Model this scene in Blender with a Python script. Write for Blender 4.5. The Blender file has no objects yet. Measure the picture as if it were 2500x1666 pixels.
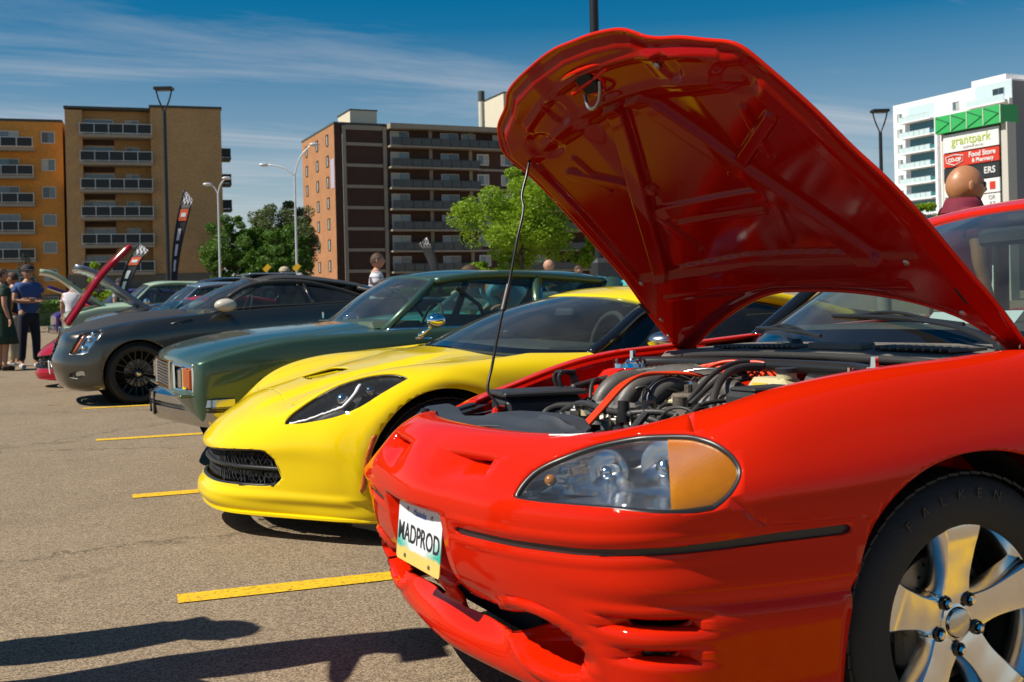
import bpy, bmesh, math, random
import numpy as np
from mathutils import Vector, Matrix
PI=math.pi; R=math.radians
sc=bpy.context.scene; col=sc.collection
random.seed(7); np.random.seed(7)
# ------------------------------------------------------------------ camera, sky, sun, exposure
cam_d=bpy.data.cameras.new('camera'); cam=bpy.data.objects.new('camera',cam_d); col.objects.link(cam)
cam_d.sensor_width=36; cam_d.lens=2656/2500*36; cam_d.clip_start=.05; cam_d.clip_end=6000
cam_d.shift_y=-(833-725)/2500
TH=R(24.15); RL=R(1.4)
fw=Vector((math.sin(TH),math.cos(TH),0)); r0=Vector((math.cos(TH),-math.sin(TH),0)); u0=Vector((0,0,1))
rr=r0*math.cos(RL)-u0*math.sin(RL); uu=u0*math.cos(RL)+r0*math.sin(RL)
cam.matrix_world=Matrix(((rr.x,uu.x,-fw.x,0),(rr.y,uu.y,-fw.y,0),(rr.z,uu.z,-fw.z,1.05),(0,0,0,1)))
cam_d.dof.use_dof=True; cam_d.dof.focus_distance=3.6; cam_d.dof.aperture_fstop=9
sc.camera=cam
SUN_AZ=R(6); SUN_EL=R(50)
to_sun=Vector((-math.cos(SUN_AZ)*math.cos(SUN_EL),math.sin(SUN_AZ)*math.cos(SUN_EL),math.sin(SUN_EL)))
sl=bpy.data.lights.new('sun','SUN'); sl.energy=5.0; sl.angle=R(.53); sl.color=(1,.92,.80)
so=bpy.data.objects.new('sun',sl); col.objects.link(so); so.location=to_sun*200
so.rotation_euler=to_sun.to_track_quat('Z','Y').to_euler()
w=bpy.data.worlds.new('World'); sc.world=w; w.use_nodes=True
nt=w.node_tree; N=nt.nodes; L=nt.links; N.clear()
def nd(t,**k):
    n=N.new(t)
    for a,b in k.items(): setattr(n,a,b)
    return n
sky=nd('ShaderNodeTexSky',sky_type='NISHITA',sun_disc=False,sun_elevation=SUN_EL,sun_rotation=math.atan2(to_sun.x,to_sun.y),altitude=300,air_density=1.0,dust_density=.05,ozone_density=1.6)
tc=nd('ShaderNodeTexCoord'); sep=nd('ShaderNodeSeparateXYZ'); L.new(tc.outputs['Generated'],sep.inputs[0])
zz=nd('ShaderNodeMath',operation='ADD'); L.new(sep.outputs['Z'],zz.inputs[0]); zz.inputs[1].default_value=.07
dv=nd('ShaderNodeVectorMath',operation='DIVIDE'); cmb=nd('ShaderNodeCombineXYZ')
for i in range(3): L.new(zz.outputs[0],cmb.inputs[i])
L.new(tc.outputs['Generated'],dv.inputs[0]); L.new(cmb.outputs[0],dv.inputs[1])
mp=nd('ShaderNodeMapping'); mp.inputs['Rotation'].default_value=(0,0,R(-28)); mp.inputs['Scale'].default_value=(.30,1.15,0); mp.inputs['Location'].default_value=(.35,.8,0)
L.new(dv.outputs[0],mp.inputs['Vector'])
n1=nd('ShaderNodeTexNoise'); n1.inputs['Scale'].default_value=1.15; n1.inputs['Detail'].default_value=9; n1.inputs['Roughness'].default_value=.62; n1.inputs['Distortion'].default_value=.55
L.new(mp.outputs[0],n1.inputs['Vector'])
cr_=nd('ShaderNodeValToRGB'); cr_.color_ramp.elements[0].position=.47; cr_.color_ramp.elements[1].position=.75
cr_.color_ramp.elements[0].color=(0,0,0,1); cr_.color_ramp.elements[1].color=(.62,.62,.62,1)
L.new(n1.outputs['Fac'],cr_.inputs[0])
hs=nd('ShaderNodeHueSaturation'); hs.inputs['Hue'].default_value=.49; hs.inputs['Saturation'].default_value=1.62; hs.inputs['Value'].default_value=1.0; L.new(sky.outputs[0],hs.inputs['Color'])
mx=nd('ShaderNodeMix',data_type='RGBA'); fa=nd('ShaderNodeMapRange'); fa.inputs['From Min'].default_value=.06; fa.inputs['From Max'].default_value=.42; fa.inputs['To Min'].default_value=1.15; fa.inputs['To Max'].default_value=.42; L.new(sep.outputs['Z'],fa.inputs[0]); fm=nd('ShaderNodeMath',operation='MULTIPLY'); L.new(cr_.outputs[0],fm.inputs[0]); L.new(fa.outputs[0],fm.inputs[1]); hz=nd('ShaderNodeMapRange'); hz.inputs['From Min'].default_value=.0; hz.inputs['From Max'].default_value=.24; hz.inputs['To Min'].default_value=.62; hz.inputs['To Max'].default_value=0; L.new(sep.outputs['Z'],hz.inputs[0]); ax_=nd('ShaderNodeMath',operation='ADD',use_clamp=True); L.new(fm.outputs[0],ax_.inputs[0]); L.new(hz.outputs[0],ax_.inputs[1]); L.new(ax_.outputs[0],mx.inputs['Factor']); L.new(hs.outputs[0],mx.inputs['A']); mx.inputs['B'].default_value=(8.5,8.6,9.0,1)
bg=nd('ShaderNodeBackground'); bg.inputs['Strength'].default_value=.058; L.new(mx.outputs['Result'],bg.inputs['Color'])
wo=nd('ShaderNodeOutputWorld'); L.new(bg.outputs[0],wo.inputs[0])
vs=sc.view_settings; vs.view_transform='Standard'; vs.look='None'; vs.exposure=.3; vs.gamma=1; vs.use_curve_mapping=False
sc.render.engine='CYCLES'
sc.cycles.max_bounces=10; sc.cycles.transparent_max_bounces=24; sc.cycles.glossy_bounces=5; sc.cycles.diffuse_bounces=4; sc.cycles.caustics_reflective=False; sc.cycles.caustics_refractive=False
sc.cycles.sample_clamp_indirect=6
def _spl(t,P,q):
    """natural cubic spline through P at knots t, evaluated at q"""
    t=np.asarray(t,float); P=np.asarray(P,float); n=len(t)
    sh=P.shape; P=P.reshape(n,-1); h=np.diff(t)
    A=np.zeros((n,n)); B=np.zeros_like(P); A[0,0]=A[-1,-1]=1
    for i in range(1,n-1):
        A[i,i-1]=h[i-1]; A[i,i]=2*(h[i-1]+h[i]); A[i,i+1]=h[i]
        B[i]=6*((P[i+1]-P[i])/h[i]-(P[i]-P[i-1])/h[i-1])
    M=np.linalg.solve(A,B)
    k=np.clip(np.searchsorted(t,q,side='right')-1,0,n-2)
    hk=h[k][:,None]; a=((t[k+1]-q)[:,None])/hk; b=1-a
    R=a*P[k]+b*P[k+1]+((a**3-a)*M[k]+(b**3-b)*M[k+1])*hk**2/6
    return R.reshape((len(q),)+sh[1:])
def _pch(t,P,q):
    """monotone (pchip) interpolation, no overshoot"""
    t=np.asarray(t,float); P=np.asarray(P,float); n=len(t)
    sh=P.shape; P=P.reshape(n,-1); h=np.diff(t)[:,None]; d=np.diff(P,axis=0)/h
    m=np.zeros_like(P)
    if n>2:
        w1=2*h[1:]+h[:-1]; w2=h[1:]+2*h[:-1]
        ok=(d[:-1]*d[1:])>0
        with np.errstate(divide='ignore',invalid='ignore'):
            mm=(w1+w2)/(w1/d[:-1]+w2/d[1:])
        m[1:-1]=np.where(ok,mm,0)
    m[0]=d[0]; m[-1]=d[-1]
    k=np.clip(np.searchsorted(t,q,side='right')-1,0,n-2)
    hk=h[k]; s=((q-t[k])[:,None])/hk
    R=(2*s**3-3*s**2+1)*P[k]+(s**3-2*s**2+s)*hk*m[k]+(3*s**2-2*s**3)*P[k+1]+(s**3-s**2)*hk*m[k+1]
    return R.reshape((len(q),)+sh[1:])
def knots(P,axis):
    """averaged chord-length knots of a control net along axis"""
    d=np.linalg.norm(np.diff(P,axis=axis),axis=2); d=d.mean(axis=1-axis)
    return np.concatenate([[0],np.cumsum(np.maximum(d,1e-3))])
def dense(t,n,sharp=()):
    """n samples spread over knots t, hitting every knot"""
    out=[]; L=t[-1]
    for i in range(len(t)-1):
        k=max(2,int(round(n*(t[i+1]-t[i])/L)))
        out+=list(np.linspace(t[i],t[i+1],k,endpoint=False))
    return np.array(out+[t[-1]])
def tensor(P,nu,nv,ku=_spl,kv=_spl):
    """control net P[row][col][3] -> dense grid [rows][cols][3]"""
    P=np.asarray(P,float); tv=knots(P,0); tu=knots(P,1)
    qv=dense(tv,nv); qu=dense(tu,nu)
    A=kv(tv,P,qv)
    A=np.transpose(ku(tu,np.transpose(A,(1,0,2)),qu),(1,0,2))
    return A
def smooth_curve(P,n,fn=_spl):
    P=np.asarray(P,float); d=np.linalg.norm(np.diff(P,axis=0),axis=1)
    t=np.concatenate([[0],np.cumsum(np.maximum(d,1e-6))])
    return fn(t,P,np.linspace(0,t[-1],n))
def sdist(p,poly):
    """signed distance of points p (N,2) to polygon, negative inside"""
    p=np.asarray(p,float); q=np.asarray(poly,float); a=q; b=np.roll(q,-1,axis=0)
    lo=q.min(0)-.3; hi=q.max(0)+.3
    D=np.full(len(p),1.0); near=np.where(((p>lo)&(p<hi)).all(1))[0]
    pp=p[near]
    best=np.full(len(pp),1e9); ins=np.zeros(len(pp),bool)
    for i in range(len(a)):
        e=b[i]-a[i]; w=pp-a[i]; L=e@e
        tt=np.clip((w@e)/max(L,1e-12),0,1)
        best=np.minimum(best,np.hypot(*(w-tt[:,None]*e).T))
        c=(a[i,1]<=pp[:,1])!=(b[i,1]<=pp[:,1])
        with np.errstate(divide='ignore',invalid='ignore'):
            xi=a[i,0]+(pp[:,1]-a[i,1])/(b[i,1]-a[i,1])*e[0]
        ins^=c&(pp[:,0]<xi)
    D[near]=np.where(ins,-best,best)
    return D
class Shell:
    """a dense sheet that can be cut along closed outlines"""
    def __init__(s,G=None,flip=False):
        s.V=[]; s.F=[]; s.R=[]
        if G is not None: s.add(G,flip)
    def add(s,G,flip=False):
        r,c,_=G.shape; b=len(s.V); s.V=np.concatenate([np.asarray(s.V).reshape(-1,3),G.reshape(-1,3)]) if b else G.reshape(-1,3).copy()
        i=np.arange(r-1)[:,None]*c+np.arange(c-1)[None,:]+b; i=i.ravel()
        q=np.stack([i,i+1,i+c+1,i+c],1)
        if flip: q=q[:,::-1]
        s.F+=[tuple(x) for x in q.tolist()]; s.R+=[0]*len(q)
    def cut(s,d,reg,only=(0,)):
        """d: signed field per vertex (negative inside); faces inside get region reg"""
        V=list(map(tuple,s.V)); d=list(d); ek={}; F=[];R=[]
        d=[1e-7 if abs(x)<1e-7 else x for x in d]
        def ev(i,j):
            k=(i,j) if i<j else (j,i)
            if k not in ek:
                t=d[k[0]]/(d[k[0]]-d[k[1]]); a=V[k[0]];b=V[k[1]]
                ek[k]=len(V); V.append(tuple(a[m]+(b[m]-a[m])*t for m in range(3))); d.append(0.)
            return ek[k]
        for f,r in zip(s.F,s.R):
            if r not in only: F.append(f);R.append(r);continue
            sg=[d[i]<0 for i in f]
            if not any(sg): F.append(f);R.append(r);continue
            if all(sg): F.append(f);R.append(reg);continue
            fs=[f]
            if len(f)>3 and sum(sg[i]!=sg[i-1] for i in range(len(f)))>2:
                fs=[(f[0],f[i],f[i+1]) for i in range(1,len(f)-1)]
            for g in fs:
                A=[];B=[]
                for i in range(len(g)):
                    p=g[i];q=g[(i+1)%len(g)]
                    (A if d[p]<0 else B).append(p)
                    if (d[p]<0)!=(d[q]<0):
                        e=ev(p,q); A.append(e);B.append(e)
                if len(A)>2: F.append(tuple(A));R.append(reg)
                if len(B)>2: F.append(tuple(B));R.append(r)
        s.V=np.array(V);s.F=F;s.R=R
    def get(s,regs):
        fs=[f for f,r in zip(s.F,s.R) if r in regs]
        ids=sorted({i for f in fs for i in f}); m={k:n for n,k in enumerate(ids)}
        return s.V[ids] if ids else np.zeros((0,3)),[tuple(m[i] for i in f) for f in fs]
def sstep(a,b,x):
    t=np.clip((x-a)/(b-a),0,1); return t*t*(3-2*t)
def mirror_net(P):
    """control columns from the centre line outward -> both sides"""
    P=np.asarray(P,float); Q=P[:,1:][:,::-1].copy(); Q[:,:,1]*=-1
    return np.concatenate([Q,P],1)
# ---- red coupe: body control net, columns from nose centre to tail centre, rows bottom to top
def red_net():
    # plan at strip level: x, y, z(strip)
    pl=[(-.94,0,.532),(-.922,.22,.535),(-.892,.44,.542),(-.842,.63,.552),(-.755,.778,.563),(-.60,.842,.572),(-.42,.873,.577),(-.2,.887,.582),(.05,.89,.587),(.45,.89,.595),(.9,.885,.61),(1.7,.88,.63),(2.6,.875,.64),(3.2,.83,.64),(3.55,.66,.64),(3.7,.35,.64),(3.72,0,.64)]
    top=[(-.845,0,.728),(-.83,.22,.728),(-.785,.41,.732),(-.715,.56,.744),(-.60,.672,.772),(-.51,.755,.797),(-.39,.785,.82),(-.19,.795,.846),(.06,.80,.862),(.45,.80,.884),(.9,.795,.912),(1.7,.80,.945),(2.6,.78,.975),(3.1,.72,.99),(3.4,.58,.99),(3.55,.3,.99),(3.57,0,.99)]
    fl=[(-.785,0,.735),(-.77,.22,.735),(-.73,.395,.739),(-.66,.53,.752),(-.555,.61,.78),(-.47,.675,.807),(-.375,.70,.832),(-.18,.712,.858),(.07,.715,.873),(.45,.71,.895),(.9,.70,.925),(1.7,.70,.955),(2.6,.68,.98),(3.0,.6,.995),(3.2,.45,.995),(3.3,.25,.995),(3.3,0,.995)]
    n=len(pl); P=np.zeros((14,n,3))
    lowz=[.215,.198,.215,.272,.310,.365,.42,.492]
    inn=[.20,.125,.088,.070,.058,.042,.024,.006]; cav=[0,0,0,.016,.052,.036,.006,0]      # inward offset of the low rows at the front
    inns=[.10,.06,.045,.035,.03,.022,.012,.004]      # and along the sides
    for c in range(n):
        x,y,z=pl[c]
        # outward normal in plan
        a=np.array(pl[max(c-1,0)][:2]); b=np.array(pl[min(c+1,n-1)][:2]); t=b-a
        if c==0 or c==n-1: t=np.array([0,1. if c==0 else -1.])
        nn=np.array([-t[1],t[0]]); nn/=np.linalg.norm(nn)   # points outwards (forward at nose)
        w=1-sstep(.55,.80,y) if x<1 else (1-sstep(.6,.84,y))
        if x>1: w*=.5
        for r in range(8):
            o=inn[r]*w+inns[r]*(1-w)+(cav[r]*(1-sstep(.36,.47,y)) if x<0 else 0)
            zz=lowz[r]+(.02 if x>-.5 else 0)*(r<3)
            P[r,c]=(x-nn[0]*o,y-nn[1]*o,zz)
        P[8,c]=(x,y,z)
        T=np.array(top[c]); S=P[8,c]; 
        # bulge from strip to top edge
        for r,(k,b_) in zip((9,10,11),((.30,.010),(.60,.020),(.85,.014))):
            q=S+(T-S)*k
            if x>=-.5 or x<-.5:
                kk=1-(1-k)**1.5 if False else k
            h=np.array([nn[0],nn[1],0.])
            # side: stay out, then tuck in
            out={.30:.62,.60:.66,.85:.36}[k]
            d=np.linalg.norm((T-S)[:2])
            q=q+h*d*out*.62+np.array([0,0,(T-S)[2]*{.30:.02,.60:.03,.85:.03}[k]])
            P[r,c]=q
        P[12,c]=T; P[13,c]=fl[c]
    return P
def vette_net():
    C=[]
    def c(*rows): C.append(rows)
    c((-.80,0,.10),(-.86,0,.115),(-.905,0,.155),(-.885,0,.205),(-.872,0,.355),(-.868,0,.41),(-.75,0,.515),(-.47,0,.63),(-.05,0,.72),(.30,0,.79))
    c((-.77,.25,.10),(-.825,.26,.115),(-.865,.26,.155),(-.85,.26,.208),(-.84,.26,.357),(-.835,.255,.412),(-.72,.25,.515),(-.44,.26,.625),(-.05,.25,.715),(.31,.24,.787))
    c((-.62,.48,.10),(-.665,.50,.115),(-.69,.51,.155),(-.695,.51,.22),(-.70,.51,.36),(-.705,.50,.425),(-.62,.475,.54),(-.39,.47,.645),(0,.47,.722),(.33,.45,.775))
    c((-.46,.68,.10),(-.50,.70,.115),(-.515,.71,.16),(-.53,.715,.24),(-.55,.71,.365),(-.56,.70,.45),(-.50,.65,.598),(-.33,.63,.70),(.05,.63,.748),(.35,.60,.765))
    c((-.33,.83,.10),(-.355,.855,.115),(-.365,.868,.16),(-.385,.873,.25),(-.415,.865,.365),(-.425,.85,.46),(-.39,.81,.58),(-.24,.765,.70),(.08,.73,.75),(.37,.69,.762))
    c((-.27,.87,.11),(-.28,.895,.12),(-.285,.908,.17),(-.295,.915,.26),(-.305,.917,.375),(-.305,.912,.475),(-.285,.89,.585),(-.15,.835,.695),(.10,.77,.75),(.40,.715,.762))
    c((0,.86,.12),(0,.89,.13),(0,.905,.18),(0,.922,.28),(0,.932,.40),(0,.935,.50),(0,.925,.61),(.02,.885,.70),(.13,.81,.748),(.45,.73,.77))
    c((.42,.80,.12),(.42,.83,.13),(.42,.85,.18),(.42,.87,.28),(.42,.885,.40),(.42,.89,.52),(.42,.885,.63),(.42,.86,.71),(.45,.80,.755),(.52,.74,.775))
    c((.9,.80,.13),(.9,.83,.14),(.9,.85,.19),(.9,.87,.29),(.9,.88,.41),(.9,.885,.53),(.9,.88,.64),(.9,.85,.70),(.9,.80,.745),(.9,.75,.766))
    c((1.7,.82,.13),(1.7,.86,.14),(1.7,.88,.19),(1.7,.90,.29),(1.7,.92,.42),(1.7,.93,.55),(1.7,.925,.66),(1.7,.89,.73),(1.7,.82,.785),(1.7,.75,.81))
    c((2.7,.84,.14),(2.7,.88,.16),(2.7,.90,.22),(2.7,.93,.32),(2.7,.945,.45),(2.7,.95,.57),(2.7,.945,.68),(2.7,.91,.77),(2.65,.83,.835),(2.55,.73,.865))
    c((3.05,.80,.18),(3.05,.83,.2),(3.08,.86,.27),(3.1,.88,.36),(3.12,.90,.48),(3.12,.90,.60),(3.1,.88,.71),(3.08,.84,.80),(3.0,.74,.86),(2.85,.6,.89))
    c((3.25,.6,.2),(3.27,.62,.22),(3.3,.64,.3),(3.33,.66,.4),(3.36,.68,.5),(3.37,.68,.62),(3.36,.66,.72),(3.34,.64,.81),(3.2,.55,.87),(3.0,.42,.895))
    c((3.32,.3,.2),(3.34,.3,.22),(3.37,.32,.3),(3.40,.34,.4),(3.43,.34,.5),(3.44,.34,.62),(3.43,.33,.72),(3.40,.32,.82),(3.25,.27,.88),(3.05,.2,.90))
    c((3.34,0,.2),(3.36,0,.22),(3.39,0,.3),(3.42,0,.4),(3.45,0,.5),(3.46,0,.62),(3.45,0,.72),(3.42,0,.82),(3.27,0,.885),(3.07,0,.905))
    return np.transpose(np.array(C,float),(1,0,2))
# ------------------------------------------------------------------ materials
M={}
def newmat(name):
    m=bpy.data.materials.new(name); m.use_nodes=True; M[name]=m
    return m,m.node_tree.nodes,m.node_tree.links,m.node_tree.nodes['Principled BSDF']
def mat(name,c,rough=.5,metal=0,coat=0,coatr=.04,spec=.5,noise=0,nscale=40,bump=0,bscale=200,trans=0,sheen=0,emit=None):
    m,n,l,p=newmat(name)
    p.inputs['Base Color'].default_value=(*c,1); p.inputs['Roughness'].default_value=rough; p.inputs['Metallic'].default_value=metal
    p.inputs['Coat Weight'].default_value=coat; p.inputs['Coat Roughness'].default_value=coatr; p.inputs['Specular IOR Level'].default_value=spec
    p.inputs['Transmission Weight'].default_value=trans; p.inputs['Sheen Weight'].default_value=sheen
    if noise or bump:
        tc=n.new('ShaderNodeTexCoord')
    if noise:
        t=n.new('ShaderNodeTexNoise'); t.inputs['Scale'].default_value=nscale; t.inputs['Detail'].default_value=6; l.new(tc.outputs['Object'],t.inputs['Vector'])
        x=n.new('ShaderNodeMix'); x.data_type='RGBA'; x.inputs['A'].default_value=(*[v*(1-noise) for v in c],1); x.inputs['B'].default_value=(*[min(1,v*(1+noise)) for v in c],1)
        l.new(t.outputs['Fac'],x.inputs['Factor']); l.new(x.outputs['Result'],p.inputs['Base Color'])
        rm=n.new('ShaderNodeMapRange'); rm.inputs['To Min'].default_value=max(0,rough-.08); rm.inputs['To Max'].default_value=min(1,rough+.1); l.new(t.outputs['Fac'],rm.inputs[0]); l.new(rm.outputs[0],p.inputs['Roughness'])
    if bump:
        t2=n.new('ShaderNodeTexNoise'); t2.inputs['Scale'].default_value=bscale; t2.inputs['Detail'].default_value=4; l.new(tc.outputs['Object'],t2.inputs['Vector'])
        b=n.new('ShaderNodeBump'); b.inputs['Strength'].default_value=bump; b.inputs['Distance'].default_value=.01; l.new(t2.outputs['Fac'],b.inputs['Height']); l.new(b.outputs[0],p.inputs['Normal'])
    if emit: p.inputs['Emission Color'].default_value=(*c,1); p.inputs['Emission Strength'].default_value=emit
    return m
def paint(name,c,metal=0,rough=.34,flake=0,dust=.06,coat=1.0):
    """clear-coated car paint with a little orange peel and road dust"""
    m,n,l,p=newmat(name)
    p.inputs['Metallic'].default_value=metal; p.inputs['Roughness'].default_value=rough
    p.inputs['Coat Weight'].default_value=coat; p.inputs['Coat IOR'].default_value=1.42
    p.inputs['Specular IOR Level'].default_value=.0 if metal<.1 else .4
    tc=n.new('ShaderNodeTexCoord')
    t=n.new('ShaderNodeTexNoise'); t.inputs['Scale'].default_value=3.5; t.inputs['Detail'].default_value=8; t.inputs['Roughness'].default_value=.65; l.new(tc.outputs['Object'],t.inputs['Vector'])
    mr=n.new('ShaderNodeMapRange'); mr.inputs['From Min'].default_value=.35; mr.inputs['From Max'].default_value=.75; mr.inputs['To Min'].default_value=.018; mr.inputs['To Max'].default_value=.018+dust; l.new(t.outputs['Fac'],mr.inputs[0]); l.new(mr.outputs[0],p.inputs['Coat Roughness'])
    x=n.new('ShaderNodeMix'); x.data_type='RGBA'; x.inputs['A'].default_value=(*c,1); x.inputs['B'].default_value=(*[v*.92+.002 for v in c],1); l.new(t.outputs['Fac'],x.inputs['Factor'])
    out=x.outputs['Result']
    if flake:
        v=n.new('ShaderNodeTexVoronoi'); v.inputs['Scale'].default_value=900; l.new(tc.outputs['Object'],v.inputs['Vector'])
        y=n.new('ShaderNodeMix'); y.data_type='RGBA'; y.blend_type='MULTIPLY'; y.inputs['Factor'].default_value=flake; l.new(out,y.inputs['A']); l.new(v.outputs['Color'],y.inputs['B']); out=y.outputs['Result']
    l.new(out,p.inputs['Base Color'])
    t3=n.new('ShaderNodeTexNoise'); t3.inputs['Scale'].default_value=160; l.new(tc.outputs['Object'],t3.inputs['Vector'])
    b=n.new('ShaderNodeBump'); b.inputs['Strength'].default_value=.012; b.inputs['Distance'].default_value=.01; l.new(t3.outputs['Fac'],b.inputs['Height']); l.new(b.outputs[0],p.inputs['Coat Normal'])
    return m
def glass(name,tint,refl=1.0,dirt=.03):
    """thin sheet glazing: fresnel mirror over tinted see-through"""
    m,n,l,p=newmat(name); n.remove(p); o=n['Material Output']
    tr=n.new('ShaderNodeBsdfTransparent'); tr.inputs[0].default_value=(*tint,1)
    gl=n.new('ShaderNodeBsdfGlossy'); gl.inputs['Roughness'].default_value=.015
    lw=n.new('ShaderNodeLayerWeight'); lw.inputs['Blend'].default_value=.5; pw=n.new('ShaderNodeMath'); pw.operation='POWER'; pw.inputs[1].default_value=5; l.new(lw.outputs['Facing'],pw.inputs[0]); fr=n.new('ShaderNodeMath'); fr.operation='MULTIPLY_ADD'; fr.inputs[1].default_value=.92; fr.inputs[2].default_value=.075; l.new(pw.outputs[0],fr.inputs[0])
    mu=n.new('ShaderNodeMath'); mu.operation='MULTIPLY'; mu.use_clamp=True; mu.inputs[1].default_value=refl; l.new(fr.outputs[0],mu.inputs[0])
    a=n.new('ShaderNodeMixShader'); l.new(mu.outputs[0],a.inputs[0]); l.new(tr.outputs[0],a.inputs[1]); l.new(gl.outputs[0],a.inputs[2])
    df=n.new('ShaderNodeBsdfDiffuse'); df.inputs[0].default_value=(.55,.53,.48,1)
    tc=n.new('ShaderNodeTexCoord'); t=n.new('ShaderNodeTexNoise'); t.inputs['Scale'].default_value=6; t.inputs['Detail'].default_value=9; l.new(tc.outputs['Object'],t.inputs['Vector'])
    mm=n.new('ShaderNodeMath'); mm.operation='MULTIPLY'; mm.inputs[1].default_value=dirt*2; l.new(t.outputs['Fac'],mm.inputs[0])
    b=n.new('ShaderNodeMixShader'); l.new(mm.outputs[0],b.inputs[0]); l.new(a.outputs[0],b.inputs[1]); l.new(df.outputs[0],b.inputs[2]); l.new(b.outputs[0],o.inputs[0])
    return m
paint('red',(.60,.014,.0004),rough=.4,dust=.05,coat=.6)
paint('yellow',(.83,.60,.004),rough=.36,dust=.04)
paint('greenmet',(.062,.125,.082),metal=.5,rough=.38,flake=.3)
paint('greymet',(.125,.118,.10),metal=.85,rough=.27,flake=.4)
paint('darkred',(.22,.006,.012),rough=.3)
paint('palegreen',(.36,.47,.33),rough=.3)
paint('steelblue',(.20,.27,.32),metal=.4,rough=.3)
paint('blackpaint',(.012,.012,.014),rough=.25)
paint('whitepaint',(.72,.73,.74),rough=.3)
paint('teal',(.10,.42,.40),rough=.3)
paint('purple',(.045,.02,.12),rough=.3)
paint('blue',(.04,.09,.28),rough=.3)
mat('chrome',(.86,.85,.83),.06,1)
mat('chrome_dull',(.62,.61,.58),.22,1,noise=.12,nscale=60)
mat('alloy',(.86,.84,.80),.17,1,noise=.05,nscale=30)
mat('steel',(.34,.33,.32),.4,1,noise=.25,nscale=50)
mat('rubber',(.020,.020,.020),.72,bump=.15,bscale=120,noise=.35,nscale=25)
mat('rubber_hose',(.034,.033,.032),.48,noise=.3,nscale=30)
mat('black_plastic',(.026,.027,.029),.5,bump=.12,bscale=500,noise=.3,nscale=12)
mat('satin_black',(.018,.018,.018),.32)
mat('cover_plastic',(.040,.046,.055),.48,bump=.3,bscale=700,noise=.25,nscale=9)
mat('grey_plastic',(.16,.148,.128),.65,bump=.3,bscale=600,noise=.2,nscale=14)
mat('gloss_black',(.008,.008,.009),.12,coat=.6)
mat('dark_void',(.006,.006,.006),.9)
mat('engine_iron',(.11,.092,.072),.6,.4,noise=.5,nscale=22,bump=.3,bscale=120)
mat('engine_alloy',(.42,.40,.36),.45,.8,noise=.4,nscale=26,bump=.2,bscale=140)
mat('manifold',(.095,.09,.083),.42,noise=.25,nscale=30,bump=.12,bscale=300)
mat('red_wire',(.72,.055,.012),.38)
mat('cream_tank',(.72,.64,.36),.4,trans=.25,noise=.15,nscale=12)
mat('amber',(.95,.30,.002),.16,coat=.5,noise=.16,nscale=26,bump=.10,bscale=300,trans=.55)
mat('amber_side',(.55,.10,.01),.2,coat=.8,bump=.5,bscale=120)
mat('reflector',(.80,.81,.82),.10,1)
mat('white_plate',(.80,.81,.80),.4)
mat('interior',(.05,.048,.042),.8,noise=.3,nscale=20)
mat('interior_tan',(.22,.16,.085),.75,noise=.3,nscale=20)
mat('interior_green',(.05,.085,.055),.7)
mat('brake',(.30,.28,.25),.35,.9,noise=.2,nscale=30)
mat('carbon_wrap',(.030,.028,.026),.55,noise=.7,nscale=120)
paint('red_shaded',(.31,.0035,.0003),rough=.45,dust=.14,coat=.55)  # duller red, darkened to stand for shade under hood and inside bay
mat('bumper_chrome',(.52,.51,.49),.14,1)
mat('reflector_soft',(.74,.76,.79),.20,1,noise=.08,nscale=40)
mat('mirror_tan',(.50,.46,.38),.35,coat=.3)
glass('windscreen',(.62,.74,.72),refl=1.25,dirt=.035)
glass('clear_lens',(.93,.94,.95),refl=.9,dirt=.03)
glass('side_glass',(.50,.62,.58),refl=1.1,dirt=.02)
glass('dark_glass',(.035,.04,.045),refl=1.1,dirt=.02)
glass('smoked_lens',(.55,.56,.58),refl=.38,dirt=.02)
mat('lamp_grey',(.13,.135,.14),.35,.2)
mat('lamp_black',(.02,.021,.023),.4)
mat('light_guide',(.75,.77,.80),.3,coat=.4)
# ------------------------------------------------------------------ objects
def link(name,me,parent=None):
    o=bpy.data.objects.new(name,me); col.objects.link(o)
    if parent is not None: o.parent=parent
    return o
def tag(o,label=None,cat=None,group=None,kind=None):
    if label: o['label']=label
    if cat: o['category']=cat
    if group: o['group']=group
    if kind: o['kind']=kind
    return o
def thing(name,label,cat,loc=(0,0,0),rz=0,group=None,rx=0):
    o=link(name,None); o.location=loc; o.rotation_euler=(rx,0,rz); o.empty_display_size=.2
    return tag(o,label,cat,group)
def mobj(name,V,F,m,parent=None,smooth=35,solid=0):
    me=bpy.data.meshes.new(name); me.from_pydata([tuple(map(float,v)) for v in V],[],[tuple(int(i) for i in f) for f in F]); me.update()
    if isinstance(m,str): m=M[m]
    if m is not None: me.materials.append(m)
    if smooth:
        me.shade_smooth()
        if smooth<180: me.set_sharp_from_angle(angle=R(smooth))
    o=link(name,me,parent)
    if solid:
        s=o.modifiers.new('s','SOLIDIFY'); s.thickness=abs(solid); s.offset=-1 if solid>0 else 1; s.use_even_offset=False
    return o
def copy_tree(o,parent=None):
    c=o.copy(); col.objects.link(c); c.parent=parent
    for ch in list(o.children): copy_tree(ch,c)
    return c
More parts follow.
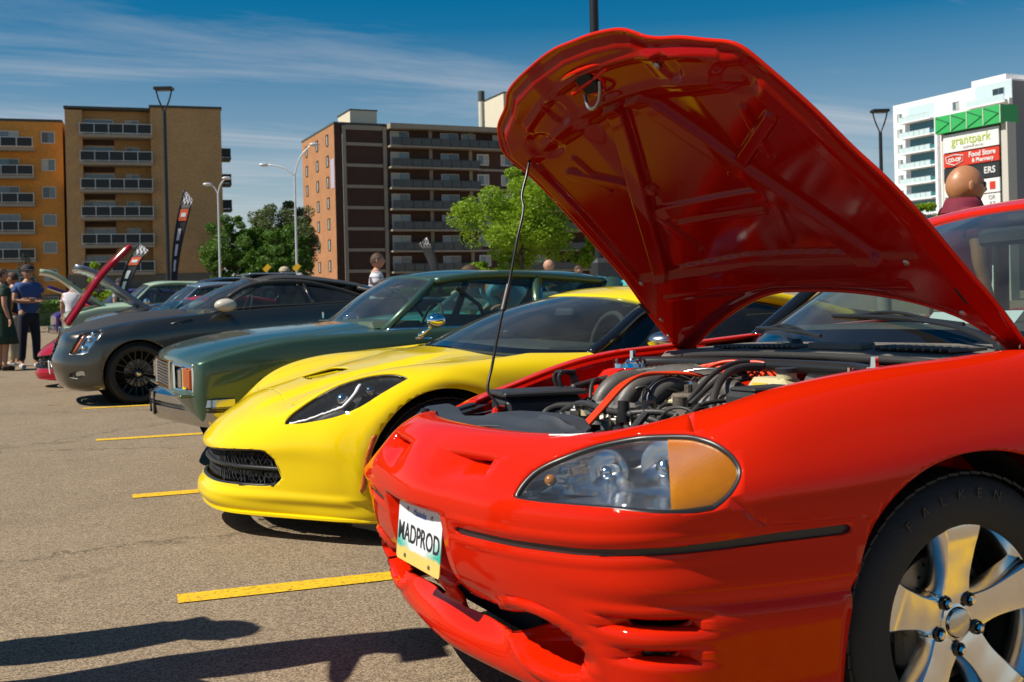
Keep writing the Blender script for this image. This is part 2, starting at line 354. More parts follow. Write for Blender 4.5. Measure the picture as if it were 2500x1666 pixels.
class B:
    """collects shapes into one mesh"""
    def __init__(s): s.V=[]; s.F=[]
    def add(s,V,F,T=None):
        b=len(s.V); V=np.asarray(V,float)
        if T is not None: V=np.array([T@Vector(v) for v in V])
        s.V+=[tuple(v) for v in V]; s.F+=[tuple(i+b for i in f) for f in F]; return s
    def box(s,c,d,rot=None,bev=0):
        x,y,z=[k/2 for k in d]; b=min(bev,x*.9,y*.9,z*.9)
        if b<=0:
            V=[(i,j,k) for i in (-x,x) for j in (-y,y) for k in (-z,z)]
            F=[(0,1,3,2),(4,6,7,5),(0,4,5,1),(2,3,7,6),(0,2,6,4),(1,5,7,3)]
        else:
            V=[];F=[];X=((-1,0),(1,0))
            idx={}
            for sx in (-1,1):
                for sy in (-1,1):
                    for sz in (-1,1):
                        for a in range(3):
                            p=[sx*x,sy*y,sz*z]
                            for q in range(3):
                                if q!=a: p[q]-=(sx,sy,sz)[q]*b
                            idx[sx,sy,sz,a]=len(V); V.append(tuple(p))
            g=lambda *k: idx[k]
            F+=[(g(1,-1,-1,0),g(1,1,-1,0),g(1,1,1,0),g(1,-1,1,0)),(g(-1,-1,-1,0),g(-1,-1,1,0),g(-1,1,1,0),g(-1,1,-1,0)),
                (g(-1,1,-1,1),g(-1,1,1,1),g(1,1,1,1),g(1,1,-1,1)),(g(-1,-1,-1,1),g(1,-1,-1,1),g(1,-1,1,1),g(-1,-1,1,1)),
                (g(-1,-1,1,2),g(1,-1,1,2),g(1,1,1,2),g(-1,1,1,2)),(g(-1,-1,-1,2),g(-1,1,-1,2),g(1,1,-1,2),g(1,-1,-1,2))]
            for sy in (-1,1):
                for sz in (-1,1): F.append((g(-1,sy,sz,1),g(1,sy,sz,1),g(1,sy,sz,2),g(-1,sy,sz,2)))
            for sx in (-1,1):
                for sz in (-1,1): F.append((g(sx,-1,sz,0),g(sx,1,sz,0),g(sx,1,sz,2),g(sx,-1,sz,2)))
            for sx in (-1,1):
                for sy in (-1,1): F.append((g(sx,sy,-1,0),g(sx,sy,1,0),g(sx,sy,1,1),g(sx,sy,-1,1)))
            for sx in (-1,1):
                for sy in (-1,1):
                    for sz in (-1,1): F.append((g(sx,sy,sz,0),g(sx,sy,sz,1),g(sx,sy,sz,2)))
        T=Matrix.Translation(c)
        if rot is not None: T=T@rot.to_4x4()
        return s.add(V,F,T)
    def tube(s,P,r,n=10,caps=True,smooth=0,flat=1.0,up=None):
        """swept round tube through points P; r one radius or one per point"""
        P=np.asarray(P,float)
        if smooth:
            rr_=np.asarray(r,float) if np.ndim(r) else np.full(len(P),float(r))
            Q=smooth_curve(np.concatenate([P,rr_[:,None]],1),smooth); P=Q[:,:3]; r=Q[:,3]
        m=len(P); r=np.full(m,float(r)) if np.ndim(r)==0 else np.asarray(r,float)
        t=np.gradient(P,axis=0); t/=np.maximum(np.linalg.norm(t,axis=1)[:,None],1e-9)
        ref=np.array(up if up is not None else ((0,0,1.) if abs(t[0,2])<.9 else (1.,0,0)))
        V=[];a=np.cross(t[0],ref); a/=np.linalg.norm(a)
        for i in range(m):
            a=a-t[i]*(a@t[i]); a/=max(np.linalg.norm(a),1e-9); b=np.cross(t[i],a)
            for k in range(n):
                q=2*PI*k/n; V.append(P[i]+a*math.cos(q)*r[i]+b*math.sin(q)*r[i]*flat)
        F=[(i*n+k,i*n+(k+1)%n,(i+1)*n+(k+1)%n,(i+1)*n+k) for i in range(m-1) for k in range(n)]
        if caps: F+=[tuple(range(n))[::-1],tuple((m-1)*n+k for k in range(n))]
        return s.add(V,F)
    def cyl(s,a,b,r,n=20,r2=None,caps=True):
        return s.tube([a,b],[r,r if r2 is None else r2],n,caps)
    def lathe(s,prof,n=32,T=None,a0=0,a1=2*PI):
        """prof list of (radius, height) about local z"""
        V=[];F=[];m=len(prof); full=abs(a1-a0-2*PI)<1e-6; k=n if full else n+1
        for i in range(k):
            q=a0+(a1-a0)*i/n
            V+=[(p[0]*math.cos(q),p[0]*math.sin(q),p[1]) for p in prof]
        for i in range(n):
            j=(i+1)%k
            for p in range(m-1): F.append((i*m+p,j*m+p,j*m+p+1,i*m+p+1))
        return s.add(V,F,T)
    def prism(s,poly,h,T=None,h0=0):
        """polygon in local xy extruded h0..h along z"""
        n=len(poly); V=[(x,y,h0) for x,y in poly]+[(x,y,h) for x,y in poly]
        F=[tuple(range(n))[::-1],tuple(range(n,2*n))]+[(i,(i+1)%n,n+(i+1)%n,n+i) for i in range(n)]
        return s.add(V,F,T)
    def grid(s,G,flip=False):
        r,c,_=G.shape; F=[]
        for i in range(r-1):
            for j in range(c-1):
                f=(i*c+j,i*c+j+1,(i+1)*c+j+1,(i+1)*c+j); F.append(f[::-1] if flip else f)
        return s.add(G.reshape(-1,3),F)
    def sphere(s,c,r,n=16,m=10,sc_=(1,1,1)):
        V=[];F=[]
        for i in range(m+1):
            p=PI*i/m
            for k in range(n):
                q=2*PI*k/n; V.append((c[0]+r*sc_[0]*math.sin(p)*math.cos(q),c[1]+r*sc_[1]*math.sin(p)*math.sin(q),c[2]+r*sc_[2]*math.cos(p)))
        F=[(i*n+k,(i+1)*n+k,(i+1)*n+(k+1)%n,i*n+(k+1)%n) for i in range(m) for k in range(n)]
        return s.add(V,F)
    def obj(s,name,m,parent=None,smooth=35,solid=0): return mobj(name,s.V,s.F,m,parent,smooth,solid)
def loft(c0,c1,nu,nv,bulge=None,mid=()):
    """grid between two curves (lists of points), optional middle curves and bulge vector"""
    cs=[smooth_curve(c,nu) for c in (c0,*mid,c1)]
    A=np.stack(cs); t=np.linspace(0,1,len(cs))
    G=_spl(t,A,np.linspace(0,1,nv)) if len(cs)>2 else A[0][None]*(1-np.linspace(0,1,nv))[:,None,None]+A[1][None]*np.linspace(0,1,nv)[:,None,None]
    if bulge is not None:
        k=np.linspace(0,1,nv); j=np.linspace(0,1,nu)
        G=G+(np.sin(PI*k)[:,None]*np.sin(PI*j)[None,:]**.5)[:,:,None]*np.asarray(bulge)
    return G
def text_mesh(body,size,name,m,parent,loc,rot,ext=.0008,align='CENTER',sx=1,bold=0,shear=0):
    cu=bpy.data.curves.new(name,'FONT'); cu.body=body; cu.size=size; cu.align_x=align; cu.align_y='CENTER'; cu.extrude=ext; cu.offset=bold; cu.shear=shear; cu.resolution_u=4
    o=bpy.data.objects.new('tmp',cu); col.objects.link(o); dg=bpy.context.evaluated_depsgraph_get(); me=bpy.data.meshes.new_from_object(o.evaluated_get(dg))
    bpy.data.objects.remove(o); bpy.data.curves.remove(cu)
    me.materials.clear(); me.materials.append(M[m]); me.name=name
    q=link(name,me,parent); q.location=loc; q.rotation_euler=rot; q.scale=(sx,1,1); return q
def axisT(loc,xax,yax,zax):
    return Matrix(((xax[0],yax[0],zax[0],loc[0]),(xax[1],yax[1],zax[1],loc[1]),(xax[2],yax[2],zax[2],loc[2]),(0,0,0,1)))
# ------------------------------------------------------------------ ground
def asphalt():
    m,n,l,p=newmat('asphalt'); tc=n.new('ShaderNodeTexCoord')
    def noise(s,d=5,r=.6):
        t=n.new('ShaderNodeTexNoise'); t.inputs['Scale'].default_value=s; t.inputs['Detail'].default_value=d; t.inputs['Roughness'].default_value=r; l.new(tc.outputs['Object'],t.inputs['Vector']); return t
    big=noise(.35,6); mid=noise(4,8,.7); fine=noise(150,4,.75)
    v=n.new('ShaderNodeTexVoronoi'); v.inputs['Scale'].default_value=190; l.new(tc.outputs['Object'],v.inputs['Vector'])
    r=n.new('ShaderNodeValToRGB'); e=r.color_ramp.elements; e[0].position=.28; e[0].color=(.13,.10,.068,1); e[1].position=.72; e[1].color=(.46,.365,.25,1)
    q=e.new(.5); q.color=(.295,.23,.155,1)
    a=n.new('ShaderNodeMath'); a.operation='ADD'; b=n.new('ShaderNodeMath'); b.operation='MULTIPLY'; b.inputs[1].default_value=.42
    sepc=n.new('ShaderNodeSeparateColor'); l.new(v.outputs['Color'],sepc.inputs[0]); l.new(sepc.outputs[0],b.inputs[0])
    c=n.new('ShaderNodeMath'); c.operation='MULTIPLY'; c.inputs[1].default_value=.55; l.new(fine.outputs['Fac'],c.inputs[0]); l.new(b.outputs[0],a.inputs[0]); l.new(c.outputs[0],a.inputs[1])
    l.new(a.outputs[0],r.inputs[0])
    mx=n.new('ShaderNodeMix'); mx.data_type='RGBA'; mx.blend_type='MULTIPLY'; mx.inputs['Factor'].default_value=1
    r2=n.new('ShaderNodeValToRGB'); r2.color_ramp.elements[0].position=.3; r2.color_ramp.elements[0].color=(.74,.73,.72,1); r2.color_ramp.elements[1].position=.7; r2.color_ramp.elements[1].color=(1.12,1.1,1.06,1)
    s2=n.new('ShaderNodeMath'); s2.operation='ADD'; h=n.new('ShaderNodeMath'); h.operation='MULTIPLY'; h.inputs[1].default_value=.5; l.new(big.outputs['Fac'],h.inputs[0]); h2=n.new('ShaderNodeMath'); h2.operation='MULTIPLY'; h2.inputs[1].default_value=.5; l.new(mid.outputs['Fac'],h2.inputs[0]); l.new(h.outputs[0],s2.inputs[0]); l.new(h2.outputs[0],s2.inputs[1]); l.new(s2.outputs[0],r2.inputs[0])
    vc=n.new('ShaderNodeTexVoronoi'); vc.feature='DISTANCE_TO_EDGE'; vc.inputs['Scale'].default_value=.33; wv=n.new('ShaderNodeVectorMath'); wv.operation='ADD'; sc2=n.new('ShaderNodeVectorMath'); sc2.operation='SCALE'; sc2.inputs['Scale'].default_value=.55; l.new(mid.outputs['Color'],sc2.inputs[0]); l.new(tc.outputs['Object'],wv.inputs[0]); l.new(sc2.outputs[0],wv.inputs[1]); l.new(wv.outputs[0],vc.inputs['Vector'])
    ck=n.new('ShaderNodeMapRange'); ck.inputs['From Min'].default_value=.0; ck.inputs['From Max'].default_value=.006; ck.inputs['To Min'].default_value=.45; ck.inputs['To Max'].default_value=1; l.new(vc.outputs['Distance'],ck.inputs[0])
    st=noise(1.7,3,.5); sr=n.new('ShaderNodeMapRange'); sr.inputs['From Min'].default_value=.64; sr.inputs['From Max'].default_value=.78; sr.inputs['To Min'].default_value=1; sr.inputs['To Max'].default_value=.55; l.new(st.outputs['Fac'],sr.inputs[0])
    cm=n.new('ShaderNodeMath'); cm.operation='MULTIPLY'; l.new(ck.outputs[0],cm.inputs[0]); l.new(sr.outputs[0],cm.inputs[1])
    mc=n.new('ShaderNodeMix'); mc.data_type='RGBA'; mc.blend_type='MULTIPLY'; mc.inputs['Factor'].default_value=1; l.new(r.outputs[0],mc.inputs['A']); l.new(cm.outputs[0],mc.inputs['B'])
    l.new(mc.outputs['Result'],mx.inputs['A']); l.new(r2.outputs[0],mx.inputs['B']); l.new(mx.outputs['Result'],p.inputs['Base Color'])
    p.inputs['Roughness'].default_value=.88; p.inputs['Specular IOR Level'].default_value=.25
    bp=n.new('ShaderNodeBump'); bp.inputs['Strength'].default_value=.75; bp.inputs['Distance'].default_value=.006; l.new(a.outputs[0],bp.inputs['Height']); l.new(bp.outputs[0],p.inputs['Normal'])
asphalt()
def line_mat():
    m,n,l,p=newmat('line_paint'); tc=n.new('ShaderNodeTexCoord')
    t=n.new('ShaderNodeTexNoise'); t.inputs['Scale'].default_value=60; t.inputs['Detail'].default_value=6; l.new(tc.outputs['Object'],t.inputs['Vector'])
    r=n.new('ShaderNodeValToRGB'); r.color_ramp.elements[0].position=.3; r.color_ramp.elements[0].color=(.42,.24,.015,1); r.color_ramp.elements[1].position=.52; r.color_ramp.elements[1].color=(.76,.47,.006,1); l.new(t.outputs['Fac'],r.inputs[0]); l.new(r.outputs[0],p.inputs['Base Color'])
    p.inputs['Roughness'].default_value=.75
    tw=n.new('ShaderNodeTexNoise'); tw.inputs['Scale'].default_value=38; tw.inputs['Detail'].default_value=9; tw.inputs['Roughness'].default_value=.75; l.new(tc.outputs['Object'],tw.inputs['Vector']); th=n.new('ShaderNodeMapRange'); th.inputs['From Min'].default_value=.60; th.inputs['From Max'].default_value=.64; l.new(tw.outputs['Fac'],th.inputs[0]); tr=n.new('ShaderNodeBsdfTransparent'); ms=n.new('ShaderNodeMixShader'); l.new(th.outputs[0],ms.inputs[0]); l.new(p.outputs[0],ms.inputs[1]); l.new(tr.outputs[0],ms.inputs[2]); l.new(ms.outputs[0],n['Material Output'].inputs[0])
    b=n.new('ShaderNodeBump'); b.inputs['Strength'].default_value=.5; b.inputs['Distance'].default_value=.004; l.new(t.outputs['Fac'],b.inputs['Height']); l.new(b.outputs[0],p.inputs['Normal'])
line_mat()
g=B(); xs=[-3000,-60,-20,-6,-2,0,2,4,8,20,60,3000]
G=np.array([[(x,y,0) for x in xs] for y in (-3000,-40,-5,0,2,4,8,15,30,60,150,3000)],float); g.grid(G)
tag(g.obj('parking_lot_ground','asphalt',None,0),kind='structure',label='weathered tan asphalt of the parking lot')
for (xa,ya,xb,yb) in ((.475,4.035,6.2,3.55),(.52,6.33,6.2,5.9),(.49,9.16,6.2,8.7),(.53,12.1,6.2,11.5),(.5,1.3,6.2,.95)):
    b=B(); d=np.array([xb-xa,yb-ya]); d/=np.linalg.norm(d); nn=np.array([-d[1],d[0]])*.062
    k=24; pts=[]
    for i in range(k+1):
        c=np.array([xa,ya])+(np.array([xb,yb])-np.array([xa,ya]))*i/k
        j=np.random.uniform(-.003,.003,2)
        pts.append([(c[0]-nn[0]*(1+j[0]*14),c[1]-nn[1]*(1+j[0]*14),.004),(c[0]+nn[0]*(1+j[1]*14),c[1]+nn[1]*(1+j[1]*14),.004)])
    b.grid(np.transpose(np.array(pts),(1,0,2)))
    tag(b.obj('parking_line','line_paint',None,0),kind='structure')
# ------------------------------------------------------------------ red coupe with its hood up (front left of the row)
red=thing('red_car','glossy red coupe in the foreground with its hood propped up over the engine','car',(1.808,2.575,-.0178),R(1.0),rx=R(-1.2))
def q_of(V,px=-.2): return np.arctan2(np.abs(V[:,1]),-(V[:,0]-px))
def far_adj(P_):
    P_=np.array(P_,float); y=P_[...,1]; w_=sstep(.25,.8,y); x=P_[...,0]; f_=1-sstep(-.45,.15,x)
    P_[...,0]+=.055*w_*(1-sstep(-.5,.0,x))*sstep(.57,.68,P_[...,2]); P_[...,2]-=.058*sstep(.35,.75,y)*f_*sstep(.50,.66,P_[...,2]); return P_
G=far_adj(tensor(mirror_net(red_net()),440,190))
X,Y,Zc=G[:,:,0],G[:,:,1],G[:,:,2]; AY=np.abs(Y)
front=X<-.3
# fog lamp tunnel
e=np.hypot((AY-.485)/.138,(Zc-.330)/.072); 
G[:,:,0]-=.012*np.exp(-((e-1.1)/.09)**2)*front*(AY>.3)
dp=.13*(1-sstep(.80,1.0,e))*front*(AY>.2); G[:,:,0]+=dp; G[:,:,1]+=np.sign(Y)*dp*.35
# plate recess
rp=(1-sstep(.168,.186,AY))*(1-sstep(.562,.572,Zc))*sstep(.355,.375,Zc)*front; G[:,:,0]+=.04*rp
# scooped nostril recess beside the badge
zt=.700; zb=.640+.03*sstep(.1,.34,AY)
rn=sstep(.07,.30,AY)*(1-sstep(.335,.35,AY))*(1-sstep(zt-.006,zt+.002,Zc))*sstep(zb-.03,zb+.02,Zc)*front; G[:,:,0]+=.055*rn
# crease running back from the fog lamp, and a soft second crease
w1=(X<-.25)*(AY>.55)
G[:,:,1]-=np.sign(Y)*w1*.014*np.exp(-((Zc-.455)/.022)**2)*sstep(.55,.70,AY)
# recess around the side slots
qq=np.arctan2(AY,-(X+.2))
zs_=np.interp(qq,[.39,.62,.818,.953,1.226,1.415,1.5],[.539,.544,.553,.564,.576,.577,.578])
wv_=sstep(.28,.40,qq)*(1-sstep(1.0,1.2,qq))*(X<-.3)
rg=wv_*(.004*np.exp(-((Zc-zs_-.024)/.009)**2)+.003*np.exp(-((Zc-zs_+.024)/.009)**2))
G[:,:,0]-=rg*np.cos(qq); G[:,:,1]+=np.sign(Y)*rg*np.sin(qq)
for (qa,qb,za) in ((.84,1.06,.416),(.88,1.035,.355)):
    mk=sstep(qa,qa+.07,qq)*(1-sstep(qb-.01,qb+.01,qq))*(1-sstep(.014,.022,np.abs(Zc-za))); G[:,:,0]+=.03*mk; G[:,:,1]-=np.sign(Y)*.02*mk
S=Shell(G)
def cutq(poly,reg,sc=.8):
    V=S.V; p=np.stack([q_of(V)*sc,V[:,2]],1); d=sdist(p,np.array(poly)*[sc,1]); d=np.where(V[:,0]<-.25,d,1.); S.cut(d,reg)
HL=[(0.6189,0.632),(0.6249,0.646),(0.652,0.678),(0.7097,0.705),(0.7682,0.723),(0.8253,0.737),(0.8844,0.747),(0.9442,0.755),(1.0013,0.759),(1.0537,0.761),(1.0945,0.757),(1.1284,0.743),(1.1518,0.721),(1.1572,0.701),(1.1472,0.681),(1.1293,0.663),(1.1098,0.649),(1.0914,0.639),(1.0386,0.635),(0.982,0.635),(0.9092,0.638),(0.8265,0.637),(0.7483,0.634),(0.6797,0.632)]
HLs=smooth_curve(np.array(HL+[HL[0]]),120)[:-1]
cutq(HLs,'lamp')
V=S.V; S.cut(np.where(V[:,0]<-.25,1.0085-q_of(V)+.0,1.),'amber',only=('lamp',))
# black strip
qs=np.array([.39,.62,.818,.953,1.226,1.415,1.5]); zs=np.array([.539,.544,.553,.564,.576,.577,.578])
V=S.V; q=q_of(V); zq=np.interp(q,qs,zs)
half=np.where(np.abs(V[:,1])<.5,.0105,.0105)
d=np.maximum(np.abs(V[:,2]-zq)-half,np.maximum((.335-q)*.7,(q-1.412)*.5)); d=np.where(V[:,0]<-.25,d,1.); S.cut(d,'strip')
# slots, intake, nostrils
cutq([(0.908,0.424),(1.0496,0.431),(1.0423,0.416),(1.0175,0.409),(0.9142,0.404)],'hole')
cutq([(0.9305,0.360),(1.0238,0.366),(1.0128,0.351),(0.9808,0.347),(0.9372,0.345)],'hole')
V=S.V; ayz=np.stack([np.abs(V[:,1]),V[:,2]],1)
fr=(V[:,0]<-.5)
S.cut(np.where(fr,sdist(ayz,[(.055,.304),(.055,.366),(.16,.371),(.34,.385),(.445,.388),(.41,.35),(.375,.325),(.338,.308),(.24,.304)]),1.),'hole')
V=S.V; ayz=np.stack([np.abs(V[:,1]),V[:,2]],1); fr=(V[:,0]<-.5)
S.cut(np.where(fr,sdist(ayz,[(.225,.693),(.332,.697),(.338,.690),(.335,.676),(.262,.671),(.24,.675)]),1.),'hole')
V=S.V; S.cut(np.where(V[:,0]<-.4,np.hypot((np.abs(V[:,1])-.555)/.055,(V[:,2]-.338)/.042)-1,1.),'hole')
# wheel arches
AR=[(-.352,-.1),(-.347,.265),(-.341,.385),(-.325,.49),(-.283,.588),(-.22,.647),(-.136,.682),(-.02,.699),(.10,.69),(.2,.655),(.285,.59),(.345,.48),(.366,.36),(.37,-.1)]
ARs=smooth_curve(np.array(AR),60)
for ox in (0,2.72):
    V=S.V; S.cut(np.where(np.abs(V[:,1])>.5,sdist(V[:,[0,2]],ARs+[ox,0]),1.),'hole')
# split bumper from fender along the shut line
def seamz(x): return np.interp(x,[-.62,-.604,-.577,-.546,-.468,-.277,.0],[.66,.655,.630,.604,.602,.599,.599])
V=S.V; q=q_of(V)
sm=V[:,2]-seamz(V[:,0])
db=np.where(V[:,0]<-.26,np.minimum((q-1.075)*.6,np.where(V[:,0]<-.285,sm,1.)),1.)
S.cut(db,'bumper')
Vb,Fb=S.get(('bumper',)); bump_o=mobj('front_bumper',Vb,Fb,'red',red,180,solid=.012)
Vf,Ff=S.get((0,))
near=[f for f in Ff if np.mean([Vf[i][1] for i in f])<0]; far=[f for f in Ff if np.mean([Vf[i][1] for i in f])>=0]
def boundary(F):
    e={}
    for f in F:
        for i in range(len(f)): e[(f[i],f[(i+1)%len(f)])]=1
    nx={a:b_ for (a,b_) in e if (b_,a) not in e}
    best=[]
    while nx:
        s0=next(iter(nx)); L_=[s0]; c=nx.pop(s0)
        while c!=s0 and c in nx: L_.append(c); c=nx.pop(c)
        if len(L_)>len(best): best=L_
    return best
def sub(V,F):
    ids=sorted({i for f in F for i in f}); m={k:n for n,k in enumerate(ids)}; return [V[i] for i in ids],[tuple(m[i] for i in f) for f in F]
mobj('fender_and_side',*sub(Vf,near),'red',red,180,solid=.012); mobj('fender_and_side',*sub(Vf,far),'red',red,180,solid=.012)
# shut-line gaps
def surf_pts(xz,yoff=.002,side=-1):
    """points on the body side found by looking along y"""
    out=[]
    for (x,z) in xz:
        d=(S.V[:,0]-x)**2+(S.V[:,2]-z)**2+np.where(side*S.V[:,1]>0,0,9); k=np.argsort(d)[:3]; wgt=1/(np.sqrt(d[k])+1e-5); wgt/=wgt.sum(); y=(S.V[k,1]*wgt).sum(); out.append((x,y+side*yoff,z))
    return np.array(out)
for sd in (-1,1):
    b=B(); b.tube(surf_pts([(-.601,.657),(-.59,.643),(-.57,.624),(-.548,.606),(-.51,.603),(-.46,.602),(-.40,.601),(-.34,.600),(-.285,.599)],.0005,sd),.0032,6); b.obj('shut_line','dark_void',red)
Vs,Fs=S.get(('strip',)); 
def shift(V,F,off):
    bm=bmesh.new(); vs=[bm.verts.new(v) for v in V]
    for f in F:
        try: bm.faces.new([vs[i] for i in f])
        except ValueError: pass
    bm.normal_update(); V2=[v.co+v.normal*off for v in bm.verts]; F2=[[v.index for v in f.verts] for f in bm.faces]
    bm.verts.index_update(); F2=[[v.index for v in f.verts] for f in bm.faces]; bm.free(); return V2,F2
for sgn in (-1,1):
    ff=[f for f in Fs if sgn*np.mean([Vs[i][1] for i in f])>0]
    v2,f2=sub(Vs,ff); v2,f2=shift(v2,f2,-.0015); mobj('bumper_strip',v2,f2,'black_plastic',red,60,solid=.006)
# dark backing behind the openings
for s in (-1,1):
    b=B(); b.sphere((-.625,s*.565,.338),.06,16,10,(.5,1,.8)); b.obj('fog_lamp_housing','satin_black',red,180)
b=B(); b.box((-.735,0,.345),(.05,.70,.15),bev=.01); b.box((-.76,0,.66),(.06,.9,.10)); b.obj('grille_backing','dark_void',red)
for s in (-1,1):
    b=B(); b.box((-.585,s*.69,.39),(.09,.10,.12),Matrix.Rotation(s*R(40),3,'Z')); b.obj('slot_backing','dark_void',red)
# headlights
def fo(o,s):
    if s>0: o.location=(.045,0,-.05)
    return o
for sgn in (-1,1):
    Va,Fa=S.get(('lamp','amber')); ff=[f for f in Fa if sgn*np.mean([Va[i][1] for i in f])>0]; v0,f0=sub(Va,ff); v0=np.array(v0)
    edge=sdist(np.stack([q_of(v0)*.8,v0[:,2]],1),HLs*[.8,1])
    outl=[]; qv=q_of(v0)
    for (qq_,z_) in HLs[::2]:
        d_=(qv-qq_)**2*.64+(v0[:,2]-z_)**2; k=np.argmin(d_); outl.append(v0[k])
    outl=np.array(outl); b=B(); b.grid(np.stack([np.vstack([outl,outl[:1]]),np.vstack([outl,outl[:1]])+[.035,-sgn*.022,0]])); hl_root=b.obj('headlight','satin_black',red,60)
    parts={}
    for rg in ('lamp','amber'):
        Vl,Fl=S.get((rg,)); parts[rg]=sub(Vl,[f for f in Fl if sgn*np.mean([Vl[i][1] for i in f])>0])
    inner_,outer=parts['lamp'],parts['amber']
    mobj('lens',np.array(inner_[0]),inner_[1],'clear_lens',hl_root,180)
    # turn signal lens, inset a touch, with a clear cover
    mobj('turn_signal',np.array(outer[0])+[.001,-sgn*.001,0],outer[1],'amber',hl_root,180)
    mobj('turn_signal_bowl',np.array(outer[0])+[.03,-sgn*.03,0],outer[1],'reflector',hl_root,180)
    dep=np.clip(-edge,0,1)
    bowl=.012+.07*sstep(0,.012,dep)+.03*sstep(0,.06,dep)-.012*np.exp(-((qv-.79)/.008)**2)
    vv=v0+np.stack([bowl,-sgn*bowl*.62,np.zeros(len(v0))],1)
    kk=[f for f in f0 if np.mean([qv[i] for i in f])<1.03]
    mobj('reflector',*sub(vv,kk),'reflector_soft',hl_root,60)
    ax=np.array([-.86,sgn*.50,.06]); ax/=np.linalg.norm(ax); sd_=np.cross((0,0,1.),ax); sd_/=np.linalg.norm(sd_); u2=np.cross(ax,sd_)
    for (x_,y_,z_,r_) in ((-.735,.60,.688,.016),(-.655,.695,.70,.020)):
        b=B(); T=axisT((x_,sgn*y_,z_),tuple(sd_),tuple(u2),tuple(ax)); b.lathe([(0,.0),(r_*.7,-.003),(r_,-.014),(r_*.9,-.05)],16,T); fo(b.obj('bulb_shield','chrome',hl_root,180),sgn)
        b=B(); b.lathe([(r_*1.05,-.05),(r_*1.8,-.047),(r_*2.6,-.034),(r_*2.9,-.022)],24,T); fo(b.obj('reflector_dish','reflector_soft',hl_root,180),sgn)
    b=B(); pts=[(-.862,.505),(-.80,.60),(-.72,.70),(-.64,.765)]; b.grid(np.stack([[(x+.012,sgn*(y-.008),.645) for x,y in pts],[(x+.075,sgn*(y-.05),.655) for x,y in pts]])); fo(b.obj('reflector_shelf','reflector',hl_root,60),sgn)
    b=B(); b.sphere((-.825,sgn*.535,.672),.013,12,8); fo(b.obj('marker_bulb','amber',hl_root,180),sgn)
    # seal follows the rim of the lens
    loop=boundary(f0); cl=v0[loop+loop[:2]]; nrm=np.array([-.78,sgn*.6,.1]); b=B(); b.tube(smooth_curve(cl[::3],170)+nrm*.001,.0075,8,caps=False); b.obj('rubber_seal','satin_black',hl_root,180)
# badge: slim chrome arrowhead
b=B(); T=axisT((-.905,0,.668),(0,-1,0),(.30,0,.954),(-.954,0,.30)); b.prism([(0,-.042),(.019,.034),(.0035,.024),(0,.012),(-.0035,.024),(-.019,.034)],.006,T,-.01); b.obj('badge','chrome_dull',red,20)
# number plate
pl=B(); pw,ph=.153,.076
def rrect(w_,h_,r_,n=5):
    o=[]
    for cx,cy,a in ((w_-r_,h_-r_,0),(-w_+r_,h_-r_,90),(-w_+r_,-h_+r_,180),(w_-r_,-h_+r_,270)):
        for i in range(n+1):
            t=R(a+90*i/n); o.append((cx+r_*math.cos(t),cy+r_*math.sin(t)))
    return o
PZ=.478; PX=-.926; plx=(0,-1,0); tl=R(6); ply=(math.sin(tl),0,math.cos(tl)); plz=(-math.cos(tl),0,math.sin(tl))
PT=axisT((PX,-.003,PZ),plx,ply,plz)
pl.prism(rrect(pw,ph,.012),.002,PT)
def plate_mat():
    m,n,l,p=newmat('plate_face'); tc=n.new('ShaderNodeTexCoord'); sp=n.new('ShaderNodeSeparateXYZ'); l.new(tc.outputs['Object'],sp.inputs[0])
    t=n.new('ShaderNodeTexNoise'); t.inputs['Scale'].default_value=28; t.inputs['Detail'].default_value=5; l.new(tc.outputs['Object'],t.inputs['Vector'])
    def mth(op,a,b_):
        q_=n.new('ShaderNodeMath'); q_.operation=op
        for i,v in enumerate((a,b_)):
            if isinstance(v,(int,float)): q_.inputs[i].default_value=v
            else: l.new(v,q_.inputs[i])
        return q_.outputs[0]
    zrel=mth('SUBTRACT',sp.outputs['Z'],PZ); yab=mth('ABSOLUTE',mth('SUBTRACT',sp.outputs['Y'],-.003),0)
    wob=mth('MULTIPLY',mth('SUBTRACT',t.outputs['Fac'],.5),.05)
    wheat=n.new('ShaderNodeMapRange'); wheat.inputs['From Min'].default_value=-.036; wheat.inputs['From Max'].default_value=-.046; l.new(mth('ADD',zrel,mth('MULTIPLY',wob,.6)),wheat.inputs[0])
    teal=n.new('ShaderNodeMapRange'); teal.inputs['From Min'].default_value=.0; teal.inputs['From Max'].default_value=.05; l.new(mth('SUBTRACT',mth('SUBTRACT',mth('MULTIPLY',yab,.55),zrel),mth('ADD',.052,wob)),teal.inputs[0])
    a=n.new('ShaderNodeMix'); a.data_type='RGBA'; a.inputs['A'].default_value=(.78,.82,.84,1); a.inputs['B'].default_value=(.02,.42,.33,1); l.new(teal.outputs[0],a.inputs['Factor'])
    c=n.new('ShaderNodeMix'); c.data_type='RGBA'; l.new(wheat.outputs[0],c.inputs['Factor']); l.new(a.outputs['Result'],c.inputs['A']); c.inputs['B'].default_value=(.80,.55,.14,1)
    l.new(c.outputs['Result'],p.inputs['Base Color']); p.inputs['Roughness'].default_value=.35
plate_mat(); mat('plate_ink',(.02,.022,.035),.5); mat('plate_blue',(.12,.2,.55),.5)
po=pl.obj('license_plate','plate_face',red,20); po['label']='white license plate reading MADPROD with teal and wheat print'
prot=PT.to_euler()
text_mesh('MADPROD',.064,'plate_number','plate_ink',po,PT@Vector((0,-.004,.0028)),prot,.0006,sx=.94,bold=.0006)
text_mesh('Manitoba',.024,'plate_script','plate_blue',po,PT@Vector((.0,.054,.0028)),prot,.0003,shear=.25)
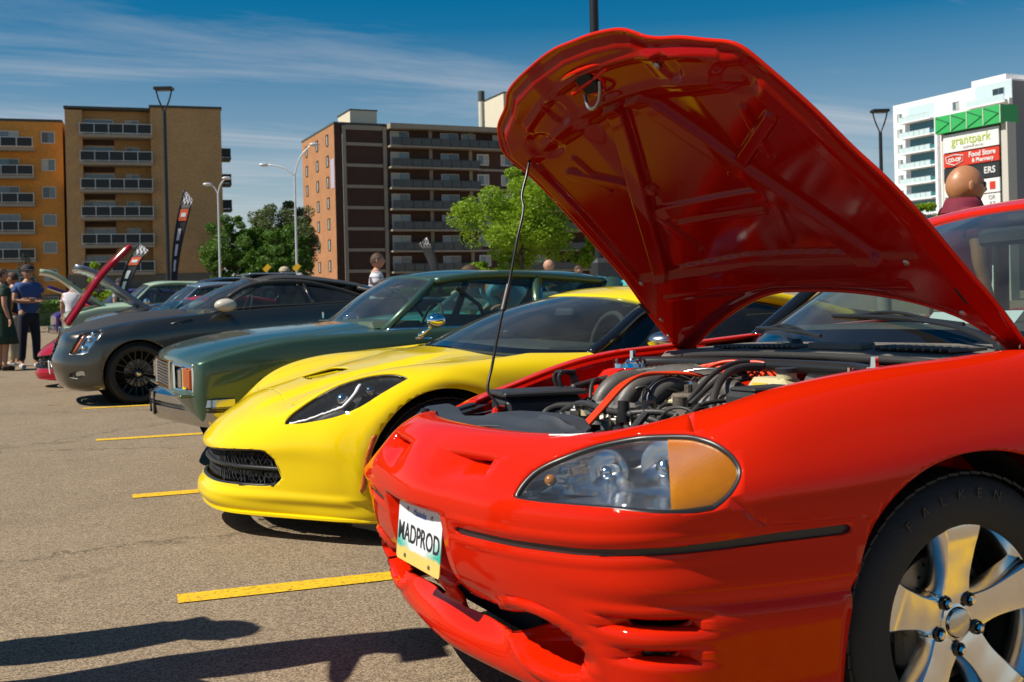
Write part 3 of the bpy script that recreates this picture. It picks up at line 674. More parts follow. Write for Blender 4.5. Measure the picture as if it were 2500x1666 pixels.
for (bx,by) in ((-.085,.057),(.085,.057),(-.085,-.060),(.085,-.060)):
    b=B(); b.lathe([(0,.004),(.005,.003),(.0055,0)],10,PT@Matrix.Translation((bx,by,.002))); b.obj('screw','steel',po)
b=B(); b.box((PX+.014,-.003,PZ+.082),(.01,.30,.008)); b.obj('plate_bracket','satin_black',red)
# wheels
def tyre_bits(r,wd,rim):
    """tyre profile about local z (axle), outer face at +z"""
    h=wd/2
    return [(rim-.012,h*.86),(rim+.004,h*.98),(rim+.02,h*1.0),((rim+r)/2,h*1.06),(r-.03,h*.98),(r-.012,h*.86),(r-.003,h*.70),(r,h*.5),(r,0),(r,-h*.5),(r-.003,-h*.7),(r-.012,-h*.86),((rim+r)/2,-h*1.05),(rim,-h*.95)]
def tread(b,r,wd,n=64,T=None):
    for i in range(n):
        for (z0,z1,off) in ((-.46,-.18,0),(-.14,.14,.5),(.18,.46,0)):
            a=2*PI*(i+off)/n; rot=Matrix.Rotation(a,4,'Z'); 
            V=[];w_=2*PI*r/n*.45
            for zz_ in (z0*wd,z1*wd):
                for yy in (-w_,w_):
                    for rr_ in (r-.004,r+.0015): V.append((rr_,yy+zz_*.25,zz_))
            F=[(0,1,3,2),(4,6,7,5),(0,4,5,1),(2,3,7,6),(1,5,7,3)]
            b.add([rot@Vector(v) for v in V],F,T)
def wheel_red(side):
    b=B(); b.lathe([(.214,.085),(.222,.104),(.229,.108),(.232,.104),(.228,.09),(.214,.075),(.205,.03),(.2,-.09),(.21,-.1)],72); wh=b.obj('wheel','alloy',red,50); rim=wh
    wh.location=(0,side*.755,.325); wh.rotation_euler=(R(90) if side<0 else R(-90),0,R(-1.5) if side<0 else R(-1.5))
    b=B(); b.lathe(tyre_bits(.325,.225,.222),72); tread(b,.325,.225); ty=b.obj('tyre','rubber',wh,40)
    # five broad spokes, each with a raised face and swept sides
    for k in range(5):
        sp_=[]
        for (rad,hw,zf) in ((.030,.032,.066),(.055,.038,.072),(.09,.035,.078),(.13,.037,.086),(.17,.043,.094),(.207,.051,.100),(.218,.055,.098)):
            sp_.append([(rad,-hw*1.32,zf-.042),(rad,-hw*1.02,zf-.004),(rad,-hw*.93,zf),(rad,0,zf+.002),(rad,hw*.93,zf),(rad,hw*1.02,zf-.004),(rad,hw*1.32,zf-.042)])
        A=np.array(sp_); t=knots(A,0); A=_spl(t,A,np.linspace(0,t[-1],16))
        b=B(); b.grid(np.transpose(A,(1,0,2)),flip=True); o=b.obj('spoke','alloy',rim,30); o.rotation_euler=(0,0,R(18+72*k))
    b=B(); b.lathe([(0,.083),(.022,.082),(.030,.079),(.033,.07),(.034,.055)],32); b.obj('centre_cap','chrome_dull',rim,50)
    b=B(); b.lathe([(.034,.072),(.05,.068),(.075,.06),(.085,.03)],40); b.obj('hub_face','alloy',rim,50)
    for k in range(5):
        a=R(54+72*k); T=Matrix.Translation((.057*math.cos(a),.057*math.sin(a),.055))
        b=B(); b.lathe([(.0145,.013),(.0155,.022),(.012,.024),(.0105,.016)],18,T); b.obj('lug_hole','satin_black',rim)
        b=B(); b.lathe([(0,.034),(.006,.033),(.0095,.028),(.0095,.010)],6,T); b.obj('lug_nut','chrome',rim,20)
    br=B(); br.lathe([(.05,.0),(.05,.02),(.14,.02),(.14,-.005),(.05,-.005)],64)
    bo=br.obj('brake_disc','brake',wh,30)
    hb=B()
    for k in range(30):
        a=2*PI*k/30; rr_=.125-(k%3)*.018; hb.lathe([(0,.0212),(.0045,.0212),(.0046,.018)],8,Matrix.Translation((rr_*math.cos(a),rr_*math.sin(a),0)))
    tag(hb.obj('drilled_holes','dark_void',wh),kind='stuff')
    cb=B(); cb.box((-.105,-.02,.012),(.06,.15,.06),bev=.014); cb.sphere((-.11,0,.045),.022,12,8,(1,1,.5)); c=cb.obj('caliper','engine_iron',wh)
    b=B(); b.lathe([(0,-.02),(.2,-.03),(.2,-.1)],40); b.obj('backing_plate','dark_void',wh)
    return wh
wN=wheel_red(-1); wF=wheel_red(1)
for s in (-1,1):
    c=copy_tree(wN if s<0 else wF,red); c.location=(2.72,s*.755,.325)
# raised lettering on the tyre wall
for wv in (wN,):
    ty=wv
    for i,ch in enumerate('FALKEN'):
        a=R(126-i*10.5); rad=.283
        text_mesh(ch,.03,'tyre_letter','rubber_hose',ty,(rad*math.cos(a),rad*math.sin(a),.1185),(R(0),0,a-PI/2),.0012)
# wheel wells
for ox in (0,2.72):
    for s in (-1,1):
        b=B(); b.lathe([(.385,-.16),(.385,.16)],40,Matrix.Translation((ox,s*.655,.33))@Matrix.Rotation(R(90),4,'X'),R(-10),R(190)); b.lathe([(.0,.17),(.385,.17)],40,Matrix.Translation((ox,s*.655,.33))@Matrix.Rotation(R(90*s),4,'X')); b.obj('wheel_well','dark_void',red)
# inner fenders, ledges, firewall, bay floor
fl=red_net()[13][:10]
for s in (-1,1):
    c0=[(p[0],s*p[1],p[2]) for p in fl[3:]]; 
    rows=[c0,[(p[0]+.004,s*(p[1]-.012),p[2]-.012) for p in fl[3:]],[(p[0]+.01,s*(p[1]-.016),p[2]-.075) for p in fl[3:]],[(p[0]+.015,s*(p[1]-.055),p[2]-.082) for p in fl[3:]],[(p[0]+.02,s*(p[1]-.062),p[2]-.10) for p in fl[3:]],[(p[0]+.03,s*(p[1]-.08),.42) for p in fl[3:]]]
    A=np.array(rows); t=knots(A,1); A=np.transpose(_spl(t,np.transpose(A,(1,0,2)),np.linspace(0,t[-1],50)),(1,0,2)); A=far_adj(A)
    b=B(); b.grid(A,flip=(s>0)); b.obj('inner_fender','red_shaded',red,40,solid=.006)
    # bolts along the ledge
    for k in range(5):
        p=A[0][8+k*9]; bb=B(); bb.lathe([(0,.006),(.006,.005),(.008,0)],8,Matrix.Translation((p[0],p[1]-s*.03,p[2]-.079))); bb.obj('ledge_bolt','steel',red)
b=B(); b.box((.33,0,.62),(.03,1.36,.5)); b.box((-.2,0,.34),(1.05,1.3,.02)); b.box((-.66,0,.5),(.03,1.2,.36)); b.obj('bay_floor','dark_void',red)
b=B(); b.box((.30,0,.77),(.03,1.30,.16),bev=.01); b.obj('firewall','red',red)
# nose top panel: plastic radiator cover with its cut-outs
cov=[(-.845,0),(-.83,.22),(-.785,.40),(-.70,.52),(-.62,.55),(-.62,.46),(-.655,.33),(-.56,.24),(-.51,.10),(-.50,-.05),(-.54,-.205),(-.625,-.32),(-.615,-.41),(-.60,-.50),(-.62,-.55),(-.70,-.53),(-.785,-.41),(-.83,-.22)]
cv=B(); n=70
gx=np.linspace(-.85,-.49,46); gy=np.linspace(-.56,.56,120)
GG=np.array([[(x,y,.737) for y in gy] for x in gx])
GG[:,:,2]+=.016*sstep(-.68,-.62,GG[:,:,0])*(1-sstep(.16,.24,np.abs(GG[:,:,1]-.03)))+.010*np.exp(-((GG[:,:,0]+.60)/.012)**2)*(GG[:,:,1]<-.05)*(GG[:,:,1]>-.24)-.02*sstep(.42,.56,np.abs(GG[:,:,1]))*0+.02*sstep(.35,.55,np.abs(GG[:,:,1]))
Sc=Shell(GG,flip=True); Sc.cut(sdist(Sc.V[:,:2],cov),'c')
Sc.cut(sdist(Sc.V[:,:2],[(-.79,.06),(-.735,.05),(-.70,.0),(-.70,-.055),(-.735,-.03),(-.80,-.03)]),'h',only=('c',))
mobj('radiator_cover',*Sc.get(('c',)),'cover_plastic',red,40,solid=.005)
b=B(); b.box((-.745,0,.712),(.10,.5,.02),bev=.005); b.box((-.64,-.40,.70),(.06,.35,.03),bev=.006); b.box((-.64,.40,.70),(.06,.35,.03),bev=.006); b.obj('radiator_support','red',red)
for (x,y,z) in ((-.80,.18,.742),(-.815,-.02,.742),(-.79,-.24,.742),(-.735,-.44,.752),(-.68,-.50,.757),(-.735,.44,.752),(-.60,-.44,.755)):
    b=B(); b.lathe([(0,.006),(.006,.0055),(.013,.003),(.014,-.004)],14,Matrix.Translation((x,y,z))); b.obj('push_clip','satin_black',red)
b=B(); b.tube([(-.765,-.42,.752),(-.735,-.47,.754),(-.70,-.50,.757)],.004,8); b.tube([(-.60,-.47,.762),(-.64,-.56,.763)],.005,8); b.obj('trim_rod','steel',red)
# ------------------------------------------------ hood: outer skin and pressed inner panel
HA=R(46); hd=np.array([-math.cos(HA),0,math.sin(HA)]); hu=np.array([math.sin(HA),0,math.cos(HA)]); h0=np.array([.36,0,.885])
nearh=[(.215,0),(.210,.2),(.185,.42),(.13,.60),(.06,.675),(.005,.705),(.06,.758),(.16,.762),(.30,.748),(.45,.735),(.57,.713),(.675,.680),(.79,.652),(.922,.606),(.995,.572),(1.012,.552),(1.037,.486),(1.074,.389),(1.09,.327),(1.108,.285),(1.142,.235),(1.162,.17),(1.176,.07),(1.18,0)]
farh=[(1.185,.09),(1.168,.29),(1.138,.45),(1.098,.53),(1.05,.655),(1.03,.685),(.945,.748),(.84,.716),(.644,.700),(.393,.698),(.15,.735),(.06,.742),(-.02,.715),(.0,.66),(.085,.46),(.155,.27),(.205,.08)]
out=[(a,-y) for a,y in nearh]+farh
osm=np.array(out)
def crown(a,y): return .042*(1-(y/.74)**2)-.55*np.maximum(0,a-.98)**2-.04*np.maximum(0,.2-a)*(1-(y/.74)**2)+.010*(1-sstep(.20,.30,np.abs(y)))*sstep(.3,1.0,a)
def segd(a,y,p,q_):
    p=np.array(p);q_=np.array(q_);e=q_-p;t=np.clip(((a-p[0])*e[0]+(y-p[1])*e[1])/(e@e),0,1); return np.hypot(a-p[0]-t*e[0],y-p[1]-t*e[1])
def inner(a,y,dd):
    ay=np.abs(y)
    t=.006+.020*sstep(.012,.05,dd)                     # hem to frame
    fld=sstep(.09,.105,dd)*sstep(.33,.36,a)*(1-sstep(.93,.965,a-.12*np.maximum(0,0)+.11*np.maximum(0,ay-.1)))
    t=t-.016*fld                                        # sunk field inside the frame
    rib=np.zeros_like(a)
    def R_(p,q_,w_,h_):
        nonlocal rib; s=segd(a,ay,p,q_); rib=np.maximum(rib,h_*(1-sstep(w_*.78,w_,s)))
    R_((.98,.045),(.30,.50),.036,.024)
    R_((.80,.50),(.66,.20),.020,.015)
    R_((.575,.0),(.575,.24),.026,.013); R_((.52,.0),(.52,.20),.012,.008)
    R_((.36,.0),(.34,.5),.022,.014)
    R_((.84,.43),(.70,.39),.016,.010); R_((.62,.30),(.42,.21),.02,.008)
    R_((.72,.0),(.72,.10),.03,-.0); 
    t=t+rib*(fld>.01)
    t=t+.014*(1-sstep(.06,.15,np.hypot(a-1.06,ay)))*0
    # latch plate and front stiffener beads
    t=t+.010*np.exp(-((a-(1.09-.35*ay**2))/.012)**2)*(ay<.5)+.008*np.exp(-((a-(.985-.25*ay**2))/.010)**2)*(ay<.52)
    t=t-.012*(1-sstep(.5,1,np.hypot((a-.93)/.06,(ay-.50)/.10)))
    t=t-.010*(1-sstep(.6,1,np.hypot((a-1.02)/.05,(ay-.30)/.05)))
    t=t+.006*np.exp(-((a-(.20+.05))/.012)**2)*(ay<.55)
    return t
ga=np.linspace(-.04,1.20,320); gy=np.linspace(-.79,.78,380)
Aa,Yy=np.meshgrid(ga,gy,indexing='ij'); flat=np.stack([Aa.ravel(),Yy.ravel()],1); D=-sdist(flat,osm)
def hood_pts(a,y,h): return h0+a[:,None]*hd+np.array([0,1.,0])*y[:,None]+h[:,None]*hu
for nm,mode in (('hood_inner','in'),('hood','out')):
    a,y=flat[:,0],flat[:,1]; h=crown(a,y)
    if mode=='in': h=h-inner(a,y,D)
    Gh=hood_pts(a,y,h).reshape(len(ga),len(gy),3)
    Sh=Shell(Gh,flip=(mode=='in')); Sh.cut(-D,'hood')
    if mode=='in':
        V=Sh.V; la=(V-h0)@hd; Sh.cut(np.hypot((la-1.06)/.030,(V[:,1]-.06)/.042)-1,'hole',only=('hood',))
        hi=mobj('inner_panel',*Sh.get(('hood',)),'red_shaded',None,180)
    else: ho=mobj('hood',*Sh.get(('hood',)),'red',red,180)
hi.parent=ho
# hem round the edge
hem=np.array([h0+a*hd+np.array([0,y,0])+(crown(np.array([a]),np.array([y]))[0]-.004)*hu for a,y in smooth_curve(np.vstack([osm,osm[:1]]),300,_pch)])
b=B(); b.tube(hem,.0055,8,caps=False); b.obj('hem','red',ho,180)
def hpt(a,y,off=0):
    c=crown(np.array([a]),np.array([y]))[0]; return h0+a*hd+np.array([0,y,0])+(c-.012-off)*hu
b=B()
for (a,y) in ((1.06,.06),): b.tube([hpt(a+.045*math.cos(t),y+.055*math.sin(t),.012) for t in np.linspace(0,2*PI,25)],.008,8,caps=False)
b.obj('latch_ring','red',ho)
b=B(); b.tube([hpt(1.03,.12,.02),hpt(1.0,.10,.05),hpt(1.01,.03,.05),hpt(1.05,.01,.02)],.005,8,smooth=16); b.obj('striker','steel',ho)
b=B(); b.tube([hpt(1.10,.17,.012),hpt(1.105,.05,.022),hpt(1.09,-.08,.012),hpt(1.05,.15,.03)],.006,8,smooth=20); b.obj('safety_catch','red',ho)
b=B(); b.box(tuple(hpt(1.06,.06,-.004)),(.06,.08,.06),Matrix.Rotation(-HA,3,'Y')); b.obj('latch_well','dark_void',ho)
for (a,y) in ((1.03,-.26),(.735,-.215),(.735,.215),(.16,.66),(.08,.70),(.16,-.66),(.08,-.70),(.33,-.60),(.33,.60)):
    b=B(); p=hpt(a,y,.014); T=axisT(p,(0,1,0),tuple(hd),tuple(-hu)); b.lathe([(0,.006),(.006,.005),(.010,.001),(.010,-.008)],10,T); b.obj('hood_bolt','steel',ho)
for s in (-1,1):
    b=B(); b.box(tuple(hpt(.22,s*.70,.012)),(.05,.018,.004),Matrix.Rotation(HA,3,'Y')); b.obj('hinge_slot','dark_void',ho)
    b=B(); p0,p1=hpt(.14,s*.66,.006),np.array([.44,s*.69,.80]); b.tube([p0,(p0+p1)/2+[.02,0,.02],p1],.012,6,flat=.4); b.obj('hinge','red',red)
# prop rod
rp=np.array([[-0.507,0.435,0.729],[-0.504,0.434,0.748],[-0.524,0.457,0.792],[-0.498,0.479,0.869],[-0.447,0.498,1.037],[-0.414,0.52,1.116],[-0.367,0.54,1.27],[-0.333,0.562,1.366],[-0.327,0.584,1.399],[-0.294,0.606,1.485],[-0.272,0.628,1.548],[-0.278,0.627,1.572],[-0.258,0.632,1.585],[-0.235,0.64,1.578]])
b=B(); b.tube(smooth_curve(rp,110,_pch),.0045,8); b.obj('prop_rod','satin_black',red,180)
b=B(); b.tube([rp[4],rp[5]],.0085,10); b.obj('prop_rod_grip','rubber_hose',red)
b=B(); b.tube([[-.53,.40,.715],[-.515,.43,.73],[-.49,.46,.735],[-.44,.50,.73]],.012,8,smooth=12); b.obj('rod_grommet','red',red)
# ------------------------------------------------ engine bay
mat('sticker_yellow',(.75,.55,.03),.5)
LIFT=.022
def part(name,m,fn,smooth=35,parent=None):
    b=B(); fn(b); o=b.obj(name,m,parent or red,smooth); o.location=(0,0,LIFT); return o
def hose(name,pts,r,m='rubber_hose',n=10,s=0,parent=None,corr=0):
    b=B(); s=s or max(16,len(pts)*9)
    if corr:
        Q=smooth_curve(np.array(pts),corr); rad=r*(1+.09*np.sin(np.arange(corr)*PI)); rad=np.where(np.arange(corr)%2==0,r,r*.86); b.tube(Q,rad,n)
    else: b.tube(pts,r,n,smooth=s)
    o=b.obj(name,m,parent or red,180 if not corr else 40); o.location=(0,0,LIFT); return o
# engine block, valve covers, intake
part('engine_block','engine_iron',lambda b:(b.box((-.02,.10,.52),(.46,.72,.32),bev=.03),))
part('valve_cover','engine_alloy',lambda b:(b.box((-.20,.16,.685),(.13,.56,.06),Matrix.Rotation(R(-18),3,'Y'),bev=.02),))
part('valve_cover','manifold',lambda b:(b.box((.12,.14,.715),(.14,.54,.06),Matrix.Rotation(R(16),3,'Y'),bev=.02),))
part('intake_plenum','manifold',lambda b:(b.tube([(.02,.50,.745),(.02,.40,.765),(.02,.02,.765),(.02,-.08,.75)],[.03,.044,.044,.03],16,smooth=30),b.box((.02,.20,.73),(.12,.54,.05),bev=.015)))
for k in range(3):
    y=.40-k*.135
    part('intake_runner','manifold',lambda b:b.tube([(.0,y,.775),(-.06,y+.004,.782),(-.125,y+.008,.76),(-.165,y+.01,.71),(-.175,y+.01,.65)],[.029,.032,.032,.030,.027],14,smooth=26),180)
    part('runner_flange','engine_alloy',lambda b:(b.box((-.172,y+.01,.685),(.075,.085,.014),bev=.004),b.cyl((-.175,y+.055,.69),(-.175,y+.055,.705),.008,6),b.cyl((-.175,y-.035,.69),(-.175,y-.035,.705),.008,6)))
part('throttle_body','engine_alloy',lambda b:(b.cyl((-.03,.48,.745),(-.03,.58,.745),.034,20),b.box((-.03,.51,.745),(.075,.018,.08),bev=.006),b.cyl((-.05,.45,.775),(-.05,.45,.80),.016,12)))
part('airbox','black_plastic',lambda b:(b.box((-.33,.52,.66),(.25,.20,.17),Matrix.Rotation(R(-10),3,'Z'),bev=.016),b.box((-.33,.52,.755),(.265,.215,.016),Matrix.Rotation(R(-10),3,'Z'),bev=.005)))
part('airbox_clip','satin_black',lambda b:(b.tube([(-.22,.585,.76),(-.225,.595,.80),(-.195,.595,.81),(-.17,.59,.80),(-.165,.585,.76)],.007,8,smooth=20),b.tube([(-.22,.555,.76),(-.225,.56,.80),(-.195,.56,.81),(-.17,.56,.80),(-.165,.555,.76)],.007,8,smooth=20),b.box((-.195,.577,.81),(.06,.045,.01),bev=.003)))
hose('intake_duct',[(-.21,.48,.68),(-.14,.48,.705),(-.08,.50,.73),(-.03,.52,.745)],.034,corr=26)
part('oil_filler_cap','satin_black',lambda b:(b.lathe([(0,.03),(.02,.03),(.03,.024),(.034,.0)],18,Matrix.Translation((-.215,.06,.715)))))
part('coolant_cap','engine_alloy',lambda b:(b.cyl((-.285,.21,.675),(-.285,.21,.705),.032,20),b.cyl((-.285,.21,.705),(-.285,.21,.716),.040,20)))
part('thermostat_housing','engine_alloy',lambda b:(b.sphere((-.27,.31,.68),.035,14,10),b.cyl((-.27,.31,.68),(-.33,.33,.68),.026,14)))
hose('radiator_hose',[(-.33,.33,.68),(-.40,.36,.67),(-.44,.37,.62),(-.45,.37,.55)],.024)
hose('heater_hose',[(-.38,.41,.60),(-.37,.41,.67),(-.34,.42,.705),(-.29,.40,.715),(-.20,.32,.70)],.013)
part('hose_clamp','chrome_dull',lambda b:b.tube([(-.375+.016*math.cos(t),.41+.016*math.sin(t),.65) for t in np.linspace(0,2*PI,18)],.003,6))
part('hose_clamp','chrome_dull',lambda b:b.tube([(-.35,.335+.027*math.cos(t),.68+.027*math.sin(t)) for t in np.linspace(0,2*PI,18)],.003,6))
for (x,y,z,a_) in ((-.30,.27,.72,.0),(-.305,.25,.705,.3),(-.15,.02,.735,.6),(-.12,.55,.75,.2),(.02,.30,.80,.4)):
    part('wire_plug','cream_tank',lambda b:(b.box((x,y,z),(.020,.026,.024),Matrix.Rotation(a_,3,'Z'),bev=.004),b.box((x+.004,y,z+.014),(.012,.014,.006),bev=.002)))
# red plug leads in an arc to the coil pack
for k in range(3):
    o=k*.013
    hose('plug_lead',[(-.47,.045-o,.655),(-.41,.065-o,.695),(-.34,.09-o,.74),(-.26,.13-o,.785),(-.18,.15-o,.808+.003*k),(-.10,.135-o,.815),(-.02,.105-o*1.4,.805),(.03,.09-o*1.6,.78)],.0056,'red_wire',8,60)
for k in range(6):
    o=k*.032
    hose('plug_lead',[(.08+.006*k,.27-o,.765),(.075,.25-o,.805),(.11,.19-o,.828+.005*(k%3)),(.15,.11-o,.826),(.14,.03-o,.79)],.0055,'red_wire',8,30)
for k in range(6): part('spark_boot','satin_black',lambda b:b.cyl((.08+.008*k,.27-.032*k,.735),(.084+.008*k,.27-.032*k,.785),.010,10))
part('coil_pack','chrome_dull',lambda b:(b.box((-.02,.115,.768),(.075,.085,.04),Matrix.Rotation(R(14),3,'Y'),bev=.006),))
part('coil_pack','engine_iron',lambda b:(b.box((-.09,.03,.735),(.09,.08,.055),Matrix.Rotation(R(25),3,'Z'),bev=.01),b.cyl((-.09,.03,.76),(-.09,.03,.785),.012,10)))
part('coil_bracket','engine_alloy',lambda b:(b.box((-.06,-.05,.70),(.10,.05,.09),Matrix.Rotation(R(20),3,'X'),bev=.008),b.box((-.14,-.08,.67),(.05,.09,.10),bev=.01)))
def pulley(b,c,r,w_,ax):
    T=axisT(c,*ax); b.lathe([(.0,w_),(r*.25,w_),(r*.3,w_*.6),(r*.78,w_*.55),(r*.8,w_),(r*.9,w_),(r*.93,w_*.75),(r*.87,w_*.6),(r*.93,w_*.4),(r*.87,w_*.2),(r*.95,0),(r*.2,-.01)],28,T)
NY=((1,0,0),(0,0,1),(0,-1,0))
part('alternator','engine_alloy',lambda b:(b.cyl((-.07,-.06,.70),(-.07,-.19,.70),.064,28),b.cyl((-.07,-.19,.70),(-.07,-.205,.70),.052,28),[b.box((-.07+.055*math.cos(a),-.197,.70+.055*math.sin(a)),(.012,.02,.012)) for a in np.linspace(0,2*PI,14)]))
part('alternator_pulley','steel',lambda b:pulley(b,(-.07,-.21,.70),.034,.022,NY))
part('power_steering_pulley','satin_black',lambda b:pulley(b,(-.22,-.20,.69),.060,.024,NY))
part('power_steering_pump','engine_iron',lambda b:(b.cyl((-.22,-.08,.69),(-.22,-.19,.69),.05,24),b.cyl((-.22,-.12,.735),(-.22,-.12,.765),.02,14)))
part('idler_pulley','engine_alloy',lambda b:pulley(b,(.05,-.22,.715),.045,.02,NY))
hose('drive_belt',[(-.22,-.212,.75),(-.12,-.212,.752),(-.05,-.212,.74),(.05,-.212,.76),(.10,-.212,.715),(.05,-.212,.67),(-.07,-.212,.62),(-.22,-.212,.63),(-.28,-.212,.69),(-.22,-.212,.75)],.006,'rubber',6,70)
part('oil_bottle','black_plastic',lambda b:(b.cyl((-.335,-.02,.54),(-.335,-.02,.665),.040,22),b.cyl((-.335,-.02,.665),(-.335,-.02,.675),.034,22)))
part('bottle_collar','chrome',lambda b:(b.cyl((-.335,-.02,.675),(-.335,-.02,.692),.022,18),b.cyl((-.335,-.02,.692),(-.335,-.02,.70),.018,18)))
part('bottle_cap','satin_black',lambda b:(b.cyl((-.335,-.02,.70),(-.335,-.02,.757),.019,16,.016)))
part('fuse_cover','black_plastic',lambda b:(b.box((-.38,-.22,.61),(.15,.22,.11),bev=.015),b.box((-.28,-.12,.60),(.02,.14,.15),Matrix.Rotation(R(24),3,'Y'),bev=.004)))
part('support_strut','black_plastic',lambda b:(b.tube([(-.46,-.12,.60),(-.39,-.15,.69),(-.35,-.16,.735)],.011,8),))
part('brake_reservoir','cream_tank',lambda b:(b.box((-.02,-.27,.785),(.085,.16,.055),bev=.02),b.box((-.02,-.24,.75),(.065,.09,.05),bev=.012),b.cyl((-.02,-.315,.81),(-.02,-.315,.826),.026,18)))
part('reservoir_cap','satin_black',lambda b:(b.cyl((-.02,-.315,.826),(-.02,-.315,.838),.029,18),))
part('reservoir_label','sticker_yellow',lambda b:(b.box((-.064,-.26,.79),(.002,.06,.02)),))
part('master_cylinder','engine_alloy',lambda b:(b.cyl((-.08,-.27,.735),(.16,-.27,.735),.024,16),b.cyl((.14,-.27,.74),(.24,-.27,.74),.095,26)))
part('relay_box','black_plastic',lambda b:(b.box((-.16,-.40,.765),(.16,.12,.055),bev=.012),b.box((-.16,-.40,.797),(.14,.10,.012),bev=.005)))
part('relay_lid','black_plastic',lambda b:(b.box((-.02,-.43,.78),(.09,.08,.05),bev=.01),))
part('washer_cap','sticker_yellow',lambda b:(b.cyl((.12,-.42,.80),(.12,-.42,.815),.026,18),b.cyl((.12,-.42,.815),(.12,-.42,.825),.010,10)))
LIFT=0
# strut towers and brace
for s in (-1,1):
    part('strut_tower','red',lambda b:(b.lathe([(.075,.035),(.10,.028),(.125,.0),(.15,-.06),(.17,-.16)],36,Matrix.Translation((.05,s*.555,.80))),b.box((.12,s*.58,.73),(.24,.2,.16),bev=.03)),60)
    part('strut_mount','chrome',lambda b:(b.lathe([(0,.028),(.018,.027),(.024,.016),(.05,.014),(.066,.012),(.068,.0),(.074,-.004)],32,Matrix.Translation((.05,s*.555,.836))),b.lathe([(0,.055),(.010,.055),(.012,.02)],6,Matrix.Translation((.05,s*.555,.836)))),40)
    for k in range(3):
        a=R(30+120*k); part('strut_bolt','chrome',lambda b:(b.cyl((.05+.058*math.cos(a),s*.555+.058*math.sin(a),.846),(.05+.058*math.cos(a),s*.555+.058*math.sin(a),.866),.008,8),))
part('strut_brace','satin_black',lambda b:(b.tube([(.05,.55,.85),(.09,.46,.852),(.13,.30,.852),(.13,-.30,.852),(.09,-.46,.852),(.05,-.55,.85)],.019,14,smooth=50)),180)
part('strut_brace_end','chrome',lambda b:[b.box((.055,s*.535,.850),(.06,.07,.02),bev=.006) for s in (-1,1)])
LIFT=.022
# hoses and looms
hose('coolant_pipe',[(-.10,.50,.745),(-.05,.47,.785),(.03,.40,.808),(.11,.30,.815),(.19,.20,.81),(.25,.13,.79)],.016,'rubber_hose',12,corr=64)
hose('coolant_pipe',[(-.14,.49,.72),(-.08,.44,.765),(.0,.36,.79),(.08,.26,.80),(.16,.14,.80),(.22,.06,.78)],.015,'rubber_hose',12)
hose('brake_booster_line',[(-.34,.0,.73),(-.24,.05,.72),(-.12,.10,.725),(.0,.06,.77),(.10,.0,.795)],.009)
hose('throttle_cable',[(-.24,-.06,.69),(-.18,-.08,.74),(-.09,-.06,.80),(.02,-.01,.835),(.12,.02,.84),(.22,.0,.83)],.0075)
hose('throttle_cable',[(-.26,-.09,.68),(-.20,-.11,.73),(-.11,-.10,.785),(.01,-.05,.825),(.11,-.02,.832),(.22,-.04,.82)],.0075)
hose('throttle_cable',[(-.18,-.20,.66),(-.17,-.19,.71),(-.13,-.15,.765),(-.06,-.10,.81),(.02,-.07,.83),(.10,-.07,.83)],.011)
hose('wiring_loom',[(-.30,.40,.70),(-.31,.30,.725),(-.33,.18,.735),(-.34,.06,.725),(-.31,-.08,.715),(-.25,-.16,.68)],.011,corr=50)
hose('wiring_loom',[(-.33,-.05,.725),(-.28,-.11,.728),(-.24,-.16,.71),(-.24,-.20,.65)],.010,corr=30)
hose('wiring_loom',[(-.20,.52,.76),(-.12,.55,.77),(-.02,.53,.79),(.05,.52,.80)],.012)
hose('ground_strap',[(-.12,.16,.775),(-.06,.10,.815),(.01,.02,.825),(.09,-.03,.82)],.004,'chrome_dull')
hose('ac_line',[(-.30,-.36,.66),(-.20,-.44,.72),(-.06,-.46,.76),(.10,-.48,.80),(.22,-.50,.80)],.009,'engine_alloy')
for k in range(16):
    random.seed(30+k); x=random.uniform(-.32,.1); y=random.uniform(-.22,.45); z=random.uniform(.67,.73); dx,dy=random.uniform(-.14,.14),random.uniform(-.18,.18)
    hose('wire',[(x,y,z),(x+dx*.3,y+dy*.4,z+.05),(x+dx*.8,y+dy*.8,z+.045),(x+dx,y+dy,z-.02)],random.uniform(.0035,.006),random.choice(['rubber_hose','rubber_hose','satin_black']))
for k in range(44):
    random.seed(60+k); x=random.uniform(-.36,.18); y=random.uniform(-.34,.48); z=random.uniform(.66,.70)+.10*(x+.36)*.9; d=random.uniform(.02,.05)
    part(random.choice(['bracket','sensor','fitting']),random.choice(['engine_alloy','engine_alloy','engine_iron','steel','chrome_dull','satin_black','manifold']),lambda b:(b.box((x,y,z),(d,d*.7,d*.8),Matrix.Rotation(random.uniform(0,1.5),3,'Z'),bev=.004),b.cyl((x,y,z+d*.4),(x+.006,y,z+d*.4+.014),.007,10)))
LIFT=0
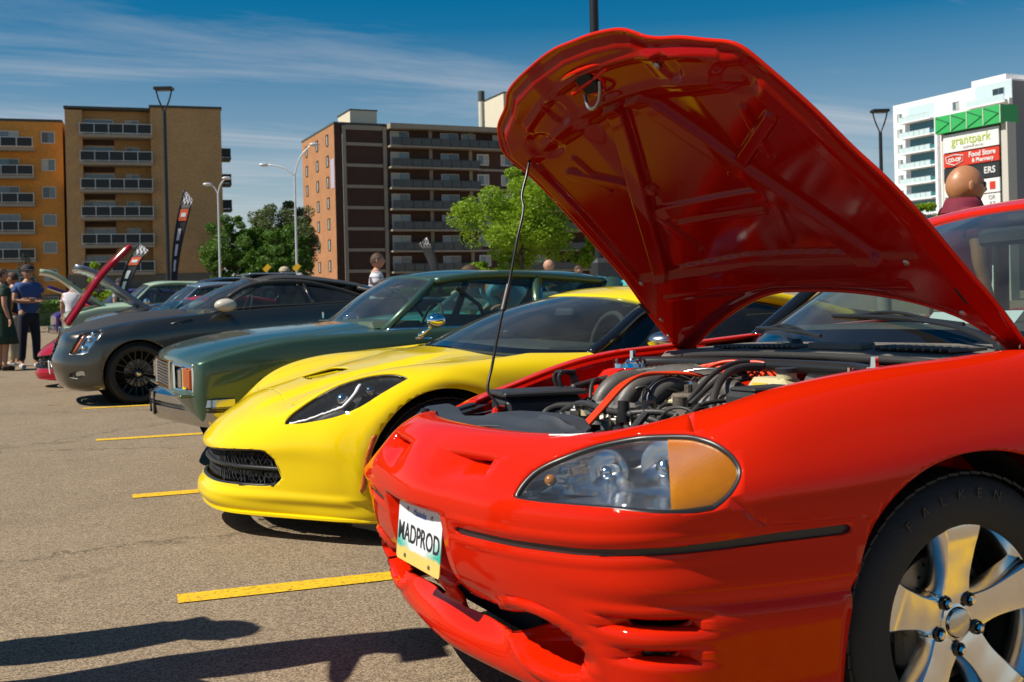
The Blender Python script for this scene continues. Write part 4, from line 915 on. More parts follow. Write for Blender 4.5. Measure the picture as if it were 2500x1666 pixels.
# ------------------------------------------------ cowl, wipers, windscreen, roof, cabin
part('cowl_seal','rubber',lambda b:(b.tube([(.27,.66,.856),(.255,.50,.866),(.235,.25,.874),(.232,0,.876),(.235,-.25,.874),(.255,-.50,.866),(.27,-.66,.856)],.011,10,smooth=60)),180)
nc=[];yy=np.linspace(-.72,.72,61)
def bx(y): return .62-.17*(1-(abs(y)/.72)**2)*1.0      # windscreen foot bows forward
for (kx,kz) in ((0,0),(.06,.018),(.45,.026),(.95,.034),(1.0,.022)):
    nc.append([(.255+(bx(y)+.03-.255)*kx,y,.872-.014*(abs(y)/.72)**2+kz) for y in yy])
b=B(); b.grid(np.array(nc),flip=True); b.obj('cowl_panel','grey_plastic',red,40)
def cz(x,y): return .872-.014*(abs(y)/.72)**2+.018+.010*(x-.27)/.15
def cowl_vent(y0,y1,n,x0,x1):
    bb=B(); bb.box(((x0+x1)/2,(y0+y1)/2,cz((x0+x1)/2,(y0+y1)/2)+.0035),(x1-x0,abs(y1-y0),.004)); bb.obj('cowl_vent','dark_void',red)
    for i in range(n+1):
        y=y0+(y1-y0)*i/n
        part('vent_slat','grey_plastic',lambda b:b.box(((x0+x1)/2,y,cz((x0+x1)/2,y)+.007),(x1-x0+.008,.0055,.010),bev=.0015))
cowl_vent(.42,.30,5,.285,.36); cowl_vent(.26,.02,10,.28,.36); cowl_vent(-.30,-.56,9,.295,.42)
part('cowl_step','grey_plastic',lambda b:(b.box((.32,-.14,cz(.32,-.14)+.008),(.06,.22,.022),bev=.005),))
# windscreen between foot and header
foot=[(bx(y)+.02,y,.898-.012*(abs(y)/.72)**2) for y in np.linspace(-.72,.72,9)]
head=[(1.22+.0*y-.0+.12*(abs(y)/.56)**2,y,1.325-.035*(abs(y)/.56)**2) for y in np.linspace(-.56,.56,9)]
Gw=loft(foot,head,50,26,bulge=(-.03,0,.04)); b=B(); b.grid(Gw,flip=True); b.obj('windscreen','windscreen',red,180)
b=B(); b.grid(Gw[:3]+[-.001,0,.001],flip=True); b.obj('screen_frit','gloss_black',red)
# header, roof, pillars
rf=[]
for (x,z,hw) in ((1.20,1.325,.565),(1.30,1.352,.58),(1.6,1.385,.60),(2.0,1.385,.60),(2.4,1.35,.585),(2.62,1.31,.57)):
    rf.append([(x+(.12 if x<1.35 else 0)*(abs(t))**2*(1.35-x)/.15 if x<1.35 else x,t*hw,z-.035*abs(t)**2.4) for t in np.linspace(-1,1,13)])
A=np.array(rf); b=B(); b.grid(tensor(A,48,40),flip=True); b.obj('roof','red',red,180,solid=.02)
for s in (-1,1):
    ap=[(.68,s*.735,.90),(.86,s*.70,1.03),(1.10,s*.635,1.20),(1.34,s*.575,1.295)]
    b=B(); b.tube(ap,[.030,.030,.030,.034],10,smooth=26,flat=.75); b.obj('a_pillar','gloss_black',red,180)
    b=B(); b.tube([(1.32,s*.578,1.30),(1.7,s*.615,1.335),(2.2,s*.61,1.33),(2.6,s*.585,1.27)],.028,10,smooth=26); b.obj('roof_rail','red',red,180)
    b=B(); b.tube([(1.85,s*.60,1.34),(1.95,s*.70,.97)],.03,8); b.obj('b_pillar','satin_black',red,180)
    b=B(); b.tube([(2.55,s*.585,1.27),(2.95,s*.68,1.0)],[.05,.09],8); b.obj('c_pillar','red',red,180)
    gl=loft([(.78,s*.73,.945),(1.4,s*.735,.96),(2.2,s*.735,.975),(2.8,s*.70,.99)],[(1.30,s*.59,1.285),(1.7,s*.62,1.33),(2.2,s*.615,1.32),(2.6,s*.59,1.26)],30,10); b=B(); b.grid(gl); b.obj('side_window','side_glass',red,180)
bl=loft([(2.62,y,1.30-.03*abs(y/.55)**2) for y in np.linspace(-.55,.55,7)],[(3.15,y,1.0) for y in np.linspace(-.62,.62,7)],20,10); b=B(); b.grid(bl,flip=True); b.obj('rear_window','dark_glass',red,180)
b=B(); b.box((3.38,0,.995),(.42,1.2,.03),bev=.01); b.obj('trunk_lid','red',red)
# wipers
def wiper(p0,p1,q0,q1):
    part('wiper_arm','satin_black',lambda b:(b.tube([p0,tuple(np.array(p0)*.75+np.array(p1)*.25+[0,0,.012]),p1],[.016,.014,.007],8,smooth=18,flat=.6),b.lathe([(0,.016),(.014,.015),(.02,.005),(.021,-.012)],16,Matrix.Translation(p0))))
    part('wiper_blade','satin_black',lambda b:(b.tube([q0,tuple((np.array(q0)+np.array(q1))/2+[0,0,.006]),q1],[.006,.009,.006],8,smooth=18),b.tube([tuple(np.array(q0)*.8+np.array(q1)*.2+[0,0,.005]),tuple((np.array(q0)+np.array(q1))/2+[0,0,.022]),tuple(np.array(q0)*.2+np.array(q1)*.8+[0,0,.005])],.005,8,smooth=14)))
wiper((.43,-.60,.905),(.52,-.22,.968),(.58,.18,.985),(.50,-.42,.955))
wiper((.36,.10,.905),(.46,.36,.935),(.44,.08,.925),(.57,.56,.948))
# cabin
part('dashboard','interior',lambda b:(b.box((.95,0,.88),(.5,1.36,.14),bev=.05),b.box((1.05,-.36,.95),(.3,.36,.07),bev=.03)))
part('steering_wheel','red_wire',lambda b:(b.tube([(1.26+.06*math.sin(t),-.36+.185*math.cos(t),.955+.175*math.sin(t)) for t in np.linspace(0,2*PI,40)],.017,10,caps=False)))
part('steering_hub','interior',lambda b:(b.sphere((1.25,-.36,.95),.06,12,8),b.tube([(1.25,-.53,.95),(1.25,-.19,.95)],.012,8)))
for s in (-1,1):
    part('front_seat','interior',lambda b:(b.box((1.65,s*.36,.55),(.5,.48,.16),bev=.06),b.box((1.93,s*.36,.85),(.14,.46,.56),Matrix.Rotation(R(14),3,'Y'),bev=.06),b.box((2.02,s*.36,1.18),(.09,.24,.16),bev=.04)))
part('rear_seat','interior',lambda b:(b.box((2.75,0,.85),(.3,1.2,.4),bev=.06),))
part('cabin_floor','dark_void',lambda b:(b.box((1.7,0,.30),(2.8,1.5,.04)),b.box((1.6,0,.20),(3.6,1.2,.04))))
part('rear_view_mirror','interior',lambda b:(b.box((1.18,0,1.23),(.03,.24,.06),bev=.015),))
part('dash_card','white_plate',lambda b:(b.box((.82,-.16,.965),(.004,.34,.06),Matrix.Rotation(R(50),3,'Y')),))
# ------------------------------------------------------------------ yellow sports car
yel=thing('yellow_sports_car','low bright yellow sports car with swept black headlights between the red and green cars','car',(1.66,5.34,0),0)
G=tensor(mirror_net(vette_net()),460,200)
X,Y,Zc=G[:,:,0],G[:,:,1],G[:,:,2]; AY=np.abs(Y)
# hood crease beside the centre bulge, rolled lip above the grille, flared arch lip
hoodm=(X>-.75)*(X<.32)
G[:,:,2]+=hoodm*.016*(1-sstep(.195+.10*(X+.7),.212+.10*(X+.7),AY))*sstep(-.72,-.60,X)*(1-sstep(.1,.3,X))
fr_=(X<-.4); G[:,:,0]-=fr_*.012*np.exp(-((Zc-.195)/.02)**2)
rad=np.hypot(X,(Zc-.31)); G[:,:,1]+=np.sign(Y)*.014*np.exp(-((rad-.385)/.03)**2)*(AY>.8)*(Zc>.2)*(X<.6)
for ox in (2.71,):
    rad=np.hypot(X-ox,(Zc-.33)); G[:,:,1]+=np.sign(Y)*.014*np.exp(-((rad-.40)/.03)**2)*(AY>.8)*(Zc>.2)
S=Shell(G)
def qv_(V): return np.arctan2(np.abs(V[:,1]),-(V[:,0]+.1))
spl_=[(-.80,0),(-.86,0),(-.825,.26),(-.665,.50),(-.50,.70),(-.355,.855),(-.31,.89)]; q_=smooth_curve(np.array(spl_[1:]),40); q_=np.vstack([q_[::-1]*[1,-1],q_[1:]]); tq=np.gradient(q_,axis=0); tq/=np.linalg.norm(tq,axis=1)[:,None]; nq=np.stack([-tq[:,1],tq[:,0]],1)
if nq[len(nq)//2,0]>0: nq=-nq
ed_=1-.75*np.abs(np.linspace(-1,1,len(q_)))**6
b=B(); b.grid(np.array([[(p[0]+n_[0]*o*k_,p[1]+n_[1]*o*k_,z) for p,n_,k_ in zip(q_,nq,ed_)] for o,z in ((-.03,.128),(.02,.126),(.036,.118),(.036,.108),(.02,.102),(-.05,.10))])); b.obj('front_splitter','yellow',yel,40)
# grille opening in (|y|,z)
V=S.V; S.cut(np.where(V[:,0]<-.5,sdist(np.stack([np.abs(V[:,1]),V[:,2]],1),[(-.1,.372),(.2,.388),(.45,.401),(.515,.400),(.552,.365),(.578,.28),(.552,.252),(.5,.240),(.40,.237),(.16,.232),(-.1,.230)]),1.),'grille')
HLp=[(-0.627,.546),(-0.603,.546),(-0.546,.576),(-0.477,.619),(-0.37,.665),(-0.257,.716),(-0.172,.778),(-0.139,.834),(-0.228,.848),(-0.321,.841),(-0.398,.811),(-0.463,.765),(-0.552,.66)]
HLp=smooth_curve(np.array(HLp+[HLp[0]]),90,_pch)[:-1]
V=S.V; S.cut(np.where((V[:,2]>.45)&(V[:,0]<0),sdist(np.stack([V[:,0],np.abs(V[:,1])],1),HLp),1.),'lamp')
V=S.V; S.cut(np.where((V[:,2]>.6)&(V[:,0]<0),sdist(V[:,:2],[(-.40,.10),(-.22,.115),(-.195,-.115),(-.345,-.155),(-.40,-.10)]),1.),'vent')
for ox,rw in ((0,.352),(2.71,.372)):
    t=np.linspace(-.9,PI+.9,60); pol=np.stack([ox+rw*np.cos(t),.308+rw*np.sin(t)],1); V=S.V
    S.cut(np.where(np.abs(V[:,1])>.5,sdist(V[:,[0,2]],np.vstack([[(ox+rw*.9,-.3)],pol,[(ox-rw*.9,-.3)]])),1.),'hole')
# panel split: hood inside the shut line
V=S.V; hs_=sdist(np.stack([V[:,0],np.abs(V[:,1])],1),[(-.555,-.1),(-.56,.30),(-.53,.52),(-.40,.555),(-.1,.60),(.2,.63),(.36,.62),(.34,.45),(.31,.24),(.30,-.1)])
S.cut(np.where(V[:,2]>.5,hs_,1.),'hood')
mobj('body',*S.get((0,)),'yellow',yel,180,solid=.01)
mobj('hood',*S.get(('hood',)),'yellow',yel,180,solid=.01)
sl_=np.array([(-.555,0),(-.56,.30),(-.53,.52),(-.40,.555),(-.1,.60),(.2,.63)])
def ontop(x,y,reg=None):
    V=S.V; d=(V[:,0]-x)**2+(V[:,1]-y)**2+np.where(V[:,2]>.45,0,9); k=np.argsort(d)[:4]; w_=1/(np.sqrt(d[k])+1e-4); return (V[k,2]*w_).sum()/w_.sum()
def near_y(S,x,z,s):
    V=S.V; d=(V[:,0]-x)**2+(V[:,2]-z)**2+np.where(s*V[:,1]>.2,0,9); k=np.argsort(d)[:3]; return V[k,1].mean()
for sgn in (-1,1):
    cv_=smooth_curve(sl_*[1,sgn],60); b=B(); b.tube([(x,y,ontop(x,y)-.001) for x,y in cv_],.0028,6); b.obj('shut_line','dark_void',yel)
    Vl,Fl=S.get(('lamp',)); ff=[f for f in Fl if sgn*np.mean([Vl[i][1] for i in f])>0]; v1,f1=sub(Vl,ff); v1=np.array(v1)
    ed=-sdist(np.stack([v1[:,0],np.abs(v1[:,1])],1),HLp)
    dp=np.clip(ed/.05,0,1)
    hou=mobj('headlight',v1+np.stack([.01*dp,-sgn*.02*dp,-.012-.05*sstep(0,.6,dp)],1),f1,'lamp_black',yel,60)
    mobj('lens',v1+[0,0,-.001],f1,'smoked_lens',hou,180)
    # pale light guide along the outer lower edge
    lg=[(-.60,.562),(-.53,.655),(-.45,.73),(-.40,.755),(-.36,.742),(-.33,.715)]
    b=B(); b.tube([(x,sgn*y,ontop(x,sgn*y)-.016) for x,y in smooth_curve(lg,30)],[.013]*16+list(np.linspace(.013,.024,14)),8,flat=.5); b.obj('light_guide','light_guide',hou,180)
    b=B()
    b.sphere((-.40,sgn*.70,ontop(-.40,sgn*.70)-.034),.030,16,10); b.obj('projector','chrome',hou,180)
    b=B(); b.sphere((-.29,sgn*.755,ontop(-.29,sgn*.755)-.034),.026,16,10); b.obj('projector','chrome',hou,180)
    b=B(); cl=[(x,sgn*y,ontop(x,sgn*y)) for x,y in np.vstack([HLp,HLp[:1]])]; b.tube(cl,.0035,6,caps=False); b.obj('lens_edge','satin_black',hou,180)
    mk=smooth_curve(np.array([(-.322,.482),(-.342,.43),(-.357,.38),(-.369,.30),(-.379,.239)]),24); b=B(); b.tube([(x-.002,near_y(S,x,z,sgn)+sgn*.010,z) for x,z in mk],[.006]+[.0125]*22+[.006],8,flat=.45,up=(0,1.,0)); b.obj('side_marker','amber_side',yel,180)
Vv,Fv=S.get(('vent',)); vo=mobj('hood_vent',np.array(Vv)+[.0,0,-.035],Fv,'dark_void',yel,60)
for k in range(4):
    y=-.10+k*.06
    b=B(); b.box((-.29,y,ontop(-.29,y)-.012),(.17,.008,.014),Matrix.Rotation(R(-9),3,'Y'),bev=.003); b.obj('vent_slat','yellow',vo)
# grille: mesh, bars, posts
Vg,Fg=S.get(('grille',)); Vg=np.array(Vg)
b=B(); 
def gx(y,z):
    k=np.argmin((Vg[:,1]-y)**2+(Vg[:,2]-z)**2); return Vg[k,0]
mobj('grille_backing',Vg+[.07,0,0],Fg,'dark_void',yel,180)
gp=[(0,.232),(.16,.232),(.40,.237),(.5,.240),(.552,.252),(.578,.28),(.552,.365),(.515,.400),(.45,.401),(.2,.388),(0,.380)]
gy=np.array([p for p in gp]); fullp=np.vstack([gy,gy[::-1]*[-1,1]])
b=B(); fp=smooth_curve(np.vstack([fullp,fullp[:1]]),140,_pch); b.tube([(gx(y,z)+.004,y,z) for y,z in fp],.011,8,caps=False); b.obj('grille_frame','satin_black',yel,180)
b=B(); yy=np.linspace(-.565,.565,60); b.tube([(gx(y,.315)+.012,y,.315+.006*abs(y)) for y in yy],.013,8,flat=.8); b.obj('grille_bar','satin_black',yel,180)
for y in (-.40,-.20,0,.20,.40):
    b=B(); b.tube([(gx(y,z)+.03,y,z) for z in (.24,.28,.33,.38)],.011,8,flat=.6); b.obj('grille_post','black_plastic',yel)
b=B()
for k in range(-32,33):
    for sg in (-1,1):
        pts=[]
        for t in np.linspace(-.09,.09,9):
            y=k*.026+sg*t*.55; z=.316+t
            if abs(y)<.56 and .238+.0*abs(y)<z<.396: pts.append((gx(y,z)+.022,y,z))
        if len(pts)>2: b.tube(pts,.0022,4,caps=False)
tag(b.obj('grille_mesh','black_plastic',yel,0),kind='stuff')
# flag badge on the nose
b=B(); 
for sg in (-1,1):
    pts=[(-.80,0),(-.775,sg*.012),(-.735,sg*.062),(-.742,sg*.046),(-.785,sg*.004)]
    bb=B(); n_=len(pts); b3=[(x,y-.03,ontop(x,y-.03)+.004) for x,y in pts]; b.add(b3,[tuple(range(n_))])
b.obj('nose_badge','satin_black',yel,0,solid=.004)
b=B(); b3=[(x,y-.03,ontop(x,y-.03)+.0065) for x,y in ((-.775,-.01),(-.74,-.055),(-.745,-.04),(-.778,-.004))]; b.add(b3,[(0,1,2,3)]); b.obj('badge_flag','red_wire',yel,0,solid=.002)
# windscreen, pillars, roof, side glass
foot=[(.80,-.735,.765),(.62,-.70,.768),(.45,-.58,.778),(.36,-.35,.792),(.325,0,.80),(.36,.35,.792),(.45,.58,.778),(.62,.70,.768),(.80,.735,.765)]
head=[(1.26,-.575,.985),(1.19,-.49,1.018),(1.11,-.34,1.037),(1.05,-.18,1.045),(1.03,0,1.048),(1.05,.18,1.045),(1.11,.34,1.037),(1.19,.49,1.018),(1.26,.575,.985)]
Gw=loft(foot,head,70,30,bulge=(-.02,0,.03)); b=B(); b.grid(Gw,flip=True); b.obj('windscreen','windscreen',yel,180)
b=B(); b.grid(np.concatenate([Gw[:3]],0)+[-.002,0,.003],flip=True); b.obj('screen_frit','gloss_black',yel,180)
rf=[]
for (x,z,hw) in ((1.03,1.052,.56),(1.15,1.076,.575),(1.35,1.094,.59),(1.6,1.098,.60),(1.9,1.08,.59),(2.15,1.04,.57)):
    rf.append([(x+.22*abs(t)**2*max(0,(1.5-x)/.47),t*hw,z-.065*abs(t)**2.6) for t in np.linspace(-1,1,13)])
b=B(); b.grid(tensor(np.array(rf),50,34),flip=True); b.obj('roof','yellow',yel,180,solid=.02)
for s in (-1,1):
    b=B(); b.tube([(.80,s*.742,.768),(.98,s*.70,.868),(1.14,s*.635,.955),(1.28,s*.585,.995)],[.034,.036,.036,.034],10,smooth=30,flat=.7); b.obj('a_pillar','gloss_black',yel,180)
    b=B(); b.tube([(1.26,s*.588,.99),(1.5,s*.60,1.03),(1.8,s*.60,1.03),(2.1,s*.58,.99),(2.5,s*.64,.88)],[.028,.028,.03,.04,.05],10,smooth=40); b.obj('roof_rail','yellow',yel,180)
    gl=loft([(.84,s*.745,.775),(1.3,s*.75,.785),(1.8,s*.75,.80),(2.2,s*.72,.83)],[(1.22,s*.60,.97),(1.5,s*.605,1.025),(1.8,s*.60,1.02),(2.05,s*.585,.98)],30,10); b=B(); b.grid(gl); b.obj('side_window','dark_glass',yel,180)
    mr=B(); mr.sphere((1.15,s*.90,.825),.115,20,14,(1.0,.85,.42)); mr.obj('mirror','chrome_dull',yel,180)
    mr=B(); mr.tube([(1.12,s*.74,.775),(1.13,s*.82,.79),(1.14,s*.88,.80)],[.03,.022,.03],8); mr.obj('mirror_stalk','gloss_black',yel,180)
    b=B(); b.box((1.0,s*.882,.60),(.004,.01,.26)); b.obj('door_gap','dark_void',yel)
bl=loft([(2.12,y,1.04-.05*abs(y/.56)**2) for y in np.linspace(-.56,.56,7)],[(2.95,y,.895) for y in np.linspace(-.5,.5,7)],20,12); b=B(); b.grid(bl,flip=True); b.obj('rear_window','dark_glass',yel,180)
b=B(); b.grid(loft([(2.9,y,.90) for y in np.linspace(-.5,.5,5)],[(3.1,y,.905) for y in np.linspace(-.4,.4,5)],8,4),flip=True); b.obj('rear_deck','yellow',yel,180,solid=.02)
b=B(); b.box((.85,0,.74),(.5,1.3,.12),bev=.05); b.obj('dashboard','interior',yel)
b=B(); b.tube([(1.12+.04*math.sin(t),-.35+.17*math.cos(t),.80+.15*math.sin(t)) for t in np.linspace(0,2*PI,36)],.015,8,caps=False); b.obj('steering_wheel','interior',yel,180)
for s in (-1,1):
    b=B(); b.box((1.75,s*.36,.66),(.16,.44,.62),Matrix.Rotation(R(18),3,'Y'),bev=.06); b.box((1.45,s*.36,.40),(.5,.44,.14),bev=.05); b.obj('seat','interior',yel)
b=B(); b.box((1.05,.0,.955),(.03,.20,.05),bev=.015); b.obj('rear_view_mirror','interior',yel)
b=B(); b.box((1.36,0,.2),(3.3,1.2,.06)); b.box((1.36,0,.3),(1.9,1.5,.05)); b.obj('floor_pan','dark_void',yel)
b=B(); T=axisT((1.215,-.40,1.0),(.45,-.88,-.1),(.55,.2,.81),(-.7,-.42,.58)); b.lathe([(0,.002),(.036,.002),(.036,0)],24,T@Matrix.Scale(.6,4,(0,1,0))); b.obj('windscreen_sticker','white_plate',yel)
for s_ in (-1,1):
    b=B(); b.box((-.30,s_*.74,.10),(.014,.26,.11),Matrix.Rotation(s_*R(-22),3,'Z'),bev=.004); b.obj('air_deflector','grey_plastic',yel)
def plain_wheel(parent,loc,side,r,wd,rimr,m='gloss_black',spokes=10,split=False,cap='chrome_dull',twin=True):
    b=B(); h=wd/2; b.lathe([(rimr-.012,h*.72),(rimr-.004,h*.93),(rimr+.004,h*.97),(rimr+.006,h*.93),(rimr-.006,h*.6),(rimr-.02,h*.2),(rimr-.02,-h)],48)
    wh=b.obj('wheel',m,parent,50); wh.location=loc; wh.rotation_euler=(R(90) if side<0 else R(-90),0,0)
    b=B(); b.lathe(tyre_bits(r,wd,rimr),56); tread(b,r,wd,48); b.obj('tyre','rubber',wh,40)
    for k in range(spokes):
        a=2*PI*k/spokes
        b=B()
        if twin:
            for sg in (-1,1): b.tube([(.05,0,h*.55),(.10,sg*.012,h*.62),(rimr*.7,sg*.022,h*.70),(rimr-.012,sg*.042,h*.80)],[.011,.0095,.008,.010],6,smooth=8,flat=1.3)
        else: b.tube([(.04,0,h*.5),(rimr*.6,0,h*.66),(rimr-.01,0,h*.78)],[.022,.018,.022],6,smooth=8,flat=.8)
        o=b.obj('spoke',m,wh,50); o.rotation_euler=(0,0,a)
    b=B(); b.lathe([(0,h*.74),(.022,h*.73),(.032,h*.66),(.05,h*.6),(.062,h*.3)],24); b.obj('hub',m,wh,50)
    b=B(); b.lathe([(0,h*.78),(.024,h*.77),(.03,h*.70)],20); b.obj('centre_cap',cap,wh,50)
    b=B(); b.lathe([(.06,0),(.145,0),(.145,-.03)],36); b.obj('brake_disc','brake',wh,30)
    b=B(); b.lathe([(0,-.035),(rimr-.02,-.035)],30); b.obj('barrel_shade','dark_void',wh)
    return wh
def wells(parent,xs,half,r,z):
    for ox in xs:
        for s in (-1,1):
            b=B(); b.lathe([(r,-.16),(r,.16)],36,Matrix.Translation((ox,s*half,z))@Matrix.Rotation(R(90),4,'X'),R(-10),R(190)); b.lathe([(.0,.17),(r,.17)],36,Matrix.Translation((ox,s*half,z))@Matrix.Rotation(R(90*s),4,'X')); b.obj('wheel_well','dark_void',parent)
wells(yel,(0,2.71),.70,.362,.308)
for ox,wd in ((0,.245),(2.71,.285)):
    for s in (-1,1): plain_wheel(yel,(ox,s*.775,.308),s,.308,wd,.232)
# ------------------------------------------------------------------ dark green old sedan
grn=thing('green_sedan','dark green boxy old sedan with chrome bumper and square headlights','car',(0,7.45,0),0)
C_=[]
def cc(*rows): C_.append(rows)
cc((.86,0,.34),(.835,0,.42),(.815,0,.52),(.815,0,.62),(.825,0,.722),(.845,0,.742),(1.35,0,.862),(1.93,0,.905))
cc((.88,.42,.34),(.855,.42,.42),(.835,.42,.52),(.838,.42,.62),(.848,.42,.718),(.868,.42,.738),(1.38,.40,.855),(1.94,.38,.900))
cc((.94,.82,.34),(.915,.83,.42),(.90,.832,.52),(.905,.832,.62),(.912,.83,.698),(.932,.825,.716),(1.47,.73,.84),(1.99,.65,.88))
cc((.955,.875,.34),(.935,.882,.42),(.92,.885,.52),(.925,.885,.62),(.93,.882,.694),(.95,.868,.712),(1.5,.80,.83),(2.02,.70,.868))
cc((.985,.892,.34),(.965,.900,.42),(.955,.903,.52),(.958,.903,.62),(.962,.892,.705),(.985,.872,.72),(1.54,.815,.828),(2.03,.72,.863))
cc((1.5,.88,.22),(1.5,.90,.33),(1.5,.91,.50),(1.5,.912,.66),(1.5,.893,.808),(1.5,.874,.818),(1.75,.84,.838),(2.06,.77,.852))
cc((2.05,.88,.21),(2.05,.90,.30),(2.05,.912,.48),(2.05,.914,.66),(2.05,.893,.832),(2.05,.874,.842),(2.07,.83,.848),(2.10,.79,.851))
cc((2.9,.88,.21),(2.9,.90,.30),(2.9,.912,.48),(2.9,.914,.66),(2.9,.893,.838),(2.9,.874,.848),(2.9,.83,.854),(2.9,.79,.857))
cc((3.7,.88,.22),(3.7,.90,.32),(3.7,.912,.48),(3.7,.914,.66),(3.7,.893,.842),(3.7,.874,.852),(3.7,.83,.860),(3.7,.79,.862))
cc((4.5,.88,.24),(4.5,.90,.34),(4.5,.91,.50),(4.5,.91,.66),(4.5,.885,.838),(4.5,.865,.848),(4.45,.80,.862),(4.35,.72,.87))
cc((5.1,.84,.30),(5.15,.86,.38),(5.18,.87,.52),(5.18,.87,.66),(5.17,.855,.80),(5.15,.835,.815),(4.9,.70,.85),(4.5,.6,.875))
cc((5.2,.45,.32),(5.25,.46,.40),(5.28,.47,.52),(5.28,.47,.66),(5.27,.46,.80),(5.24,.45,.82),(4.95,.40,.858),(4.55,.35,.88))
cc((5.22,0,.32),(5.27,0,.40),(5.30,0,.52),(5.30,0,.66),(5.29,0,.80),(5.26,0,.825),(4.97,0,.86),(4.57,0,.885))
P=mirror_net(np.transpose(np.array(C_,float),(1,0,2))); S=Shell(tensor(P,360,130,_pch,_pch))
for ox in (1.50,4.22):
    t=np.linspace(-.8,PI+.8,50); rw=.352; pol=np.stack([ox+rw*np.cos(t),.305+rw*np.sin(t)],1); V=S.V
    S.cut(np.where(np.abs(V[:,1])>.5,sdist(V[:,[0,2]],np.vstack([[(ox+rw*.8,-.3)],pol,[(ox-rw*.8,-.3)]])),1.),'hole')
# openings for grille and lamps in (|y|,z) on the front face
V=S.V; yz=lambda V:np.stack([np.abs(V[:,1]),V[:,2]],1)
S.cut(np.where(V[:,0]<.95,sdist(yz(V),[(-.1,.700),(.36,.694),(.36,.525),(-.1,.52)]),1.),'grille')
V=S.V; S.cut(np.where(V[:,0]<1.0,sdist(yz(V),[(.45,.688),(.825,.676),(.83,.535),(.46,.53)]),1.),'lamp')
mobj('body',*S.get((0,)),'greenmet',grn,40,solid=.01)
S_g=S
def near_surf(S,x,z,s,up=.0):
    V=S.V; d=(V[:,0]-x)**2+(V[:,2]-z)**2+np.where(s*V[:,1]>.2,0,9); k=np.argsort(d)[:3]; return V[k,1].mean()+s*up
def side_line(S,parent,pts,s,r=.003,m='dark_void',name='shut_line',up=0):
    Q=smooth_curve(np.array(pts),max(8,len(pts)*8)); b=B(); b.tube([(x,near_surf(S,x,z,s,up),z) for x,z in Q],r,6); return b.obj(name,m,parent,180)
for s in (-1,1):
    side_line(S,grn,[(1.97,.28),(1.965,.55),(1.975,.72),(1.99,.83)],s); side_line(S,grn,[(3.22,.28),(3.22,.55),(3.22,.83)],s)
    side_line(S,grn,[(.99,.462),(1.12,.460)],s,.006,'chrome','side_trim'); side_line(S,grn,[(1.87,.455),(2.6,.455),(3.8,.455)],s,.006,'chrome','side_trim')
    # chrome arch lips
    for ox in (1.5,4.22):
        t=np.linspace(-.15,PI+.15,36); b=B(); b.tube([(ox+.354*math.cos(a),near_surf(S,ox+.36*math.cos(a),max(.22,.305+.36*math.sin(a)),s,.004),.305+.354*math.sin(a)) for a in t],.008,6); b.obj('arch_trim','chrome',grn,180)
    # square headlight, bezel, amber corner lamp
    b=B(); b.box((.862,s*.575,.608),(.03,.20,.125),Matrix.Rotation(s*R(10),3,'Z'),bev=.012); hl=b.obj('headlight','reflector',grn)
    b=B(); b.box((.848,s*.575,.608),(.012,.19,.115),Matrix.Rotation(s*R(10),3,'Z'),bev=.01); b.obj('lens','clear_lens',hl)
    b=B()
    for (y0,z0,y1,z1) in ((.45,.688,.83,.676),(.83,.676,.838,.533),(.838,.533,.46,.53),(.46,.53,.45,.688)):
        b.tube([(.832+.16*(y0-.42),s*y0,z0),(.832+.16*(y1-.42),s*y1,z1)],.011,6)
    b.obj('bezel','chrome',hl)
    b=B(); b.box((.893,s*.765,.607),(.03,.115,.125),Matrix.Rotation(s*R(10),3,'Z'),bev=.008); b.obj('corner_lamp','amber_side',hl)
    b=B(); b.box((.875,s*.69,.608),(.05,.02,.135),bev=.004); b.obj('lamp_divider','chrome',hl)
b=B(); b.box((.915,0,.61),(.05,1.66,.18),bev=.01); b.obj('lamp_backing','satin_black',grn)
b=B(); b.box((.845,0,.61),(.008,.72,.18)); b.obj('grille_backing','dark_void',grn)
fr=B()
for (y0,z0,y1,z1) in ((-.36,.694,.36,.694),(.36,.694,.36,.525),(.36,.525,-.36,.525),(-.36,.525,-.36,.694)): fr.tube([(.822,y0,z0),(.822,y1,z1)],.012,6)
fr.obj('grille_frame','chrome',grn)
for k in range(8):
    b=B(); z=.541+k*.0192; b.box((.826,0,z),(.014,.70,.007),bev=.002); b.obj('grille_bar','chrome_dull',grn)
for k in range(23):
    b=B(); y=-.33+k*.03; b.box((.832,y,.61),(.012,.005,.165)); b.obj('grille_rib','chrome_dull',grn)
# chrome bumper: V plan, stepped face
bp=[(1.12,-.925),(1.00,-.925),(.955,-.90),(.86,-.60),(.785,-.25),(.755,-.08),(.75,0)]; bp=bp+[(x,-y) for x,y in bp[-2::-1]]
prof=[(.07,.322),(.014,.328),(.0,.345),(-.004,.412),(.010,.424),(.010,.436),(-.008,.446),(-.004,.488),(.03,.512),(.09,.520)]
pl_=smooth_curve(np.array(bp),90,_pch); tn=np.gradient(pl_,axis=0); tn/=np.linalg.norm(tn,axis=1)[:,None]; nn=np.stack([-tn[:,1],tn[:,0]],1)
if nn[45,0]>0: nn=-nn
Gb=np.array([[(p[0]-n_[0]*o,p[1]-n_[1]*o,z) for p,n_ in zip(pl_,nn)] for o,z in prof]); b=B(); b.grid(Gb,flip=True); b.obj('front_bumper','bumper_chrome',grn,40)
b=B(); b.tube([(p[0]-n_[0]*(-.002),p[1]-n_[1]*(-.002),.43) for p,n_ in zip(pl_,nn)],.004,6); b.obj('bumper_groove','satin_black',grn,180)
